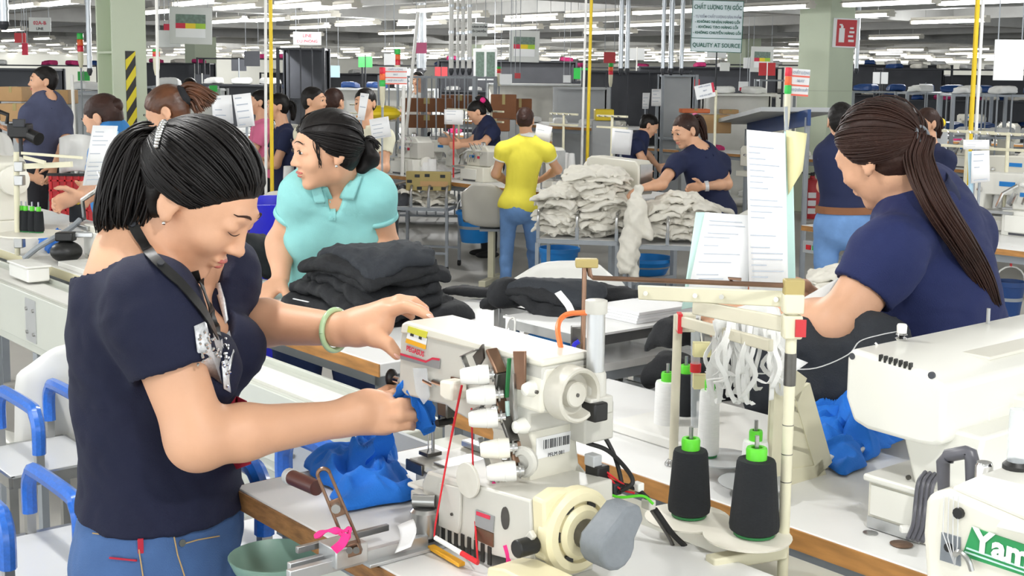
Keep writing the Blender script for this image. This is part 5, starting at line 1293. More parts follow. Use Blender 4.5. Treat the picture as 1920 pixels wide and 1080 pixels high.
# ---- thread stand standing on the right bench
bp_ = onz(1262, 872, TT); t = thing('thread_stand', 'slim beige thread stand with red-taped arm on the orange-edged bench', 'thread stand', bp_)
tz = at(1282, 590, bp_.y).z
obj('pole', MB().cyl(bp_, Vector((bp_.x + .002, bp_.y, tz)), .0085, n=12), 'beige_paint', t)
obj('foot', MB().lathe([(.016, 0), (.016, .004), (.010, .012)], bp_, n=14), 'steel', t)
armbar(at(1276, 602, bp_.y - .02), at(1446, 648, bp_.y - .30), .010, .02, 'beige_paint', 'thread_arm', t)
obj('arm_clamp', MB().box(at(1286, 604, bp_.y - .015), (.034, .024, .034)), 'beige_paint', t, bevel=.003)
obj('red_tape', MB().box(at(1274, 605, bp_.y - .02), (.008, .026, .036)), 'red_plastic', t)
obj('clear_tube', MB().cyl(at(1304, 620, bp_.y + .02), at(1304, 800, bp_.y + .02), .009, n=12), 'clear_film', t)
for y, m_ in ((655, 'paper_yellow'), (715, 'paper_yellow')): obj('paper_band', MB().box(at(1316, y, bp_.y), (.032, .02, .026)), m_, t)
obj('red_band', MB().lathe([(.0105, 0), (.0105, .016)], at(1304, 697, bp_.y + .02), n=12), 'red_plastic', t)
obj('wire_guide', MB().tube(spline([at(1316, 640, bp_.y), at(1312, 600, bp_.y), at(1318, 585, bp_.y), at(1330, 590, bp_.y)], 4), .0015, 6), 'white_plastic', t)
obj('spool_plate', MB().lathe([(.0, -.004), (.06, 0), (.062, .003), (0, .004)], gw(-1.52, 1.74, TT + .03), n=26), 'grey_panel', t, smooth=50)
obj('spool_plate', MB().lathe([(.0, -.004), (.06, 0), (.062, .003), (0, .004)], gw(-1.41, 1.70, TT + .02), n=26), 'grey_panel', t, smooth=50)
c = at(1327, 862, 2.28); cone_thread(Vector((c.x, c.y, TT + .034)), 'thread_white', 'tall slim white thread tube with green cap beside the beige pole', .125, .020, .018)
c = at(1416, 850, 2.18); cone_thread(Vector((c.x, c.y, TT + .024)), 'thread_white', 'white thread cone with green top behind the nearest black cone', .07, .025, .022)
c = at(1250, 790, 2.55); cone_thread(Vector((c.x, c.y, TT + .0)), 'thread_white', 'squat white thread cone with green cap left of the beige pole', .11, .026, .025)
c = at(1284, 790, 2.62); cone_thread(Vector((c.x, c.y, TT + .0)), 'thread_black', 'black thread cone with green cap hidden behind the beige pole', .11, .024, .022)
tag(obj('white_platform', MB(G).bx(-1.86, -1.42, 1.78, 2.08, TT, TT + .022), 'table_worn', bevel=.004), 'raised white board lying on the orange-edged bench', 'board')
# ---- beige ribbed bracket
t = thing('ribbed_stand', 'beige plastic stand with ribbed compartments beside the big white machine', 'stand', gframe(-1.40, 1.86, TT))
u_ = -1.385; out = [fu(px, py, u_) for px, py in ((1484, 722), (1494, 716), (1520, 735), (1562, 885), (1548, 900), (1486, 910), (1476, 905))]
out = [(a, max(z, TT + .0005)) for a, z in out]
obj('back_wall', MB(G).prism(out, 'x', u_ - .05, u_ - .044), 'ivory_paint', t, bevel=.002)
rim = out; cm = np.mean(rim, 0)
for i in range(len(rim)):
    a, b = rim[i], rim[(i + 1) % len(rim)]; obj('rim', MB(G).bar((u_ - .022, a[0], a[1]), (u_ - .022, b[0], b[1]), .046, .008, Vector((1, 0, 0))), 'ivory_paint', t)
for py, x0_, x1_ in ((752, 1486, 1522), (790, 1484, 1530), (828, 1482, 1538), (866, 1480, 1548)):
    a, b = fu(x0_, py - 10, u_), fu(x1_, py + 8, u_); obj('rib', MB(G).bar((u_ - .022, a[0], a[1]), (u_ - .022, b[0], b[1]), .04, .004, Vector((1, 0, 0))), 'ivory_paint', t)
# ---- blue cloth behind the big machine
t = thing('blue_garment', 'bright blue folded garment lying behind the big white machine', 'garment', onz(1620, 880, TT))
heap([onz(1445, 830, TT), onz(1560, 760, TT), onz(1720, 800, TT), onz(1585, 895, TT)], .06, 26, 33, 'blue_cloth', 'heap', t, N=80, rag=.014)
heap([onz(1540, 800, TT), onz(1600, 750, TT), onz(1690, 820, TT), onz(1600, 880, TT)], .10, 24, 35, 'blue_cloth', 'heap_fold', t, N=64, rag=.014)
# ---- big white machine
BV_ = 1.70
t = thing('bartack_machine', 'big smooth white sewing machine with vent slots, back turned to viewer', 'sewing machine', gframe(-1.13, 1.9, TT)); bm_ = t
obj('head', pv(((1587, 672), (1592, 656), (1602, 655), (1745, 700), (1772, 728), (1766, 832), (1750, 838), (1722, 834), (1625, 806), (1598, 790), (1584, 744)), BV_, .55), 'machine_white', t, bevel=.008, seg=3)
cu = fv(1768, 760, BV_)[0]
obj('top_cover', MB(G).bx(cu - .13, cu - .02, BV_ + .16, BV_ + .42, 1.298, 1.304), 'machine', t, bevel=.002)
obj('column', MB(G).prism([(-1.15, 1.21), (-1.115, TT + .085), (-1.02, TT + .085), (-1.0, 1.21)], 'y', BV_ + .035, BV_ + .22), 'machine_white', t, bevel=.006)
obj('rear_column', MB(G).bx(-1.16, -1.0, BV_ + .2, BV_ + .5, TT + .05, 1.24), 'machine_white', t, bevel=.006)
obj('base', MB(G).bx(-1.19, -.95, BV_ + .02, BV_ + .40, TT + .001, TT + .078), 'machine', t, bevel=.004)
obj('base_lid', MB(G).bx(-1.196, -.945, BV_ + .012, BV_ + .42, TT + .078, TT + .09), 'machine_white', t, bevel=.004)
obj('door', MB(G).bx(-1.183, -1.09, BV_ + .017, BV_ + .0199, TT + .024, TT + .074), 'machine_white', t, bevel=.001)
obj('door', MB(G).bx(-1.082, -1.0, BV_ + .017, BV_ + .0199, TT + .012, TT + .074), 'machine_white', t, bevel=.001)
obj('kick_plate', MB(G).bx(-1.187, -1.09, BV_ + .017, BV_ + .0199, TT + .002, TT + .020), 'aluminium', t)
obj('hinge_gap', MB(G).bx(-1.0885, -1.0835, BV_ + .018, BV_ + .0205, TT + .004, TT + .076), 'hazard_black', t)
for k in range(7):
    a = fv(1650 + k * 9.3, 667 + k * 2.6, BV_); obj('vent_slot', MB(G).bx(a[0] - .0018, a[0] + .0018, BV_ - .0006, BV_ + .006, a[1] - .009, a[1] + .0015), 'hazard_black', t)
for p in ((1598, 668), (1746, 704)):
    a = fv(*p, BV_); obj('screw_hole', MB(G).cyl((a[0], BV_ - .0008, a[1]), (a[0], BV_ + .004, a[1]), .0055, n=12), 'dark_panel', t)
for (px, py, r_) in ((1837, 733, .008), (1855, 730, .0035), (1883, 726, .0045)):
    a = fu(px, py, cu); obj('side_screw', MB(G).cyl((cu - .004, a[0], a[1]), (cu + .0012, a[0], a[1]), r_, n=12), 'dark_panel', t)
a, b = fu(1852, 782, cu), fu(1900, 890, cu)
obj('side_cover', MB(G).bx(cu - .002, cu + .0025, a[0], a[0] + .12, a[1] - .085, a[1] + .012), 'machine_white', t, bevel=.001)
for px, py in ((1862, 797), (1856, 912)):
    a = fu(px, py, cu); obj('side_screw', MB(G).cyl((cu - .004, a[0], a[1]), (cu + .0035, a[0], a[1]), .004, n=10), 'steel_dark', t)
a = fv(1704, 895, BV_ + .035); obj('screw', MB(G).cyl((a[0], BV_ + .036, a[1]), (a[0], BV_ + .032, a[1]), .004, n=10), 'steel_dark', t)
pk = onz(1692, 622, 1.30); q = onv(1690, 640, BV_ + .13); q.z = 1.302
obj('thread_post', MB().cyl(q - Z * .01, q + Z * .012, .006, n=10), 'chrome', t); obj('thread_guide', MB().lathe([(.009, .010), (.011, .013), (.004, .016), (.010, .019), (.008, .022)], q, n=14), 'chrome', t)
obj('thread_cap', MB().lathe([(.008, .022), (.0085, .034), (.007, .037)], q, n=12), 'white_plastic', t)
q = onv(1655, 645, BV_ + .07); q.z = 1.303; obj('wire_guide', MB().bar(q, q + Vector((-.012, 0, .012)), .004, .003), 'white_plastic', t)
q = onv(1852, 610, BV_ + .38); q.z = 1.29; obj('needle_post', MB().cyl(q, q + Z * .05, .0035, n=8), 'steel', t)
obj('thread', MB().tube(spline([at(1468, 692, 2.1), at(1530, 690, 2.1), at(1590, 665, 2.08), at(1612, 640, 2.1), at(1650, 628, 2.12), at(1690, 620, 2.13)], 5), .0011, 4), 'thread_fine', t)
q = [at(1745, 885, 1.93), at(1732, 905, 1.91), at(1726, 950, 1.90), at(1722, 985, 1.88), at(1712, 1010, 1.86)]
for k in range(4): obj('cable', MB().tube(spline([p + Vector((.006 * k - .008, -.004 * k, 0)) for p in q], 5), .0035, 6), 'handle_grey', t)
obj('connector', MB().box(at(1700, 992, 1.90), (.02, .012, .010)), 'white_plastic', t, bevel=.002)
obj('cable_grommet', MB().lathe([(.016, 0), (.018, .002), (.010, .003)], onz(1690, 1022, TT), n=16), 'bronze_steel', t)
tag(obj('bench_plug', MB().lathe([(.0, 0), (.012, 0), (.012, .0015), (0, .002)], onz(1632, 1000, TT), n=16), 'steel'), 'small steel disc set in the bench before the white machine', 'plug')
# ---- machine with the green plate, bottom right
t = thing('overlock_machine', 'cream sewing machine with black handle and green brand plate, bottom right', 'sewing machine', gframe(-.66, 1.28, TT)); YV = 1.2
obj('body', pv(((1733, 940), (1740, 925), (1775, 918), (1990, 1010), (1990, 1220), (1740, 1180), (1728, 1000)), YV, .20), 'machine', t, bevel=.008, seg=3)
obj('top_cover', pv(((1775, 917), (1835, 892), (1990, 930), (1990, 1008)), YV + .005, .19), 'machine_white', t, bevel=.006)
y2 = YV - .002
obj('front_panel', pv(((1765, 998), (1800, 1008), (1800, 1062), (1762, 1050)), y2, .0025), 'grey_plastic', t)
pl_ = pv(((1822, 988), (1826, 990), (1990, 1045), (1990, 1105), (1975, 1098), (1804, 1042)), y2, .0025); gp_ = obj('brand_plate', pl_, 'brand_green', t)
obj('plate_stripe', pv(((1812, 1026), (1990, 1088), (1990, 1091), (1811, 1029)), y2 - .0006, .0006), 'paper_mint', gp_); obj('plate_stripe', pv(((1809, 1033), (1990, 1096), (1990, 1099), (1808, 1036)), y2 - .0006, .0006), 'paper_mint', gp_)
a, b = onv(1826, 1012, y2), onv(1980, 1066, y2)
text_mesh('Yamato', .034, plane_mtx(a - V * .0012, b - a, Z), 'brand_lettering', 'sign_white', t, ext=.0004, align='LEFT', stretch=1.05, bold=.0012)
for px, py, r_ in ((1798, 962, .006), (1780, 1026, .005)):
    a = fv(px, py, y2); obj('screw', MB(G).cyl((a[0], y2 + .003, a[1]), (a[0], y2 - .003, a[1]), r_, n=10), 'black_plastic', t)
a, b, c, d = [onv(*p, YV + .07) for p in ((1770, 938), (1768, 856), (1822, 846), (1825, 930))]
obj('carry_handle', MB().tube([a, b.lerp(a, .12), b.lerp(a, .02) + U * .006, b.lerp(c, .15), b.lerp(c, .85), c.lerp(d, .05) - U * .002, c.lerp(d, .2), d], [.0065, .008, .008, .0075, .0075, .008, .008, .008], 8), 'handle_grey', t, smooth=60)
q = onv(1842, 930, YV + .05); obj('oil_sight', MB().lathe([(.011, -.01), (.011, .0), (.0095, .005), (.0095, .012), (.011, .015), (.0095, .02), (.0095, .034), (.008, .038)], q, n=16), 'chrome', t)
q = onv(1905, 905, YV + .06); obj('filter_cap', MB().lathe([(.014, -.02), (.014, .0), (.012, .004), (.015, .008), (.015, .02), (.011, .024)], q, n=16), 'black_plastic', t); obj('clear_cup', MB().cyl(q + Z * .02, q + Z * .08, .011, n=14), 'clear_film', t)
obj('yellow_cord', MB().tube(spline([onv(1872, 897, YV + .05), onv(1880, 910, YV + .05), onv(1905, 912, YV + .045), onv(1940, 910, YV + .05)], 4), .0045, 7), 'yellow_plastic', t)
obj('knob_cover', pv(((1868, 985), (1875, 975), (1990, 990), (1990, 1020), (1865, 990)), y2 - .006, .008), 'machine_white', t, bevel=.003)
for k in range(4): obj('needle_thread', MB().tube([onv(1770 + k * 9, 930, YV - .003), onv(1768 + k * 9, 1000 + 8 * k, YV - .006), onv(1790, 1060, YV - .008)], .0007, 4), 'thread_fine', t)
obj('thread_hook', MB().tube(spline([onv(1790, 1040, YV - .01), onv(1800, 1035, YV - .012), onv(1815, 1050, YV - .01), onv(1822, 1070, YV - .008)], 4), .003, 7), 'steel', t)
# ================================================================ black garments on the bench in front of the aqua polo
c0 = onz(690, 592, TT); gl = ['lowest and widest black garment of the big pile, its hem hanging over', 'second black garment from the bottom of the big pile', 'third black garment from the bottom of the big pile', 'middle black garment of the big pile', 'black garment below the top three of the big pile', 'second black garment from the top of the big pile', 'charcoal garment lying on top of the big black pile']
ax_ = U
for k in range(7):
    z = TT + .020 + k * .0305; hw_ = .255 - .016 * k; dx = (-.035 + .012 * k, .0)
    c = c0 + U * dx[0] + V * (.012 * math.sin(k * 2.1)); c.z = z
    o = garment(c, (hw_, .165 - .006 * k, .019), GA + .12 * math.sin(k * 1.7), 'charcoal_cloth' if k == 6 else 'black_cloth', 50 + k, .013, .02 if k < 6 else .03, f=11, fold=.005, res=.009)
    tag(o, gl[k], 'garment', 'black garments piled on the bench')
o = garment(onz(575, 585, TT) + Z * .022, (.14, .07, .018), GA - .25, 'black_cloth', 71, .016, .02, f=14); tag(o, 'black sleeve piece spread at the left foot of the big pile', 'garment', 'black garments piled on the bench')
o = garment(onz(800, 596, TT) + Z * .022, (.12, .10, .020), GA + .3, 'black_cloth', 72, .016, .02, f=14); tag(o, 'black garment slipped out at the right foot of the big pile', 'garment', 'black garments piled on the bench')
for i, p in enumerate((((550, 560), (578, 566), 'white care label on the left black sleeve'), ((718, 560), (724, 553), 'tiny white tag sticking out of the black pile'))):
    a, b = onz(*p[0], TT + .06), onz(*p[1], TT + .06); d = (a - CAM).normalized(); tag(obj('care_label', MB().bar(a - d * .06, b - d * .06, .005, .002), 'paper'), p[2], 'label')
# second bench behind with more black garments
bench(-3.28, -2.66, 2.22, 2.85, 'white bench behind the black pile carrying loose black trousers')
o = garment(onz(905, 560, TT) + Z * .016, (.13, .05, .012), GA + .5, 'black_cloth', 75, .008, 0, f=16); tag(o, 'flat black cloth on the white bench right of the big pile', 'garment')
# steel frame on the bench and the tray rack
t = thing('steel_frame', 'bare steel bar frame with painted post behind the machine', 'frame', gframe(-2.78, 2.26, TT))
pz = onz(868, 600, TT + .03); pz = gw(-2.80, 2.24, 0)
obj('post', MB(G).bx(-2.82, -2.795, 2.235, 2.26, TT, TT + .10), 'steel', t, bevel=.002); obj('bar', MB(G).bx(-2.795, -2.665, 2.24, 2.255, TT + .055, TT + .08), 'steel', t, bevel=.001)
obj('post', MB(G).bx(-2.69, -2.67, 2.24, 2.26, TT, TT + .056), 'steel', t)
RU0, RU1, RV0, RV1 = -2.62, -2.31, 2.13, 2.56
t = thing('tray_rack', 'open steel rack with cardboard-lined tray and white shelf in the middle', 'rack', gframe((RU0 + RU1) / 2, (RV0 + RV1) / 2, 0))
for u in (RU0, RU1 - .02):
    for v in (RV0, RV1 - .02): obj('leg', MB(G).bx(u, u + .02, v, v + .02, 0, 1.10), 'steel', t)
for z, m_ in ((1.085, 'steel'), (.99, 'grey_paint'), (.90, 'steel'), (.86, 'steel')):
    for (a, b, c, d) in ((RU0, RU1, RV0 - .003, RV0), (RU0, RU1, RV1, RV1 + .003), (RU0 - .003, RU0, RV0, RV1), (RU1, RU1 + .003, RV0, RV1)): obj('side_bar', MB(G).bx(a, b, c, d, z - .012, z + .014), m_, t)
obj('cardboard_liner', MB(G).bx(RU0 - .012, RU1 + .012, RV0 - .012, RV1 + .03, 1.1, 1.106), 'table_white', t); obj('white_shelf', MB(G).bx(RU0 - .005, RU1 + .006, RV0 - .005, RV1, 1.004, 1.024), 'table_white', t)
obj('lower_shelf', MB(G).bx(RU0, RU1, RV0, RV1, .866, .872), 'aluminium', t)
for v in (2.25, 2.36): obj('lower_slat', MB(G).bx(RU0, RU1, v, v + .03, .905, .912), 'aluminium', t)
for k in range(3):
    o = garment(onz(1010 + 14 * k, 578, 1.11) + Z * (.02 + .022 * k), (.15 - .01 * k, .06, .016), GA + .25 + .15 * k, 'charcoal_cloth' if k == 2 else 'black_cloth', 80 + k, .014, .015, f=12)
    tag(o, ('folded black trousers at the bottom on the rack tray', 'folded black trousers in the middle of the rack tray bundle', 'charcoal trousers lying uppermost on the rack tray')[k], 'garment', 'black trousers on the rack')
o = garment(onz(945, 582, 1.10) + Z * .04, (.05, .035, .035), GA + 1.2, 'black_cloth', 84, .01, 0, f=16); tag(o, 'rolled end of black trousers left on the rack tray', 'garment', 'black trousers on the rack')
o = garment(onz(1150, 570, 1.11) + Z * .024, (.09, .04, .022), GA + .2, 'black_cloth', 85, .012, .01, f=14); tag(o, 'black garment behind the air cylinder on the tray', 'garment', 'black trousers on the rack')
tag(obj('white_strap', MB().ribbon(spline([at(1046, 548, 3.22), at(1056, 560, 3.18), at(1066, 573, 3.16), at(1072, 587, 3.15)], 4), .018, Vector((1, 0, .4)), .001), 'white_cloth'), 'white strap lying across the charcoal trousers', 'strap')
for k in range(4): tag(obj('paper_stack', MB(G).bx(-2.50 + .004 * k, -2.33 + .003 * k, 2.32, 2.54 - .005 * k, 1.1065 + .008 * k, 1.1142 + .008 * k), 'paper' if k % 2 else 'paper_print', bevel=.001), ('lowest', 'second', 'third', 'topmost')[k] + ' ream of white paper stacked on the rack tray', 'paper stack', 'paper on the rack')
q = gw(-2.36, 2.60, 1.107); t = thing('plastic_jar', 'clear plastic jar with pale lid behind the paper stack', 'jar', q); obj('jar_body', MB().lathe([(.024, 0), (.026, .004), (.026, .04), (.018, .05), (.018, .056)], q, n=16), 'clear_film', t); obj('lid', MB().lathe([(.02, .052), (.02, .066), (.018, .068)], q, n=14), 'white_plastic', t)
o = garment(gw(-2.52, 2.20, 1.024) + Z * .02, (.09, .05, .014), GA, 'skyblue_cotton', 87, .008, 0, f=18, res=.007); tag(o, 'folded light blue cloth on the white rack shelf', 'garment')
t = thing('air_valve', 'small steel valve block with blue fitting behind the machine', 'valve', at(1085, 640, 2.1)); obj('block', MB().box(at(1080, 650, 2.1), (.018, .02, .07)), 'steel_dark', t, bevel=.002); obj('fitting', MB().tube(spline([at(1086, 640, 2.08), at(1076, 648, 2.08), at(1080, 664, 2.08)], 4), .004, 7), 'blue_deep', t)
obj('cord_loop', MB().tube(spline([at(948, 640, 3.3), at(952, 605, 3.3), at(962, 596, 3.32), at(966, 606, 3.3), at(964, 640, 3.3)], 4), .003, 6), 'white_plastic', bpy.data.objects['tray_rack'])
# white shell chair back behind the rack
def shell_chair(p, face, label, m='white_plastic', s=1., stand='pole', group='plastic shell chairs', z=.46):
    """bucket chair: seat and back as one curved shell on a stand; p floor point, face = direction the sitter looks"""
    f = Vector((face.x, face.y, 0)).normalized(); r = Vector((f.y, -f.x, 0)); t = thing('shell_chair', label, 'chair', Vector((p.x, p.y, 0)), group); p = Vector((p.x, p.y, 0))
    prof = [(.20, z - .02), (.17, z), (.05, z - .012), (-.10, z - .005), (-.17, z + .05), (-.20, z + .15), (-.225, z + .28), (-.24, z + .37)]
    C = spline([Vector((a, 0, b)) for a, b in prof], 3); n = len(C) - 1; b = MB()
    def fn(i, j):
        c = C[min(int(round(j * n)), n)]; x = (i - .5) * 2; w = .215 - .035 * max(0, j - .75) / .25 * (1 if abs(x) > .6 else 0)
        w = .215 * (1 - .35 * max(0, (j - .8) / .2) ** 2 * abs(x)); cup = .05 * abs(x) ** 2.6
        q = p + f * (c.x * s + (cup * 1.1 if j > .5 else 0)) + r * (x * w * s) + Z * (c.z + (cup if j <= .5 else 0) - (.06 * max(0, (j - .85) / .15) * abs(x) ** 3)); return q
    b.grid(fn, 12, n); sh_ = obj('shell', b, m, t, solid=.008, smooth=180)
    if stand == 'pole':
        obj('pole', MB().bar(p, p + Z * (z - .03), .05, .05, f), 'ivory_paint', t); obj('foot_bar', MB().bar(p - f * .25 * s + Z * .03, p + f * .25 * s + Z * .03, .06, .05), 'ivory_paint', t, bevel=.006)
        obj('seat_plate', MB().box(p + Z * (z - .035), (.2, .2, .02)), 'grey_paint', t)
    else:
        for a in (-1, 1):
            for c in (-1, 1): obj('leg', MB().cyl(p + f * (.17 * a) + r * (.17 * c), p + f * (.12 * a) + r * (.14 * c) + Z * (z - .01), .012, n=8), 'grey_paint', t)
    return t, sh_
shell_chair(at(1032, 640, 4.35), Vector((-.2, 1, 0)), 'white shell chair whose rounded back rises behind the black trousers', z=.78, stand='pole')
ct, cs = shell_chair(at(122, 700, 3.98), Vector((-.55, .8, 0)), 'white shell chair under the conveyor beside the blue-gripped trolley', z=.56, s=.85, stand='legs')
# ---- white tapes, black garments on the right bench's far side
bench(-2.05, -1.05, 2.14, 2.5, 'low white bench behind the orange-edged bench, half hidden by black cloth', zt=.99)
for k, (px, py, hx, hy, rz) in enumerate(((1300, 735, .13, .07, .3), (1400, 720, .16, .10, -.2), (1520, 700, .17, .10, .15), (1440, 690, .15, .09, .5))):
    c = onz(px, py, .99); c.z = .99 + .03 + .035 * k; o = garment(c, (hx, hy, .03), GA + rz, 'black_cloth', 90 + k, .02, .04, f=12, fold=.006); tag(o, ('black garment end left of the beige pole', 'black garment under the white tapes', 'black garment in front of the ponytail woman', 'topmost black garment behind the white tapes')[k], 'garment', 'black garments on the far bench')
o = garment(at(1265, 620, 2.85), (.05, .07, .025), GA, 'black_cloth', 96, .015, .02, f=18); tag(o, 'pointed black cloth corner beside the rack shelf', 'garment')
c = at(1560, 690, 2.72); o = garment(c - Z * .02, (.16, .09, .10), GA + .3, 'charcoal_cloth', 97, .02, .0, f=9, fold=.008); tag(o, 'large dark grey cloth hanging before the ponytail woman', 'garment')
rr = random.Random(4); t = thing('tape_bundle', 'bundle of white cotton tapes hanging from the thread stand arm', 'cotton tape', at(1410, 740, 2.2))
obj('bundle_top', MB().grid(lambda i, j: at(1340 + 120 * i + 3 * math.sin(9 * j), 575 + 60 * j + 4 * math.sin(7 * i), 2.18 - .02 * math.sin(6 * i + 3 * j)), 14, 6), 'white_cloth', t, solid=.006, smooth=180)
for k in range(46):
    x = rr.uniform(1338, 1470); y0 = rr.uniform(585, 640); y1 = rr.uniform(680, 755); d = rr.uniform(2.10, 2.24); sw = rr.uniform(-26, 26)
    Q = spline([at(x, y0, d), at(x + sw * .3, (y0 * 2 + y1) / 3, d - .01), at(x + sw * 1.1, (y0 + y1 * 2) / 3, d - .02), at(x + sw * rr.uniform(-.2, 1.2), y1, d - .01), at(x + sw * rr.uniform(-1.2, 1.6), y1 + rr.uniform(-12, 12), d)], 4)
    obj('tape', MB().ribbon(Q, .008, Vector((1, rr.uniform(-.6, .6), rr.uniform(-.3, .3))), .0008), 'white_cloth', t)
# ---- documents on holders
def sheet(poly, d, m, label, name='document', bend=.0, th=.0008, lines=0, margin=.1, parent=None, lm='ink', seed=0, skip=.2, fill=.5, group=None):
    """sheet of paper through four photo points at their distances; ruled with printed lines"""
    A, B, C, D = [at(p[0], p[1], p[2] if len(p) > 2 else d) for p in poly]; n = (B - A).cross(D - A).normalized()
    if n.dot(CAM - A) < 0: n = -n
    fn = lambda i, j, o=0.: A.lerp(B, i).lerp(D.lerp(C, i), j) + n * (bend * math.sin(math.pi * i) + o)
    b = MB().grid(lambda i, j: fn(i, j), 6, 2)
    if parent is None:
        t = thing(name, label, 'paper', (C + D) * .5, group); obj('page', b, m, t, solid=th, smooth=180)
    else: t = parent; obj('page', b, m, t, solid=th, smooth=180)
    rr = random.Random(seed)
    for k in range(lines):
        if rr.random() < skip: continue
        y = margin + (1 - 2 * margin) * k / max(1, lines - 1); x0 = margin * rr.uniform(.8, 1.6); x1 = x0 + (1 - 2 * margin) * rr.uniform(.35, 1.) * 1.0; hgt = fill / max(lines, 1) * .32
        x1 = min(x1, 1 - margin * .7)
        obj('print_line', MB().grid(lambda i, j: fn(x0 + (x1 - x0) * i, y + hgt * j, th * 1.2 + .0004), 4, 1), lm, t, smooth=0)
    return t
sheet(((1400, 243, 2.38), (1472, 250, 2.30), (1478, 560, 2.24), (1405, 560, 2.32)), 2.3, 'paper', 'tall white document in clear sleeve on the tall holder', lines=26, seed=3, margin=.06, skip=.35)
sheet(((1470, 246, 2.33), (1486, 250, 2.32), (1492, 545, 2.28), (1472, 548, 2.28)), 2.3, 'paper_mint', 'pale mint plastic folder edge behind the tall document')
sheet(((1474, 244, 2.31), (1513, 250, 2.30), (1505, 320, 2.30), (1478, 365, 2.30)), 2.3, 'paper_yellow', 'pale yellow paper sheet sticking out right of the tall document', bend=.01)
sheet(((1322, 398, 2.50), (1408, 404, 2.42), (1402, 545, 2.36), (1290, 545, 2.44)), 2.4, 'paper_print', 'slanted printed form left of the tall document', lines=16, seed=5, skip=.25)
sheet(((1305, 398, 2.52), (1330, 398, 2.51), (1306, 575, 2.46), (1278, 580, 2.47)), 2.4, 'paper_mint', 'mint plastic sleeve edge behind the slanted form')
t = thing('paper_holder', 'thin grey rod holding the tall documents', 'holder', bp_ + Vector((.09, .02, 0))); obj('rod', MB().cyl(at(1474, 200, 2.34), at(1480, 590, 2.3), .003, n=8), 'grey_paint', t); obj('rod_base', MB().cyl(at(1480, 585, 2.3), Vector((at(1480, 590, 2.3).x, at(1480, 590, 2.3).y, TT)), .005, n=8), 'grey_paint', t)
tag(obj('paper_tag', MB().quad(at(1478, 665, 2.0), at(1515, 680, 2.02), at(1492, 696, 2.0), at(1478, 685, 1.99)), 'paper', solid=.0008), 'small white paper slip beside the cream pole', 'paper')
tag(obj('orange_sleeve', MB().quad(at(1395, 530, 2.42), at(1445, 530, 2.42), at(1445, 548, 2.41), at(1395, 548, 2.41)), 'orange_plastic', solid=.001), 'orange strip below the printed forms', 'strip')
tag(obj('white_garment', MB().grid(lambda i, j: at(1506 + 70 * i - 30 * j, 560 - 40 * i + 45 * j, 2.9 - .05 * j), 8, 6), 'white_cloth', solid=.004, smooth=180), 'white cloth on the bench beyond the ponytail woman\'s arm', 'garment')
# ---- trolleys with blue grips
def trolley(u0, u1, v0, v1, loops, label, z=.60, rise=.17, grip='blue_grip', mm=None, name='trolley', group='trolleys with blue grips', rt=.019, frame_m='steel', shelf_m='table_white', low=True):
    """low trolley: shelf, legs and hoops with grips across it"""
    mm = mm or G; cen = mm @ Vector(((u0 + u1) / 2, (v0 + v1) / 2, 0)); m4 = mm.copy(); m4.translation = cen
    t = thing(name, label, 'trolley', m4, group)
    obj('shelf', MB(mm).bx(u0 + .01, u1 - .01, v0, v1, z - .012, z), shelf_m, t, bevel=.002)
    for u in (u0, u1): obj('shelf_rail', MB(mm).bx(u - .011, u + .011, v0, v1, z - .032, z - .002), frame_m, t)
    for v in (v0, v1): obj('shelf_rail', MB(mm).bx(u0, u1, v - .009, v + .009, z - .032, z - .002), frame_m, t)
    for u in (u0, u1):
        for v in (v0, v1):
            obj('leg', MB(mm).bx(u - .012, u + .012, v - .012, v + .012, .05, z - .03), frame_m, t)
            obj('caster', MB(mm).lathe([(.0, -.012), (.028, -.012), (.028, .012), (0, .012)], (u, v, .028), (0, 1, 0), 12), 'black_rubber', t)
        if low: obj('low_rail', MB(mm).bx(u - .01, u + .01, v0, v1, .16, .18), frame_m, t)
    w = (u1 - u0) / 2; c = (u0 + u1) / 2
    for v in loops:
        for u in (u0, u1): obj('upright', MB(mm).bx(u - .011, u + .011, v - .011, v + .011, z, z + rise * .45), frame_m, t)
        k0 = .3 if grip == 'blue_grip' else 0.
        arc = [(-w, z + rise * k0), (-w, z + rise * .72), (-w + .02, z + rise * .92), (-w + .055, z + rise), (w - .055, z + rise), (w - .02, z + rise * .92), (w, z + rise * .72), (w, z + rise * k0)]
        obj('grip', MB(mm).tube(spline([(c + a_, v, b_) for a_, b_ in arc], 4), rt, 9), grip, t)
    return t
trolley(-3.145, -2.805, .80, 1.30, (.86, 1.022, 1.185), 'nearest white trolley with blue grips behind the bending woman')
trolley(-3.79, -3.46, 1.08, 1.34, (1.155, 1.30), 'white trolley with blue grips beside the shell chair', z=.65)
trolley(-2.30, -2.07, 1.06, 1.32, (1.10, 1.27), 'trolley with blue grips partly hidden behind the blue cloth', z=.84)
# ================================================================ left part of the far bench row
bench(-7.4, -4.28, 1.66, 2.35, 'cream bench along the conveyor at left carrying cones and machines', top='table_worn', edge='cream_plastic')

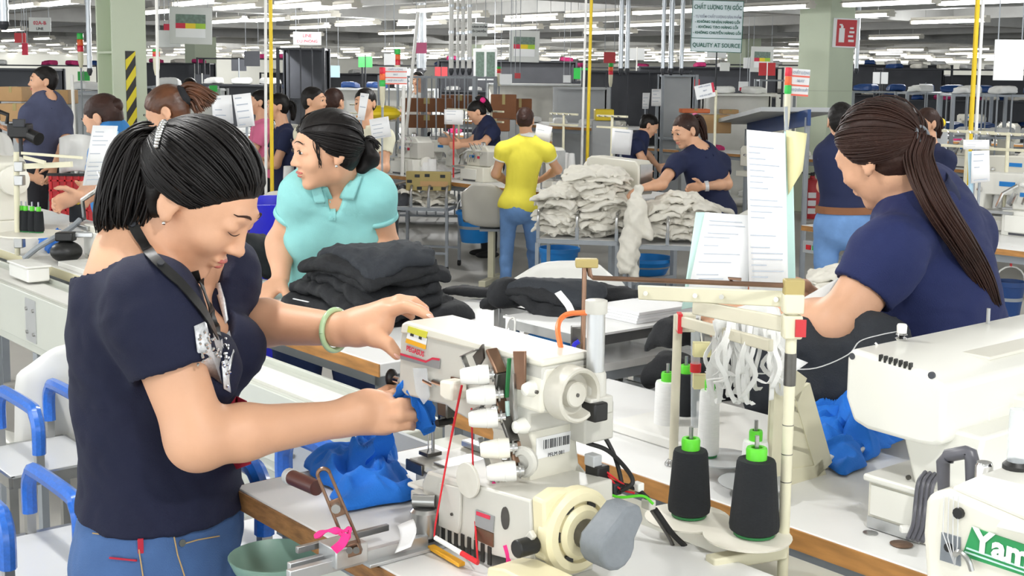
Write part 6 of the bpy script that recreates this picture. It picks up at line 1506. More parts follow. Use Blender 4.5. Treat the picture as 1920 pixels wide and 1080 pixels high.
def sewing_machine(mtx, label, kind='flat', m='machine', group=None, s=1., wheel=True, name='sewing_machine'):
    """industrial machine, local x along the arm, front towards -y; origin on the bench"""
    mm = mtx @ Matrix.Scale(s, 4); t = thing(name, label, 'sewing machine', mtx, group)
    if kind == 'flat':
        obj('base', MB(mm).bx(-.02, .46, -.02, .16, 0, .055), m, t, bevel=.006)
        obj('arm', MB(mm).prism([(0, .10), (0, .27), (.03, .30), (.42, .31), (.46, .29), (.46, .055), (.30, .055), (.31, .16), (.28, .19), (.10, .185), (.09, .10)], 'y', .01, .13), m, t, bevel=.01, seg=3)
        obj('face_plate', MB(mm).bx(-.006, 0, .02, .12, .11, .28), 'steel', t)
        obj('needle_bar', MB(mm).cyl((.045, .07, .115), (.045, .07, .06), .005, n=8), 'steel', t); obj('presser_foot', MB(mm).bx(.03, .06, .05, .085, .056, .064), 'steel', t)
        obj('tension_dial', MB(mm).lathe([(.015, 0), (.015, .012), (.006, .025)], (.07, .01, .21), (0, -1, 0), 12), 'chrome', t); obj('stitch_dial', MB(mm).lathe([(.03, 0), (.03, .012), (.02, .02)], (.39, .01, .19), (0, -1, 0), 16), 'white_plastic', t)
        obj('brand_patch', MB(mm).bx(.18, .27, .008, .0098, .235, .26), 'blue_plastic', t)
        if wheel: obj('hand_wheel', MB(mm).lathe([(.02, 0), (.06, 0), (.062, .01), (.06, .03), (.03, .035)], (.462, .07, .22), (1, 0, 0), 20), m, t, smooth=35)
    elif kind == 'over':
        obj('base', MB(mm).bx(0, .30, -.02, .18, 0, .12), m, t, bevel=.008)
        obj('head', MB(mm).prism([(.02, .12), (.02, .22), (.06, .28), (.26, .28), (.30, .25), (.30, .12)], 'y', .03, .16), m, t, bevel=.012, seg=3)
        obj('cloth_plate', MB(mm).bx(-.10, .06, -.03, .12, .10, .115), 'steel', t, bevel=.002); obj('looper_cover', MB(mm).bx(.02, .22, -.028, -.0205, .02, .10), 'machine_white', t, bevel=.003)
        for k in range(4): obj('tension_knob', MB(mm).lathe([(.012, 0), (.012, .012), (.008, .03)], (.08 + .05 * k, .028, .24 - .02 * (k % 2)), (0, -1, .2), 10), 'chrome' if k % 2 else 'white_plastic', t)
        obj('needle_arm', MB(mm).bar((.05, .06, .25), (-.01, .06, .14), .02, .025), 'steel', t, bevel=.003); obj('presser_foot', MB(mm).bx(-.04, .03, .05, .08, .116, .126), 'steel', t)
        obj('side_panel', MB(mm).bx(.20, .305, .02, .17, .125, .24), 'machine_grey', t, bevel=.006); obj('top_knob', MB(mm).lathe([(.02, 0), (.02, .02), (.012, .028)], (.16, .09, .28), n=12), 'chrome', t); obj('looper_arm', MB(mm).tube([(-.04, .0, .13), (.0, -.02, .2), (.05, .02, .24)], .008, 6), 'chrome', t); obj('vent_strip', MB(mm).bx(.04, .2, -.0215, -.0195, .005, .016), 'dark_panel', t)
        for k in range(3): obj('chrome_guide', MB(mm).bar((.03 + .05 * k, .02, .15), (.05 + .05 * k, .015, .2), .008, .012), 'chrome', t)
        obj('brand_patch', MB(mm).bx(.06, .13, .028, .0298, .185, .205), 'blue_plastic', t); obj('brand_patch', MB(mm).bx(.16, .24, .028, .0298, .18, .2), 'ink_red', t)
        if wheel: obj('hand_wheel', MB(mm).lathe([(.02, 0), (.05, 0), (.05, .02), (.03, .03)], (.302, .09, .09), (1, 0, 0), 18), m, t, smooth=35)
        for k in range(3): obj('thread_guide', MB(mm).tube([(.1 + .06 * k, .05, .27), (.09 + .06 * k, .0, .30), (.12 + .06 * k, .01, .25)], .003, 5), 'chrome', t)
    return t
MKIDS = {}
def machine_copy(kind, mtx, label, m='machine', s=1., group='background sewing machines', name='sewing_machine'):
    k = (kind, m, s)
    if k not in MKIDS:
        t = sewing_machine(mtx, label, kind, m, group, s, name=name); MKIDS[k] = (t, kids(t)); return t
    r, ch = MKIDS[k]; return copy_tree(r, mtx, label, group, ch)
def gm(u, v, z, rz=0.):
    m = G @ Matrix.Rotation(rz, 4, 'Z'); m.translation = gw(u, v, z); return m
# machine of the red-scrunchie woman, black motor, cones, stand, box
p = onz(180, 487, TT); t = machine_copy('over', gm(-4.90, 1.86, TT, .0), 'cream overlock machine on the left bench beside the black hair', 'machine', 1.15)
t = thing('machine_motor', 'round black machine motor on the left bench', 'motor', onz(125, 492, TT)); q = onz(125, 492, TT)
obj('motor_body', MB().ell(q + Z * .042, (.06, .055, .042), 18, 12), 'black_plastic', t); obj('motor_bracket', MB().box(q + Z * .10, (.07, .05, .035)), 'black_plastic', t, bevel=.006); obj('mount_plate', MB().box(q + Vector((.06, .03, .105)), (.08, .05, .018)), 'aluminium', t, bevel=.003)
obj('hose', MB().tube(spline([at(45, 485, 4.9), at(70, 465, 4.9), at(95, 450, 4.9), at(130, 430, 4.95), at(150, 412, 5.0)], 5), .011, 8), 'grey_paint', t)
t = thing('thread_stand', 'ivory thread stand with cones on the left bench', 'thread stand', onz(33, 478, TT)); q = onz(33, 478, TT); dq = q.y
obj('pole', MB().cyl(q, Vector((q.x + .01, q.y, at(36, 285, dq).z)), .011, n=10), 'ivory_paint', t)
for a, b, r_ in (((40, 287), (155, 296), .006), ((42, 312), (135, 308), .012), ((45, 295), (85, 305), .008)): obj('thread_arm', MB().bar(at(*a, dq), at(*b, dq - .1), r_, r_ * 1.8), 'ivory_paint', t, bevel=.001)
for y in (312, 338, 455): obj('clamp', MB().box(at(37, y, dq), (.035, .035, .04)), 'steel', t, bevel=.003)
obj('spool_plate', MB().lathe([(0, -.01), (.09, -.004), (.13, .0), (.13, .006), (0, .008)], at(62, 440, dq - .02), n=26), 'spool_plastic', t, smooth=50)
zc = at(62, 440, dq - .02).z + .008
for i, px in enumerate((42, 50, 62, 74)): q = at(px, 440, dq - .02 + .012 * (3 - i)); cone_thread(Vector((q.x, q.y, zc)), 'thread_black', ('leftmost', 'second', 'third', 'rightmost')[i] + ' of four black cones crowded on the left plate', .085, .020, .017, group='left cones')
q = onz(122, 452, TT + .0); cone_thread(Vector((q.x, q.y, TT + .06)) + Vector((0, .15, 0)), 'thread_black', 'stout black cone with yellow top beside the overlock machine', .085, .030, .028, cap='yellow_plastic')
tag(obj('cone_block', MB().box(Vector((q.x, q.y + .15, TT + .03)), (.06, .06, .0598)), 'machine_grey', bevel=.004), 'grey block under the yellow-topped black cone', 'block')
t = thing('switch_box', 'small white plastic box lying at the conveyor edge', 'box', gframe(-4.62, 1.55, 1.0)); obj('box', MB(G).bx(-4.75, -4.55, 1.50, 1.58, 1.0, 1.05), 'white_plastic', t, bevel=.006); obj('lid', MB(G).bx(-4.755, -4.545, 1.495, 1.585, 1.05, 1.058), 'white_plastic', t, bevel=.003)
tag(obj('wooden_board', MB(G).bx(-4.75, -4.30, 1.68, 2.1, TT, TT + .02), 'table_worn', bevel=.003), 'cream board lying on the left bench', 'board')
heap([onz(70, 452, TT), onz(110, 440, TT), onz(130, 462, TT), onz(90, 478, TT)], .05, 20, 5, 'blue_cloth', 'blue_scrap', None, N=24); tag(bpy.data.objects['blue_scrap'], 'small blue cloth under the cones on the left bench', 'garment')
machine_copy('flat', gm(-6.35, 1.80, TT, .0), 'cream flatbed machine at the left picture edge', 'machine', 1.1)
heap([onz(0, 375, TT), onz(22, 360, TT), onz(26, 372, TT), onz(4, 388, TT)], .04, 20, 8, 'blue_cloth', 'blue_pile', None, N=20); tag(bpy.data.objects['blue_pile'], 'blue cloth on the machine at the left picture edge', 'garment')
sheet(((174, 235, 5.1), (221, 236, 5.0), (205, 346, 5.0), (155, 348, 5.1)), 5, 'paper_print', 'white instruction sheet standing in front of the red scrunchie woman', lines=12, seed=8)
sheet(((208, 245, 5.12), (222, 246, 5.10), (203, 352, 5.1), (192, 350, 5.1)), 5, 'paper_blue', 'pale blue sleeve edge behind the instruction sheet')
gnd_ = lambda p: Vector((p.x, p.y, 0))
# things left of the aqua polo
q = gnd_(at(498, 430, 5.4)); t = thing('blue_bin', 'deep blue plastic bin beside the aqua woman\'s arm', 'bin', q); zb = at(498, 375, 5.4).z
obj('bin_body', MB().lathe([(.13, .45), (.15, .5), (.21, zb - .04), (.225, zb), (.21, zb), (.20, zb - .05), (.14, .5), (0, .49)], q, n=22), 'blue_deep', t, smooth=60); obj('bin_stand', MB().cyl(q, q + Z * .45, .12, .12, 14), 'grey_paint', t)
o = garment(onz(478, 520, TT) + Z * .06, (.07, .09, .06), GA, 'black_cloth', 101, .02, 0, f=16); tag(o, 'small heap of black cloth left of the aqua woman\'s hand', 'garment')
q = onz(440, 533, TT); t = thing('lidded_box', 'olive box with white lid behind the bending woman\'s arm', 'box', q); obj('box', MB().box(q + Z * .045, (.10, .09, .09)), 'kraft_tape', t, bevel=.004); obj('lid', MB().box(q + Z * .096, (.12, .11, .014)), 'white_plastic', t, bevel=.004)
tag(obj('pink_basket', MB().box(at(555, 420, 6.3), (.06, .06, .05)), 'pink_plastic', bevel=.008), 'small pink plastic tray behind the aqua woman\'s arm', 'tray')
# ================================================================ middle distance: rows of benches, people, carts
T8 = .80
def pj(d, **k): return {n: at(v[0], v[1], d + (v[2] if len(v) > 2 else 0)) for n, v in k.items()}
def gnd(p): return Vector((p.x, p.y, 0))
bench(-13.4, -7.15, 6.84, 7.7, 'long white bench with tan edge behind the yellow shirt woman', zt=T8)
bench(-5.25, -2.6, 6.72, 7.5, 'white bench with tan edge behind the ponytail woman', zt=T8)
bench(-7.25, -4.2, 9.48, 10.2, 'far white bench beside the plain green column', zt=T8)
# yellow shirt
J = pj(10.35, hd=(985, 226), nk=(988, 258), pv=(972, 384), sL=(944, 280), eL=(930, 326, .05), wL=(956, 345, .25), sR=(1024, 282), eR=(1045, 318, .1), wR=(1012, 338, .3))
J.update(hL=at(955, 395, 10.35), kL=at(950, 470, 10.35), aL=gnd(at(948, 500, 10.3)) + Z * .08, hR=at(992, 395, 10.35), kR=at(1000, 460, 10.5), aR=gnd(at(1003, 500, 10.7)) + Z * .08)
person('woman in yellow shirt with white collar and cuffs, seen from behind', J, .92, .205, (.12, 1, -.25), (0, .15, 1), 'yellow_knit', 'jeans_light', hair='hair_brown', hands={'L': dict(d=(.8, .5, -.1), n=(0, 0, -1), th=Z), 'R': dict(d=(-.8, .5, 0), n=(0, 0, -1), th=Z)}, bun=((0, -.45, .0), (.14, .10, .14)), cuffm='white_knit', hem=.04, sleeve=.42, face=False, jw=.9, shoes='jeans_dark', seed=11, res=.007)
# navy polo at the cream pile
J = pj(9.4, hd=(1284, 246), nk=(1312, 283), pv=(1338, 398), sR=(1270, 305, -.1), eR=(1240, 345, -.35), wR=(1205, 352, -.5), sL=(1350, 303, .1), eL=(1362, 345, -.05), wL=(1318, 350, -.3)); stand(J, 1.05)
person('woman in navy polo reaching for the cream garments, hair in a pink tie', J, 1.05, .245, (-.8, -.5, -.32), (-.25, -.1, 1), 'navy_dark', 'navy_dark', hair='hair_brown', hands={'R': dict(d=(-.9, -.2, -.35), n=(0, 0, -1), th=(0, -1, .2), c=.7), 'L': dict(d=(-1, -.2, -.1), n=(0, 0, -1), th=(0, -.5, 1), c=.6)}, tailp=[(0, -.44, .2), (0, -.62, .15), (0, -.68, -.2), (0, -.62, -.55)], tailw=(.04, .02), seed=12, sleeve=.55)
h_ = at(1303, 219, 9.5); tag(obj('hair_tie', MB().ell(h_, (.03, .03, .03), 10, 6), 'pink_cotton'), 'pink hair tie of the woman at the cream pile', 'hair tie')
tag(obj('bracelet', MB().lathe([(.036, -.012), (.037, .012)], at(1325, 349, 9.12), Vector((1, 0, .1)), 16), 'silver_bead', solid=.004), 'silver bracelet of the woman at the cream pile', 'bracelet')
# navy woman leaning right, girl with pink tie leaning left
J = pj(12.6, hd=(1218, 236), nk=(1200, 262), pv=(1168, 318), sR=(1192, 272, -.15), eR=(1205, 300, -.2), wR=(1212, 322, -.1), sL=(1185, 266, .15), eL=(1215, 292, .25), wL=(1232, 310, .2)); stand(J, 1.)
person('woman in navy polo leaning right over a far machine, dark bun', J, 1., .215, (.85, -.1, -.5), (.3, 0, 1), 'navy_dark', 'trouser_black', bun=((0, -.42, .2), (.16, .13, .16)), seed=13, res=.009)
J = pj(12.4, hd=(893, 211), nk=(913, 236), pv=(918, 300), sR=(905, 246, .15), eR=(880, 268, .1), wR=(848, 266, 0), sL=(925, 248, -.15), eL=(905, 270, -.25), wL=(866, 272, -.2)); stand(J, 1.)
person('girl in navy shirt with high ponytail in a pink tie, working at a far bench', J, .98, .215, (-.85, -.15, -.55), (-.35, 0, 1), 'navy_dark', 'trouser_black', tailp=[(0, -.3, .42), (0, -.5, .4), (0, -.62, .1), (0, -.6, -.35)], tailw=(.035, .02), seed=14, res=.009)
tag(obj('hair_tie', MB().ell(at(905, 188, 12.4), (.03, .03, .03), 10, 6), 'pink_cloth'), 'pink hair tie of the girl at the far bench', 'hair tie')
# man with slate shirt
J = pj(10.2, hd=(80, 153), nk=(88, 190), pv=(88, 290), sR=(55, 212, -.12), eR=(42, 260, -.05), wR=(30, 245, -.35), sL=(118, 215, .12), eL=(125, 262, -.05), wL=(103, 310, -.25)); stand(J, 1.1)
person('man in slate blue shirt and black trousers standing before cardboard boxes', J, 1.08, .24, (-.85, -.5, .02), (0, 0, 1), 'slate_cotton', 'trouser_black', female=False, sleeve=.95, hands={'L': dict(d=(-.3, -.3, -1), n=(-1, 0, 0), th=(-.4, -1, 0), c=.3), 'R': dict(d=(-.8, -.3, .2), n=(0, 0, 1), th=(0, -1, 0))}, w=1.1, hem=.09, seed=15, belly=.02)
# scrunchie woman, brown ponytail woman
J = pj(6.5, hd=(192, 222), nk=(214, 262), pv=(225, 375), sR=(235, 285, .15), eR=(222, 340, .1), wR=(165, 372, -.5), sL=(195, 288, -.2), eL=(175, 345, -.45), wL=(150, 366, -.9)); stand(J, 1.)
t, h, f = person('woman in bright blue shirt with a red scrunchie, facing left', J, 1.02, .235, (-.88, .18, -.42), (-.2, 0, 1), 'skyblue_cotton', 'jeans_dark', hair='hair_brown', sleeve=.6, hands={'L': dict(d=(-.8, -.4, -.3), n=(0, 0, -1), th=(0, -.5, 1), c=.8)}, bun=((0, -.44, .12), (.15, .13, .15)), collar_=False, seed=16, res=.008)
tag(obj('scrunchie', MB().tube([h.p(.125 * math.cos(a), -.40, .12 + .125 * math.sin(a)) for a in np.linspace(0, 6.283, 15)], .015, 7), 'red_cloth'), 'red scrunchie in the hair of the blue shirt woman', 'scrunchie')
J = pj(6.3, hd=(312, 211), nk=(348, 260), pv=(390, 370), sR=(375, 290, .2), eR=(360, 350, .2), wR=(310, 380, -.2), sL=(330, 292, -.2), eL=(310, 350, -.3), wL=(270, 380, -.4)); stand(J, 1.)
t, h, f = person('woman with loose brown ponytail in a black scrunchie behind the nearest woman', J, 1.02, .245, (-.86, -.08, -.50), (-.35, 0, 1), 'cream_knit', 'jeans_dark', hair='hair_auburn', tailp=[(0, -.40, .12), (0, -.62, .2), (0, -.82, .0), (0, -.95, -.28)], tailw=(.03, .045), collar_=False, seed=17, res=.008, grow=.02)
tail([h.p(0, -.45, .1), h.p(0, -.6, -.05), h.p(0, -.62, -.35)], .03, .04, 40, 'hair_auburn', t, seed=77, r=.006, name='ponytail_wisps')
tag(obj('scrunchie', MB().tube([h.p(.12 * math.cos(a), -.47, .12 + .13 * math.sin(a)) for a in np.linspace(0, 6.283, 15)], .026, 7), 'black_cloth'), 'black scrunchie with white bead in the brown ponytail', 'scrunchie')
# seated row behind the aqua polo
def bust(label, d, hd, top, hf, hair='hair_black', H=.225, hu=(0, 0, 1), pony=False, female=True, seed=1, dx=8, lean=0, **k):
    px, py = hd; s = 2400 / d; J = pj(d, hd=hd, nk=(px + dx, py + .19 * s), pv=(px + dx * 1.5 + lean, py + .68 * s)); r = Vector((hf[1], -hf[0], 0)).normalized()
    for q, n in ((1, 'R'), (-1, 'L')):
        sh_ = J['nk'] + r * (q * .155) - Z * .06; J['s' + n] = sh_; f = Vector((hf[0], hf[1], 0)).normalized(); J['e' + n] = sh_ + f * .10 - Z * .22 + r * (q * .03); J['w' + n] = J['e' + n] + f * .2 - Z * .02 - r * (q * .06)
    stand(J, .98); kw = dict(seed=seed, res=.010, bottom='trouser_black', female=female); kw.update(k)
    if pony: kw['tailp'] = [(0, -.42, .1), (0, -.58, .02), (0, -.6, -.3), (0, -.55, -.55)]
    return person(label, J, .98, H, hf, hu, top, hair=hair, **kw)
bust('woman in pink top half hidden by the white pole', 11.5, (486, 192), 'pink_cotton', (-.95, -.2, 0), seed=21, dx=5)
bust('woman in navy shirt with ponytail right of the yellow pole', 10.8, (519, 200), 'navy_dark', (-.9, -.35, -.05), pony=True, seed=22, dx=12)
bust('man with short black hair behind the aqua woman\'s head', 10.0, (590, 190), 'cream_knit', (.9, -.3, 0), female=False, seed=23, dx=-6)
bust('woman with brown hair turned away beside the short-haired man', 10.4, (627, 192), 'navy_dark', (.4, .9, -.2), hair='hair_brown', seed=24, dx=-4)
bust('woman in cream shirt holding a white sheet before her face', 9.6, (684, 194), 'cream_knit', (-.3, -.95, -.1), seed=25, dx=3)
bust('short-haired far worker peeping over the brown ponytail', 14.5, (357, 165), 'white_knit', (.5, -.8, 0), seed=26, dx=2, female=False)
bust('woman in navy polo right of the long ponytail, looking left', 9.2, (1735, 232), 'navy_dark', (-.85, -.45, -.12), hair='hair_brown', pony=True, seed=27, dx=10)
bust('dark-haired worker far behind the steel frame rack', 17, (783, 150), 'white_knit', (-.2, -1, 0), seed=28, dx=0)
bust('person in white dress cut off by the left picture edge', 8.8, (-34, 200), 'white_knit', (.9, -.3, 0), seed=29, dx=4, bottom='white_knit')
# belted man
J = pj(8.0, hd=(1576, 228), nk=(1580, 262), pv=(1582, 415), sL=(1548, 290), eL=(1545, 350, .1), wL=(1570, 400, .3), sR=(1632, 292), eR=(1640, 350, .1), wR=(1610, 395, .3)); stand(J, 1.08)
t, h, f = person('man in navy shirt and belted light jeans, back turned, behind the ponytail woman', J, 1.05, .235, (.1, 1, -.1), (0, 0, 1), 'navy_dark', 'jeans_light', female=False, hem=-.085, face=False, collar_=False, seed=31, jt=.10, jw=.95)
b = MB(); ctr = J['pv'] + Z * .075; b.lathe([(.178, -.02), (.178, .02)], ctr, n=28); b.v = [(v[0], ctr.y + (v[1] - ctr.y) * .74, v[2]) for v in b.v]; obj('belt', b, 'cardboard_brown', t, solid=.006)
# video camera at the left edge
p = at(38, 245, 9.7); t = thing('video_camera', 'black video camera rig held up at the left picture edge', 'camera', p)
obj('camera_body', MB().box(p, (.16, .12, .11)), 'black_plastic', t, bevel=.012); obj('lens', MB().cyl(p + Vector((.05, 0, -.02)), p + Vector((.16, -.06, -.06)), .045, .05, 16), 'black_plastic', t)
obj('viewfinder', MB().box(p + Vector((.02, -.07, .06)), (.09, .03, .06)), 'dark_steel', t, bevel=.004); obj('top_handle', MB().tube([p + Vector((-.1, 0, .05)), p + Vector((-.09, 0, .12)), p + Vector((-.2, 0, .16))], .016, 8), 'black_plastic', t); obj('grip', MB().box(p + Vector((-.1, 0, -.08)), (.07, .06, .09)), 'dark_steel', t, bevel=.01)
obj('tripod_post', MB().cyl(p - Z * .05, gnd(p), .016, n=8), 'dark_steel', t)
# ---- carts with cream garments
GARM = [garment(Vector((0, 0, -5 - i)), (.16 - .01 * i, .11, .012), 0, 'cream_cloth', 120 + i, .013, .02, f=24, res=.009, fold=.005) for i in range(4)]
GARM_D = [g.data for g in GARM]
for g in GARM: bpy.data.objects.remove(g)
rg = random.Random(8); NG = [0]
def cream_stack(p, n, label, z, dz=.019, sp=.035, m=None):
    for k in range(n):
        o = bpy.data.objects.new('cream_garment', GARM_D[rg.randrange(4)]); COL.objects.link(o); o.location = (p.x + rg.gauss(0, sp), p.y + rg.gauss(0, sp), z + .004 + dz * k); o.rotation_euler = (rg.gauss(0, .12), rg.gauss(0, .12), rg.uniform(0, 6.3)); s = rg.uniform(.85, 1.1); o.scale = (s, s, 1.1)
        WM[o.name] = Matrix.Translation(o.location); tag(o, label, 'garment', label)
CM = Matrix.Rotation(math.radians(8), 4, 'Z')
def cart(px, d, w, label, z=.62, loops=3, dep=.45, **k):
    p = gnd(at(px, 400, d)); m = Matrix.Rotation(math.radians(-12), 4, 'Z'); m.translation = p
    mm = m @ Matrix.Rotation(math.radians(90), 4, 'Z'); vs_ = [-w / 2 + w * i / (loops - 1) for i in range(loops)]
    return trolley(-dep / 2, dep / 2, -w / 2, w / 2, [v * .98 for v in vs_], label, z, .19, 'steel', mm=mm, name='garment_cart', group='grey tubular carts', rt=.011, frame_m='grey_paint', **k), p
c1, p1 = cart(800, 11.6, .50, 'grey tubular cart with the taped carton beside the yellow woman', z=.58, loops=4)
c2, p2 = cart(1092, 9.0, .56, 'grey tubular cart heaped with cream garments beside the yellow woman', z=.63)
c3, p3 = cart(1258, 8.9, .50, 'grey tubular cart with cream garments before the navy polo woman', z=.61)
for px, n in ((1050, 17), (1088, 23), (1122, 23), (1156, 17), (1070, 12)): q = at(px, 430, 9.0); cream_stack(q, n, 'cream garment heaped on the cart beside the yellow woman', .63)
for px, n in ((1238, 12), (1275, 16), (1302, 12)): q = at(px, 430, 8.9); cream_stack(q, n, 'cream garment heaped on the cart before the navy polo woman', .61)
q = at(770, 392, 11.6); cream_stack(q, 4, 'cream garment on the cart under the taped carton', .58); q = at(825, 392, 11.6); cream_stack(q, 4, 'cream garment on the cart under the taped carton', .58)
S = SDF(); S.cap(at(1196, 352, 8.75), at(1188, 410, 8.7), .03, .06, .03); S.cap(at(1188, 405, 8.7), at(1172, 500, 8.68), .055, .06, .03); S.cap(at(1200, 380, 8.72), at(1216, 440, 8.7), .04, .04, .03); S.cap(at(1195, 400, 8.7), at(1186, 520, 8.72), .04, .035, .03)
tag(obj('held_trousers', folds(S.mesh(.011), .014, 34, 9, .006), 'cream_cloth', smooth=180), 'cream trousers held up and hanging over the cart edge', 'garment')
t = thing('taped_carton', 'flat brown carton wrapped in printed tape standing on a cart', 'carton', at(808, 357, 11.45)); cb = at(808, 357, 11.45)
obj('carton', MB(frame(cb, Vector((1, -.1, 0)))).bx(-.22, .18, -.04, .04, 0, .17), 'kraft_tape', t, bevel=.004); obj('blank_strip', MB(frame(cb, Vector((1, -.1, 0)))).bx(-.09, .16, -.043, -.0405, .04, .085), 'cardboard', t)
for i, (x, z) in enumerate(((-.12, .13), (-.03, .135), (.11, .13), (-.19, .08), (-.1, .02), (0, .02), (.12, .02))): obj('tape_print', MB(frame(cb, Vector((1, -.1, 0)))).bx(x - .02, x + .025, -.0425, -.0405, z - .012, z + .015), 'ink_dark', t)
o = garment(at(750, 375, 11.5), (.07, .05, .10), .3, 'dark_panel', 130, .02, 0, f=16); tag(o, 'grey cloth draped at the left end of the taped carton', 'garment')
shell_chair(at(922, 420, 10.75), Vector((.3, .95, 0)), 'grey-white shell chair on a T-foot left of the yellow woman', m='machine_grey', z=.50)
shell_chair(at(1385, 400, 8.4), Vector((-.4, .9, 0)), 'grey-white shell chair right of the navy polo woman', m='machine_grey', z=.55)
def bucket(p, z, label, r=.14, h=.26, m='blue_plastic', cord=None):
    p = Vector((p.x, p.y, z)); t = thing('bucket', label, 'bucket', p); obj('pail', MB().lathe([(r * .72, 0), (r * .74, .004), (r * .97, h - .03), (r * 1.06, h - .028), (r * 1.06, h), (r * .98, h), (r * .7, .012), (0, .01)], p, n=24), m, t, smooth=50)
    obj('grey_band', MB().lathe([(r * .86, h * .45), (r * .89, h * .53)], p, n=24), 'grey_paint', t, solid=.006)
    obj('bail', MB().tube([p + Vector((r * math.cos(a), 0, h + r * 1.0 * math.sin(a))) for a in np.linspace(0, math.pi, 9)], .005, 6), 'white_plastic', t)
    if cord: obj('hanging_strap', MB().cyl(p + Z * (h + r), Vector((p.x, p.y, cord)), .007, n=6), 'red_plastic', t)
    return t
bucket(gw(-9.05, 6.95, 0), .27, 'bright blue bucket hanging under the bench behind the grey-white chair', .165, .28, cord=T8 - .04)
q = at(1048, 470, 9.5); bucket(q, .18, 'bright blue bucket under the cream garment cart', .15, .30); tag(obj('bucket_stool', MB().box(Vector((q.x, q.y, .09)), (.3, .3, .178)), 'grey_paint', bevel=.01), 'low grey stool under the bright blue bucket', 'stool')
q = at(1213, 470, 10.6); bucket(q, .12, 'blue basin on the floor behind the hanging cream trousers', .22, .14); tag(obj('basin_stool', MB().box(Vector((q.x, q.y, .06)), (.3, .3, .118)), 'grey_paint', bevel=.01), 'low grey stool under the blue basin', 'stool')
q = gw(-3.85, 6.86, 0); bucket(q, .40, 'dark blue pail hanging under the bench at far right', .085, .2, 'blue_dark', cord=T8)
c4, p4 = cart(1545, 6.4, .5, 'small tubular cart with cream garments below the belted man', z=.60, loops=2)
q = at(1580, 450, 6.4); cream_stack(q, 8, 'cream garment on the small cart below the belted man', .60)
cream_stack(at(535, 340, 8.0), 8, 'cream garment on a stool left of the aqua woman', .80); q = gnd(at(535, 340, 8.0)); tag(obj('stool', MB().box(q + Z * .4, (.4, .4, .798)), 'grey_panel', bevel=.01), 'grey stool under the cream garments left of the aqua woman', 'stool')
# ---- machines on the middle rows
for i, (px, py, k, rz, m_, s) in enumerate(((735, 325, 'over', 0, 'machine_white', 1.3), (800, 318, 'flat', 0, 'machine_white', 1.), (866, 338, 'over', 0, 'machine', 1.15), (1062, 352, 'flat', math.pi, 'machine_white', 1.15), (1225, 395, 'flat', math.pi, 'machine', 1.2), (640, 300, 'flat', 0, 'machine', 1.2), (498, 296, 'over', 0, 'machine', 1.4), (1385, 330, 'flat', 0, 'machine', 1.), (1810, 425, 'flat', 0, 'machine_white', 1.2), (1880, 440, 'over', 0, 'machine_white', 1.3), (1840, 375, 'flat', 0, 'machine', 1.2), (1900, 365, 'flat', .2, 'machine', 1.2))):
    p = onz(px, py, T8); lb = ('white overlock with blue and red badges left of the taped carton', 'white flatbed machine above the taped carton', 'cream overlock with many guides left of the yellow woman', 'white flatbed machine right of the yellow woman', 'cream flatbed machine under the navy polo woman\'s arm', 'cream flatbed machine behind the aqua woman\'s head', 'cream overlock with black motor below the yellow pole', 'cream flatbed machine left of the plain column', 'white flatbed machine on the right bench beside the ponytail', 'white overlock at the right picture edge', 'cream flatbed machine behind the right bench sheet', 'cream machine at the upper right picture edge')[i]
    machine_copy(k, gm(p.dot(U), p.dot(V), T8, rz), lb, m_, s, 'machines on the middle rows')
for i, (px, py, m_, d, h_) in enumerate(((786, 310, 'thread_white', 12.3, .16), (797, 312, 'thread_white', 12.2, .13), (810, 312, 'thread_white', 12.2, .16), (690, 300, 'thread_white', 12.8, .12), (703, 300, 'thread_white', 12.8, .13), (681, 285, 'thread_black', 13.2, .14), (700, 285, 'thread_black', 13.2, .14), (1187, 350, 'thread_white', 10.6, .16), (541, 285, 'thread_white', 10.5, .2), (760, 312, 'thread_white', 12.5, .12))):
    p = at(px, py, d); cone_thread(Vector((p.x, p.y, T8)) if d < 20 else p, m_, ('white', 'black')[m_ == 'thread_black'] + ' thread cone standing ' + ('above the taped carton, leftmost', 'above the taped carton, second', 'above the taped carton, rightmost', 'behind the aqua bun, left', 'behind the aqua bun, right', 'high behind the aqua bun, left', 'high behind the aqua bun, right', 'at the navy polo woman\'s hand', 'beside the navy ponytail woman', 'beside the white overlock')[i], h_, .05, .042, cap=None if m_ == 'thread_white' else 'green_plastic', pin=False)
heap([onz(770, 318, T8), onz(850, 300, T8), onz(900, 318, T8), onz(800, 335, T8)], .09, 9, 21, 'white_cloth', 'white_cloth_heap', None, N=40); tag(bpy.data.objects['white_cloth_heap'], 'white cloth pieces lying among the machines above the carton', 'cloth')
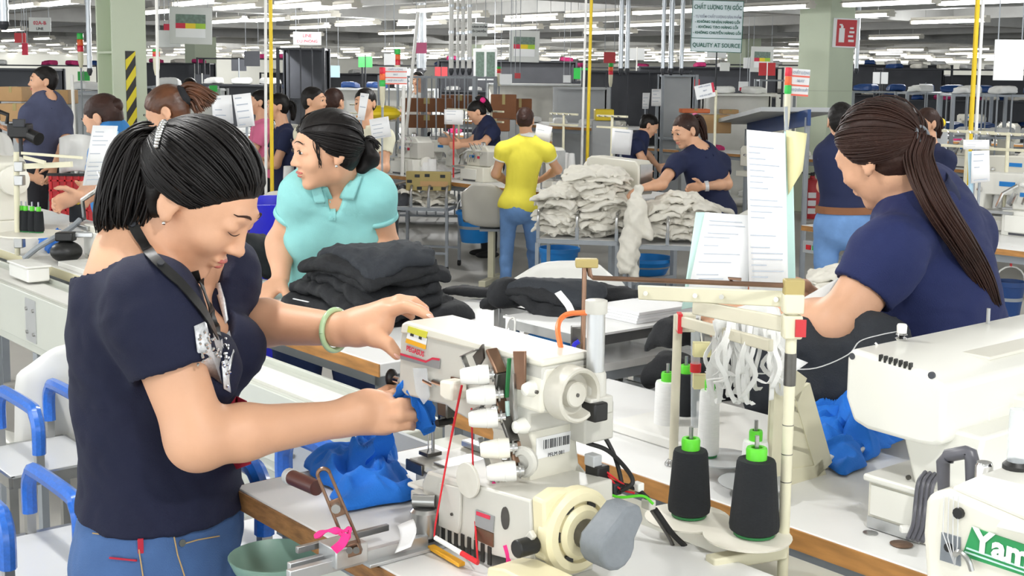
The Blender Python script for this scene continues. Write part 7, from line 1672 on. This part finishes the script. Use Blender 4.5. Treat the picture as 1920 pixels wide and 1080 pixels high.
# sheets on stands
for i, (poly, d, lb) in enumerate((([(397, 180), (434, 178), (438, 232), (399, 230)], 7.2, 'white sheet on a stand above the nearest woman\'s hair, left'), ([(436, 178), (470, 174), (478, 236), (446, 240)], 7.1, 'white sheet on a stand above the nearest woman\'s hair, right'), ([(676, 174), (692, 176), (683, 226), (670, 224)], 9.3, 'white sheet before the cream shirt woman\'s face'), ([(692, 224), (728, 218), (734, 256), (698, 262)], 9.3, 'white sheets on a stand right of the aqua bun'), ([(1148, 240), (1187, 244), (1182, 291), (1146, 288)], 9.8, 'two white sheets on a pole right of the yellow woman'), ([(1006, 232), (1036, 238), (1030, 270), (1002, 262)], 10.7, 'white sheet right of the yellow woman\'s head'), ([(1822, 283), (1855, 282), (1856, 340), (1820, 344)], 7.6, 'white sheet in a mint sleeve over the right bench'), ([(833, 205), (868, 206), (868, 234), (833, 233)], 12, 'white plate with red mark on a red stem'), ([(1222, 167), (1240, 167), (1240, 199), (1221, 199)], 15, 'framed white notice in the middle of the hall'), ([(1205, 174), (1219, 174), (1216, 204), (1204, 204)], 15.2, 'narrow white sheet left of the framed notice'), ([(1806, 262), (1855, 262), (1855, 280), (1806, 280)], 8, 'white box label above the right bench sheet'))):
    t = sheet(poly, d, 'paper', lb, lines=5, seed=40 + i, skip=.3); c = at((poly[2][0] + poly[3][0]) / 2, (poly[2][1] + poly[3][1]) / 2 - 4, d); obj('stem', MB().cyl(c + Vector((0, .012, .08)), Vector((c.x, c.y + .012, T8 if 6.84 < c.dot(V) < 7.7 else 0)), .008, n=6), 'red_plastic' if i == 7 else 'grey_paint', t)
    if i == 6: obj('sleeve', MB().quad(at(1815, 284, 7.62), at(1826, 284, 7.62), at(1824, 378, 7.62), at(1816, 376, 7.62)), 'paper_blue', t, solid=.002)
# red fire extinguisher
q = gnd(at(1521, 395, 16.2)); t = thing('fire_extinguisher', 'red fire extinguisher with white labels at the foot of the plain column', 'fire extinguisher', q)
obj('cylinder', MB().lathe([(.10, 0), (.105, .02), (.105, .43), (.085, .49), (.035, .51), (.03, .54)], q, n=20), 'red_paint', t, smooth=40); obj('valve', MB().box(q + Z * .56, (.05, .05, .04)), 'black_plastic', t, bevel=.006); obj('lever', MB().tube([q + Z * .57, q + Vector((.1, 0, .62)), q + Vector((.17, 0, .61))], .009, 6), 'black_plastic', t); obj('lever', MB().tube([q + Z * .56, q + Vector((-.08, 0, .56)), q + Vector((-.14, 0, .58))], .009, 6), 'black_plastic', t)
for z in (.10, .2, .3): obj('label', MB().box(q + Vector((-.02, -.106, z)), (.10, .004, .07)), 'paper', t)
t = thing('motor_control_box', 'small grey switch box with red and green buttons below a bench end', 'switch', gw(-5.2, 6.75, .68)); obj('box', MB(G).bx(-5.24, -5.05, 6.73, 6.79, .62, .70), 'grey_panel', t, bevel=.004)
for v, m_ in ((-5.19, 'red_plastic'), (-5.14, 'andon_green')): obj('button', MB(G).bx(v - .018, v + .018, 6.722, 6.7295, .645, .675), m_, t)
t = thing('red_crate', 'red plastic lattice crate under a white table by the man', 'crate', at(132, 375, 9.6)); q = gnd(at(136, 330, 9.7)); zc = at(136, 330, 9.7).z
obj('crate_panel', MB().box(q + Z * (zc - .3), (.36, .02, .6)), 'red_paint', t)
for k in range(7): obj('lattice_rib', MB().box(q + Vector((-.16 + .053 * k, -.014, zc - .3)), (.012, .01, .6)), 'red_plastic', t)
for k in range(8): obj('lattice_rib', MB().box(q + Vector((0, -.014, zc - .56 + .075 * k)), (.36, .01, .012)), 'red_plastic', t)
obj('dark_rim', MB().box(q + Z * (zc + .01), (.38, .04, .02)), 'black_plastic', t)
tag(obj('white_cloth_stack', MB().grid(lambda i, j: at(112 + 62 * i, 258 + 68 * j - 6 * math.sin(3 * i), 9.9 - .1 * j + .04 * math.sin(7 * i)), 8, 6), 'white_cloth', solid=.02, smooth=180), 'white fabric hanging over the red crate', 'cloth')

# thread racks with white cones behind the machines of the middle rows
RK = None
for i, (px, py) in enumerate(((660, 296), (720, 306), (845, 318), (905, 326), (1040, 338), (1130, 348), (1790, 418), (1865, 430))):
    p = onz(px, py, T8); lb = 'small cone rack ' + ('behind the aqua bun', 'behind the white overlock', 'behind the taped carton', 'left of the yellow woman', 'right of the yellow woman', 'behind the cream pile', 'beside the long ponytail', 'at the right bench end')[i]
    m4 = gm(p.dot(U), p.dot(V) + .1, T8)
    if RK is None:
        t = thing('cone_rack', lb, 'thread stand', m4, 'cone racks on the middle rows'); RK = t
        obj('pole', MB(m4).cyl((0, 0, 0), (0, 0, .62), .012, n=8), 'ivory_paint', t); obj('base_plate', MB(m4).bx(-.17, .17, -.06, .06, .1, .112), 'spool_plastic', t)
        for z in (.5, .6): obj('guide_bar', MB(m4).bx(-.19, .19, -.012, .012, z, z + .018), 'ivory_paint', t, bevel=.002)
        for k, x in enumerate((-.12, -.045, .045, .12)):
            c = obj('cone', MB(m4).lathe([(.034, .113), (.036, .12), (.026, .25), (.012, .255)], (x, 0, 0), n=12), 'thread_white', t, smooth=40); obj('guide_ring', MB(m4).tube([(x, -.012, .6), (x, -.05, .61), (x + .01, -.05, .6)], .004, 5), 'chrome', t)
    else: copy_tree(RK, m4, lb)
# ================================================================ hanging signs
def sign(x0, y0, x1, y1, d, m, label, texts=(), rot=0., cords=True, bands=(), name='hanging_sign', cat='sign', th=.012, group=None, dy=0.):
    """board hanging from the ceiling; texts: (string, relative height, size fraction, material); bands: (x0, x1, y0, y1, material) in board units"""
    c = at((x0 + x1) / 2, (y0 + y1) / 2, d); s = d / F; w, h = (x1 - x0) * s, (y1 - y0) * s
    m4 = plane_mtx(c, Vector((math.cos(rot), dy, math.sin(rot))), Vector((-math.sin(rot), 0, math.cos(rot)))); t = thing(name, label, cat, m4, group)
    obj('board', MB(m4).bx(-w / 2, w / 2, -h / 2, h / 2, -th, 0), m, t, bevel=.003 if w > .2 else 0)
    for i, (a, b, e, f, mm) in enumerate(bands): obj('printed_band', MB(m4).bx(-w / 2 + a * w, -w / 2 + b * w, -h / 2 + e * h, -h / 2 + f * h, .0005, .003 + .0012 * i), mm, t, smooth=0)
    for (tx, y, sz, mm) in texts: text_mesh(tx, h * sz, m4 @ Matrix.Translation((0, -h / 2 + y * h, .004 + .0012 * len(bands))), 'lettering', mm, t, ext=.0005, bold=.0008, maxw=w * .93)
    if cords:
        for q in (-.4, .4): p = m4 @ Vector((q * w, h / 2 - .01, -th / 2)); obj('cord', MB().cyl(p, Vector((p.x, p.y, CEIL)), .004, n=5), 'grey_paint', t)
    return t
sign(1297, 2, 1392, 97, 14, 'sign_blue', 'white hanging sign reading quality at source in green letters', (('CHẤT LƯỢNG TẠI GỐC', .86, .115, 'ink_green'), ('- TỰ KIỂM CHẤT LƯỢNG SẢN PHẨM', .68, .07, 'ink'), ('- KHÔNG NHẬN HÀNG LỖI', .58, .07, 'ink_green'), ('- KHÔNG TẠO HÀNG LỖI', .48, .07, 'ink_green'), ('- KHÔNG CHUYỂN HÀNG LỖI', .37, .07, 'ink_green'), ('QUALITY AT SOURCE', .13, .115, 'ink_green')), rot=-.02, bands=((0, 1, .26, .272, 'ink_green'), (0, 1, 0, .012, 'ink_green'), (0, 1, .988, 1, 'ink_green'), (0, .01, 0, 1, 'ink_green'), (.99, 1, 0, 1, 'ink_green')))
for (x0, y0, x1, y1, d, lb) in ((318, 14, 397, 82, 13.2, 'pale photo board with red, yellow and lime bands beside the striped column'), (955, 58, 1011, 116, 18, 'pale photo board with colour bands above the yellow woman'), (1408, 88, 1450, 135, 23, 'pale photo board with colour bands left of the plain column')):
    sign(x0, y0, x1, y1, d, 'sign_grey', lb, bands=((.15, .85, .18, .8, 'sign_white'), (.15, .85, .55, .8, 'photo_grey'), (.15, .38, .42, .56, 'ink_red'), (.38, .62, .42, .56, 'yellow_plastic'), (.62, .85, .42, .56, 'lime')), rot=-.02)
sb = ((0, 1, .70, .76, 'stripe_red'), (0, 1, .36, .42, 'stripe_red'), (0, 1, 0, .07, 'stripe_red'))
tx = (('CHẤT LƯỢNG', .86, .13, 'ink'), ('MAY', .56, .13, 'ink'), ('NHỊP SẢN XUẤT', .22, .12, 'ink'))
def andon(px, y0, y1, d, label, order=('andon_red', 'andon_orange', 'andon_green'), foot=None, w=.022):
    """signal tower: three lamp segments on a post"""
    s = d / F; zt_, zb = at(px, y0, d).z, at(px, y1, d).z; c = at(px, y1, d); h = (zt_ - zb) / 3; t = thing('signal_tower', label, 'signal light', Vector((c.x, c.y, zb)))
    for i, m_ in enumerate(order): z = zt_ - h * (i + 1); obj('lamp_segment', MB().lathe([(w, z), (w * 1.05, z + .004), (w * 1.05, z + h - .006), (w * .95, z + h - .001)], Vector((c.x, c.y, 0)), n=12), m_, t, smooth=40)
    zf = 0; obj('tower_base', MB().lathe([(w * .5, zb - .16), (w * .9, zb - .1), (w, zb)], Vector((c.x, c.y, 0)), n=10), 'ivory_paint', t); obj('post', MB().cyl(Vector((c.x, c.y, max(zf, 0))), Vector((c.x, c.y, zb - .1)), .010, n=6), 'grey_paint', t)
    return t
sign(721, 126, 763, 158, 9.9, 'sign_white', 'white sign with red stripes beside the signal tower behind the aqua woman', tx, bands=sb, cords=False, dy=-.03); andon(717, 126, 162, 9.9, 'red, orange and green signal tower behind the aqua woman', foot=330)
sign(1484, 130, 1517, 180, 5.4, 'sign_white', 'white sign with red stripes on the signal tower by the plain column', tx, bands=sb, cords=False, rot=-.06); andon(1477, 126, 176, 5.4, 'red, orange and green signal tower above the tall documents', foot=470, w=.014)
sign(1304, 158, 1340, 184, 11.5, 'sign_white', 'tilted white sign with red corner right of the hanging pipes', tx, rot=.22, cords=False, bands=((.88, 1, .3, 1, 'ink_red'),)); q = at(1342, 190, 11.52); tag(obj('sign_post', MB().cyl(q + Z * .1, gnd(q), .012, n=6), 'ivory_paint'), 'thin ivory post behind the tilted white sign', 'post')
sign(54, 33, 95, 59, 15, 'sign_grey', 'grey line sign with red number at upper left', (('02A-B', .6, .36, 'ink_red'), ('LINE', .2, .25, 'ink_dark')))
sign(550, 60, 602, 84, 18, 'sign_grey', 'grey line sign with red letters at upper centre left', (('LINE', .7, .36, 'ink_red'), ('DỰ PHÒNG', .27, .3, 'ink_red')))
sign(876, 44, 914, 68, 16, 'sign_grey', 'small grey sign with blue text by the white pipes', (('5. THÀNH PHẨM', .72, .2, 'ink_dark'), ('CUỐI CHUYỀN', .38, .2, 'ink_dark')))
for i, (x0, y0, x1, y1, d, m_, lb) in enumerate(((27, 62, 48, 80, 17, 'red_paint', 'dark red plate hanging at far left'), (41, 81, 52, 103, 15, 'ink_red', 'small red and white tag at far left'), (295, 57, 338, 88, 13.6, 'sign_white', 'blank white board below the photo board'), (307, 45, 318, 58, 14, 'ink_red', 'small red plate left of the photo board'), (458, 96, 487, 124, 20, 'dark_panel', 'dark square board hanging left of the white pole'), (720, 101, 741, 122, 12, 'sign_white', 'blank white plate above the striped sign'), (778, 80, 800, 100, 16, 'pink_cotton', 'pink plate hanging on the steel frame'), (888, 92, 932, 150, 19, 'paper_print', 'glass-fronted notice board far behind'), (937, 139, 960, 158, 14, 'sign_white', 'white plate left of the yellow woman\'s head'), (1132, 98, 1154, 118, 16, 'red_paint', 'red plate above the dark cabinet'), (965, 137, 976, 147, 15, 'red_paint', 'tiny red flag left of the yellow pole'), (1056, 141, 1070, 155, 18, 'sign_white', 'small white and pink tag left of the white pole'), (1385, 153, 1403, 170, 20, 'sign_white', 'white tag with red edge above the white shelf'), (1350, 117, 1368, 133, 22, 'sign_grey', 'grey plate far behind the tilted sign'), (1865, 75, 1920, 150, 8, 'sign_white', 'large white board at the right picture edge'), (610, 123, 637, 145, 20, 'paper_blue', 'pale blue poster on the far wall'))):
    sign(x0, y0, x1, y1, d, m_, lb, bands=((.1, .9, 0, .35, 'ink_red'),) if i in (1, 12) else (((.1, .45, .1, .9, 'photo_grey'), (.55, .9, .1, .9, 'photo_grey')) if i == 7 else ()))
# fire sign on the plain column
t = sign(1562, 35, 1609, 89, 16.66, 'sign_white', 'red fire extinguisher sign with white symbols on the plain column', cords=False, bands=((.14, .92, .05, .95, 'red_paint'), (.24, .46, .18, .66, 'sign_white'), (.30, .40, .66, .75, 'sign_white'), (.24, .36, .75, .80, 'sign_white'), (.62, .84, .2, .28, 'sign_white'), (.60, .80, .36, .43, 'sign_white'), (.64, .84, .5, .57, 'sign_white'), (.66, .8, .64, .7, 'sign_white')), rot=-.03, name='fire_sign')
# ================================================================ poles, pipes, ducts
def pole(x0, y0, x1, y1, d, r, m, label, name='pole', d1=None):
    a, b = at(x0, y0, d), at(x1, y1, d1 or d); return tag(obj(name, MB().cyl(a, b, r, n=8), m), label, name.replace('_', ' '))
def drop(px, d, r, m, label, z0=.8, z1=CEIL, name='pole', py=100, lean=0.):
    c = at(px, py, d); return tag(obj(name, MB().cyl((c.x - lean, c.y, z0), (c.x + lean, c.y, z1), r, n=8), m), label, name.replace('_', ' '))
drop(508, 9.6, .014, 'yellow_paint', 'yellow pole left of the aqua woman', lean=.005); drop(498, 9.5, .011, 'white_plastic', 'white pole beside the yellow pole left of the aqua woman', lean=.012)
drop(1106, 12.2, .016, 'yellow_paint', 'yellow pole behind the yellow shirt woman', lean=.01); drop(1096, 12.1, .012, 'white_plastic', 'white pole beside the yellow pole in the middle', lean=.012)
drop(1828, 10.5, .02, 'yellow_paint', 'pale yellow pole above the right bench'); drop(1838, 10.4, .014, 'white_plastic', 'white pole beside the pale yellow pole at right'); drop(295, 9.5, .012, 'white_plastic', 'white pole right of the striped column', lean=.01)
for px, d, r, lb in ((168, 14, .026, 'left of the striped column'), (790, 19, .07, 'wide, behind the steel frame'), (846, 15, .028, 'leftmost of the white group'), (858, 15.5, .018, 'second of the white group'), (868, 15.5, .024, 'third of the white group'), (880, 15, .028, 'rightmost of the white group'), (1164, 15, .026, 'over the dark cabinet, left'), (1176, 15.2, .026, 'over the dark cabinet, right'), (1243, 14.6, .022, 'before the framed notice, left'), (1258, 14.6, .028, 'before the framed notice, middle'), (1278, 14.6, .022, 'before the framed notice, right'), (1606, 18.5, .03, 'right of the plain column'), (10, 12, .045, 'at the upper left corner')):
    c = at(px, 120, d); t = thing('air_duct', 'vertical metal duct dropping from the ceiling, ' + lb, 'duct', Vector((c.x, c.y, at(px, 128, d).z))); z0 = at(px, 128, d).z if px not in (10,) else at(px, 40, d).z
    obj('pipe', MB().cyl((c.x, c.y, z0), (c.x, c.y, CEIL), r, n=12), 'white_plastic' if 840 < px < 890 else 'duct', t)
    for k in range(3): obj('pipe_ring', MB().cyl((c.x, c.y, z0 + .1 + .3 * k), (c.x, c.y, z0 + .13 + .3 * k), r * 1.12, n=12), 'duct', t)
    obj('outlet', MB().lathe([(r * .5, z0 - .08), (r * 1.2, z0 - .03), (r, z0)], Vector((c.x, c.y, 0)), n=12), 'dark_steel', t)
pole(784, 22, 742, 443, 14, .018, 'white_plastic', 'slanting white pole left of the steel frame'); pole(757, 160, 754, 331, 12.2, .018, 'white_plastic', 'bent white pipe right of the striped sign'); pole(135, 140, 150, 492, 12, .016, 'white_plastic', 'slanting white tube behind the man')
for px, y0, y1, d, lb in ((151, 62, 97, 13, 'beside the silver duct at upper left'), (745, 92, 122, 13, 'above the striped sign'), (293, 92, 106, 11, 'short, right of the striped column'), (936, 125, 137, 16, 'left of the photo board in the middle'), (1145, 118, 140, 17, 'far, over the dark cabinet')): andon(px, y0, y1, d, 'small signal tower ' + lb, ('andon_green', 'andon_orange', 'andon_red'), foot=y1 + 25, w=.03)
# ================================================================ steel frames, racks, cabinets, cartons
def rack(px, d, w, h, label, nsh=3, m='grey_paint', dep=.5, z0=.1, py=250, back=None, bars=0, rz=0.):
    c = gnd(at(px, py, d)); m4 = Matrix.Rotation(rz, 4, 'Z'); m4.translation = c; t = thing('shelf_rack', label, 'rack', m4)
    for x in (-w / 2, w / 2):
        for y in (0, dep): obj('post', MB(m4).bx(x - .02, x + .02, y - .02, y + .02, 0, h), m, t)
    for k in range(nsh): z = z0 + (h - z0 - .03) * k / max(1, nsh - 1); obj('shelf', MB(m4).bx(-w / 2, w / 2, 0, dep, z, z + .025), m, t)
    if back: obj('back_panel', MB(m4).bx(-w / 2, w / 2, dep - .02, dep, z0, h), back, t)
    for k in range(bars): x = -w / 2 + w * (k + 1) / (bars + 1); obj('grid_bar', MB(m4).bx(x - .008, x + .008, -.012, .004, z0, h), m, t)
    return t, m4
R = []
for a in ((800, 15, 1.1, 1.75, 'steel lattice frame rack left of the white pipes', 3, 'grey_paint', .5, None, 9), (860, 16, .9, 1.75, 'steel lattice cage rack under the white pipes', 3, 'grey_paint', .5, None, 7), (330, 15, .75, 1.6, 'grey steel rack with clear bags right of the striped column', 3, 'grey_paint', .5, None, 0), (375, 14.6, .45, 1.58, 'grey cabinet with white door and green notice', 2, 'grey_panel', .4, 'sign_white', 0), (440, 19, 1.2, 1.6, 'dark rack behind the white sheets', 3, 'dark_steel', .5, 'dark_panel', 0), (565, 17, .6, 2.1, 'tall dark machine frame behind the short-haired man', 4, 'dark_steel', .5, 'dark_panel', 3),
          (720, 20, 1.6, 1.55, 'pale shelf unit with blue bundles behind the striped sign', 3, 'grey_panel', .5, 'wall_pale', 0), (1020, 19, 1.7, 1.65, 'pale grey cabinet row behind the yellow woman', 2, 'grey_panel', .5, 'machine_grey', 0), (1090, 17, .7, 1.62, 'grey cabinet behind the yellow pole', 2, 'grey_panel', .4, 'grey_panel', 0), (1195, 18, 1.5, 1.85, 'dark framed glass cabinet behind the framed notice', 3, 'dark_steel', .5, 'dark_panel', 4), (1272, 17, .45, 1.8, 'clear-doored cabinet right of the framed notice', 3, 'grey_paint', .4, 'grey_panel', 0), (1390, 17.5, .95, 1.55, 'white open shelf left of the plain column', 2, 'white_plastic', .5, 'white_plastic', 0), (1455, 19, .5, 1.75, 'wire rack beside the plain column', 4, 'grey_paint', .4, None, 0),
          (1690, 18, 1.4, 1.6, 'rack with blue bundles behind the ponytail woman', 4, 'grey_paint', .5, None, 0), (1790, 17, 1.3, 1.6, 'rack with blue bundles above the right bench', 4, 'grey_paint', .5, None, 4), (1880, 15, 1.2, 1.6, 'shelf rack at the right picture edge', 4, 'grey_paint', .5, None, 6), (110, 16, 1.3, 1.5, 'pale cabinet behind the man', 2, 'grey_panel', .5, 'grey_panel', 0), (165, 14, .6, 1.55, 'steel frame left of the striped column', 3, 'grey_paint', .5, None, 0), (20, 18, 1.2, 1.8, 'dark rack behind the cartons at far left', 3, 'dark_steel', .5, 'dark_panel', 0)): R.append(rack(a[0], a[1], a[2], a[3], a[4], a[5], a[6], a[7], back=a[8], bars=a[9]))
gd = at(388, 165, 14.5); tag(obj('green_notice', MB().box(at(400, 166, 14.5), (.09, .006, .07)), 'andon_green'), 'green notice on the white cabinet door', 'notice')
for q_, w_, lb_ in ((at(1132, 215, 14) - Z * .06, .25, 'yellow tray'), (at(715, 212, 13) - Z * .078, .3, 'yellow bag behind the striped sign'), (at(1755, 230, 9.5) - Z * .043, .12, 'yellow bag at right')): tag(obj('stand', MB().bx(q_.x - w_ / 2, q_.x + w_ / 2, q_.y - .1, q_.y + .1, 0, q_.z), 'grey_panel', bevel=.006), 'grey stand under the ' + lb_, 'stand')
tag(obj('yellow_tray', MB().box(at(1132, 215, 14), (.2, .3, .12)), 'yellow_plastic', bevel=.01), 'yellow plastic tray on the far counter', 'tray'); tag(obj('yellow_sheet', MB().ell(at(715, 212, 13), (.2, .2, .08)), 'yellow_plastic'), 'yellow plastic bag behind the striped sign', 'bag'); tag(obj('yellow_bag', MB().ell(at(1755, 230, 9.5), (.07, .07, .045)), 'yellow_plastic'), 'yellow plastic bag above the navy woman at right', 'bag')
bench(-16.5, -11.2, 10.4, 11.3, 'far counter with white cloth behind the yellow pole', zt=1.15); bench(-15.6, -12.6, 7.9, 8.8, 'far bench spread with white cloth before the girl in navy', zt=.95, top='white_plastic')
def carton(px, py, d, w, h, label, m='cardboard', dep=.3, name='carton', cat='carton', group='cartons far back'):
    c = at(px, py, d)
    if c.z > .3 and ' row ' not in label and 'shelf' not in label: tag(obj('carton_stand', MB().bx(c.x - w / 2 + .01, c.x + w / 2 - .01, c.y + .01, c.y + dep - .01, 0, c.z - .001), 'grey_panel', bevel=.006), 'grey stand under the ' + label, 'stand')
    t = thing(name, label, cat, c, group); obj('box', MB().bx(c.x - w / 2, c.x + w / 2, c.y, c.y + dep, c.z, c.z + h), m, t, bevel=.006); obj('tape', MB().bx(c.x - w * .06, c.x + w * .06, c.y - .003, c.y + dep * .5, c.z + h * .6, c.z + h + .002), 'kraft_tape', t); return t
for px, py, d, w, h, m_, lb in ((28, 228, 12.2, .28, .17, 'cardboard', 'open brown carton lowest behind the camera'), (20, 190, 12.4, .22, .14, 'cardboard', 'brown carton on top at far left'), (55, 232, 12.5, .25, .18, 'cardboard', 'brown carton left of the man\'s shoulder'), (110, 195, 13, .2, .14, 'cardboard', 'brown carton right of the man\'s head'), (944, 224, 14, .28, .27, 'cardboard_brown', 'dark brown carton left of the yellow woman\'s head'), (975, 226, 14.3, .26, .24, 'cardboard_brown', 'dark brown carton behind the yellow woman\'s head'), (800, 210, 15.2, .6, .16, 'cardboard_brown', 'brown carton row in the lattice frame, upper'), (800, 240, 15.2, .6, .15, 'cardboard_brown', 'brown carton row in the lattice frame, lower'), (862, 205, 16.2, .5, .18, 'cardboard_brown', 'brown carton row in the cage rack'), (1370, 214, 17.6, .22, .06, 'cardboard', 'flat carton on the white open shelf'), (1305, 212, 16, .35, .05, 'orange_plastic', 'flat orange box on the far counter'), (1345, 250, 14, .3, .2, 'cardboard', 'carton below the white open shelf'), (928, 246, 13, .3, .12, 'cardboard_brown', 'brown carton beside the girl in navy')): carton(px, py, d, w, h, lb, m_)
rb = random.Random(21); BG = garment(Vector((0, 0, -9)), (.2, .16, .07), 0, 'blue_dark', 140, .02, 0, f=10, res=.025); BD = {'blue_dark': BG.data}
for m_ in ('white_cloth', 'magenta_cloth', 'blue_cloth', 'cream_cloth'): BD[m_] = BG.data.copy(); BD[m_].materials[0] = M[m_]
bpy.data.objects.remove(BG)
def bundle(p, m_, label, group, s=1.):
    o = bpy.data.objects.new('cloth_bundle', BD[m_]); COL.objects.link(o); o.location = p;  o.rotation_euler.z = rb.uniform(0, 6); o.scale = (s * .75, s * .75, s * .55); WM[o.name] = Matrix.Translation(o.location); return tag(o, label, 'cloth', group)
for d_ in BD.values(): d_.transform(Matrix.Translation((0, 0, 0)))
for i, (t, m4) in enumerate(R):
    if i in (3, 5, 7, 8, 9, 10, 16): continue
    shs = [c for c in kids(t) if c.name.startswith('shelf')]; w = max(v.co.x for v in shs[0].data.vertices)
    for s_ in shs[1 if len(shs) > 2 else 0:]:
        z = max(v.co.z for v in s_.data.vertices)
        if z > 1.72: continue
        for x in np.arange(-w + .25, w - .1, .42): bundle(m4 @ Vector((x, .25, z)), ('blue_dark', 'white_cloth')[rb.random() < .45] if i in (6, 13, 14, 15) else 'white_cloth', ('folded bundle on the ' + t['label'])[:90], 'bundles on ' + t['label'])
for u in np.arange(-16.2, -11.4, .55): bundle(gw(u, 10.85, 1.15), 'white_cloth' if rb.random() < .6 else 'magenta_cloth', 'cloth bundle on the far counter', 'bundles on the far counter', .8)
for u in np.arange(-15.4, -12.8, .5): bundle(gw(u, 8.3, .95), 'white_cloth', 'white bundle on the bench before the girl in navy', 'bundles before the girl', .8)
# long blue belt table by the column
t = thing('belt_table', 'blue-sided inclined belt table left of the plain column', 'conveyor', gnd(at(1440, 260, 13))); a, b = at(1392, 240, 14.5), at(1500, 218, 11.5); obj('belt', MB().bar(a + Z * .06, b + Z * .06, .7, .04), 'grey_panel', t); obj('side', MB().bar(a - Vector((0, .36, 0)), b - Vector((0, .36, 0)), .03, .14), 'blue_dark', t)
for q in (a, b): obj('leg', MB().cyl(q - Vector((0, .3, 0)), gnd(q - Vector((0, .3, 0))), .025, n=8), 'grey_paint', t)
# rows of far benches with machines, their far neighbours beyond
k_ = 0
for v in (10.0, 12.6, 15.4, 18.4, 22):
    us = []
    for u in np.arange(-34, -3, 1.45):
        p = gw(u, v, T8)
        if p.y < 11.5 or abs(p.x) > .41 * p.y + .6 or p.y > 30: continue
        q = p - CAM; px = 960 + 2400 * q.x / q.y
        if v == 10.0 and u > -17.6: continue
        us.append(u)
    if not us: continue
    bench(min(us) - .4, max(us) + .9, v - .1, v + .55, 'far white bench of machines, ' + {10.0: 'first', 12.6: 'second', 15.4: 'third', 18.4: 'fourth', 22: 'fifth'}[v] + ' row behind the yellow pole', zt=T8, group='far benches')
    for u in us:
        k_ += 1; machine_copy('flat' if rb.random() < .6 else 'over', gm(u, v + .12, T8, 0), 'small cream sewing machine on a far bench row', 'machine', 1.1, 'machines on the far benches')
        if rb.random() < .7: bundle(gw(u + .75, v + .25, T8), rb.choice(('white_cloth', 'white_cloth', 'cream_cloth', 'magenta_cloth', 'blue_cloth')), 'cloth bundle on a far bench row', 'bundles on the far benches', .75)
        if rb.random() < .45:
            p = gw(u + .5, v + .5, T8); t = thing('signal_pole', 'thin far pole with a small placard', 'pole', p, 'far signal poles'); hh = rb.uniform(.9, 1.5); obj('rod', MB().cyl(p, p + Z * hh, .012, n=5), rb.choice(('white_plastic', 'grey_paint', 'dark_steel')), t); obj('placard', MB().box(p + Z * (hh - .12), (.26, .012, .2)), rb.choice(('sign_white', 'sign_white', 'red_paint', 'dark_panel', 'andon_green')), t)
for i, (px, d, w, h) in enumerate(((60, 26, 3, 1.9), (290, 30, 2.6, 2.0), (480, 28, 2.5, 2.1), (640, 32, 4, 1.8), (800, 30, 3, 2.0), (950, 28, 3, 2.1), (1100, 30, 3, 2.0), (1330, 27, 3, 2.0), (1430, 30, 3, 2.1), (1650, 28, 3, 2.1), (1800, 26, 3.2, 2.0), (1900, 30, 3, 1.9))):
    t, m4 = rack(px, d, w, h, 'dark far rack ' + ('at the left edge', 'behind the cabinet', 'behind the white pole', 'behind the aqua woman', 'behind the lattice', 'behind the notice board', 'behind the yellow pole', 'behind the tilted sign', 'beside the plain column', 'behind the fire sign', 'above the right bench', 'at the right edge')[i], 4, 'dark_steel', .6, back='dark_panel' if i % 2 else None)
    for s_ in range(4):
        for x in np.arange(-w / 2 + .3, w / 2 - .1, .5):
            if rb.random() < .8: bundle(m4 @ Vector((x, .3, .12 + (h - .13) * s_ / 3)), rb.choice(('white_cloth', 'blue_dark', 'cream_cloth', 'magenta_cloth', 'white_cloth')), 'bundle on a dark far rack', 'bundles on the dark far racks', 1.)
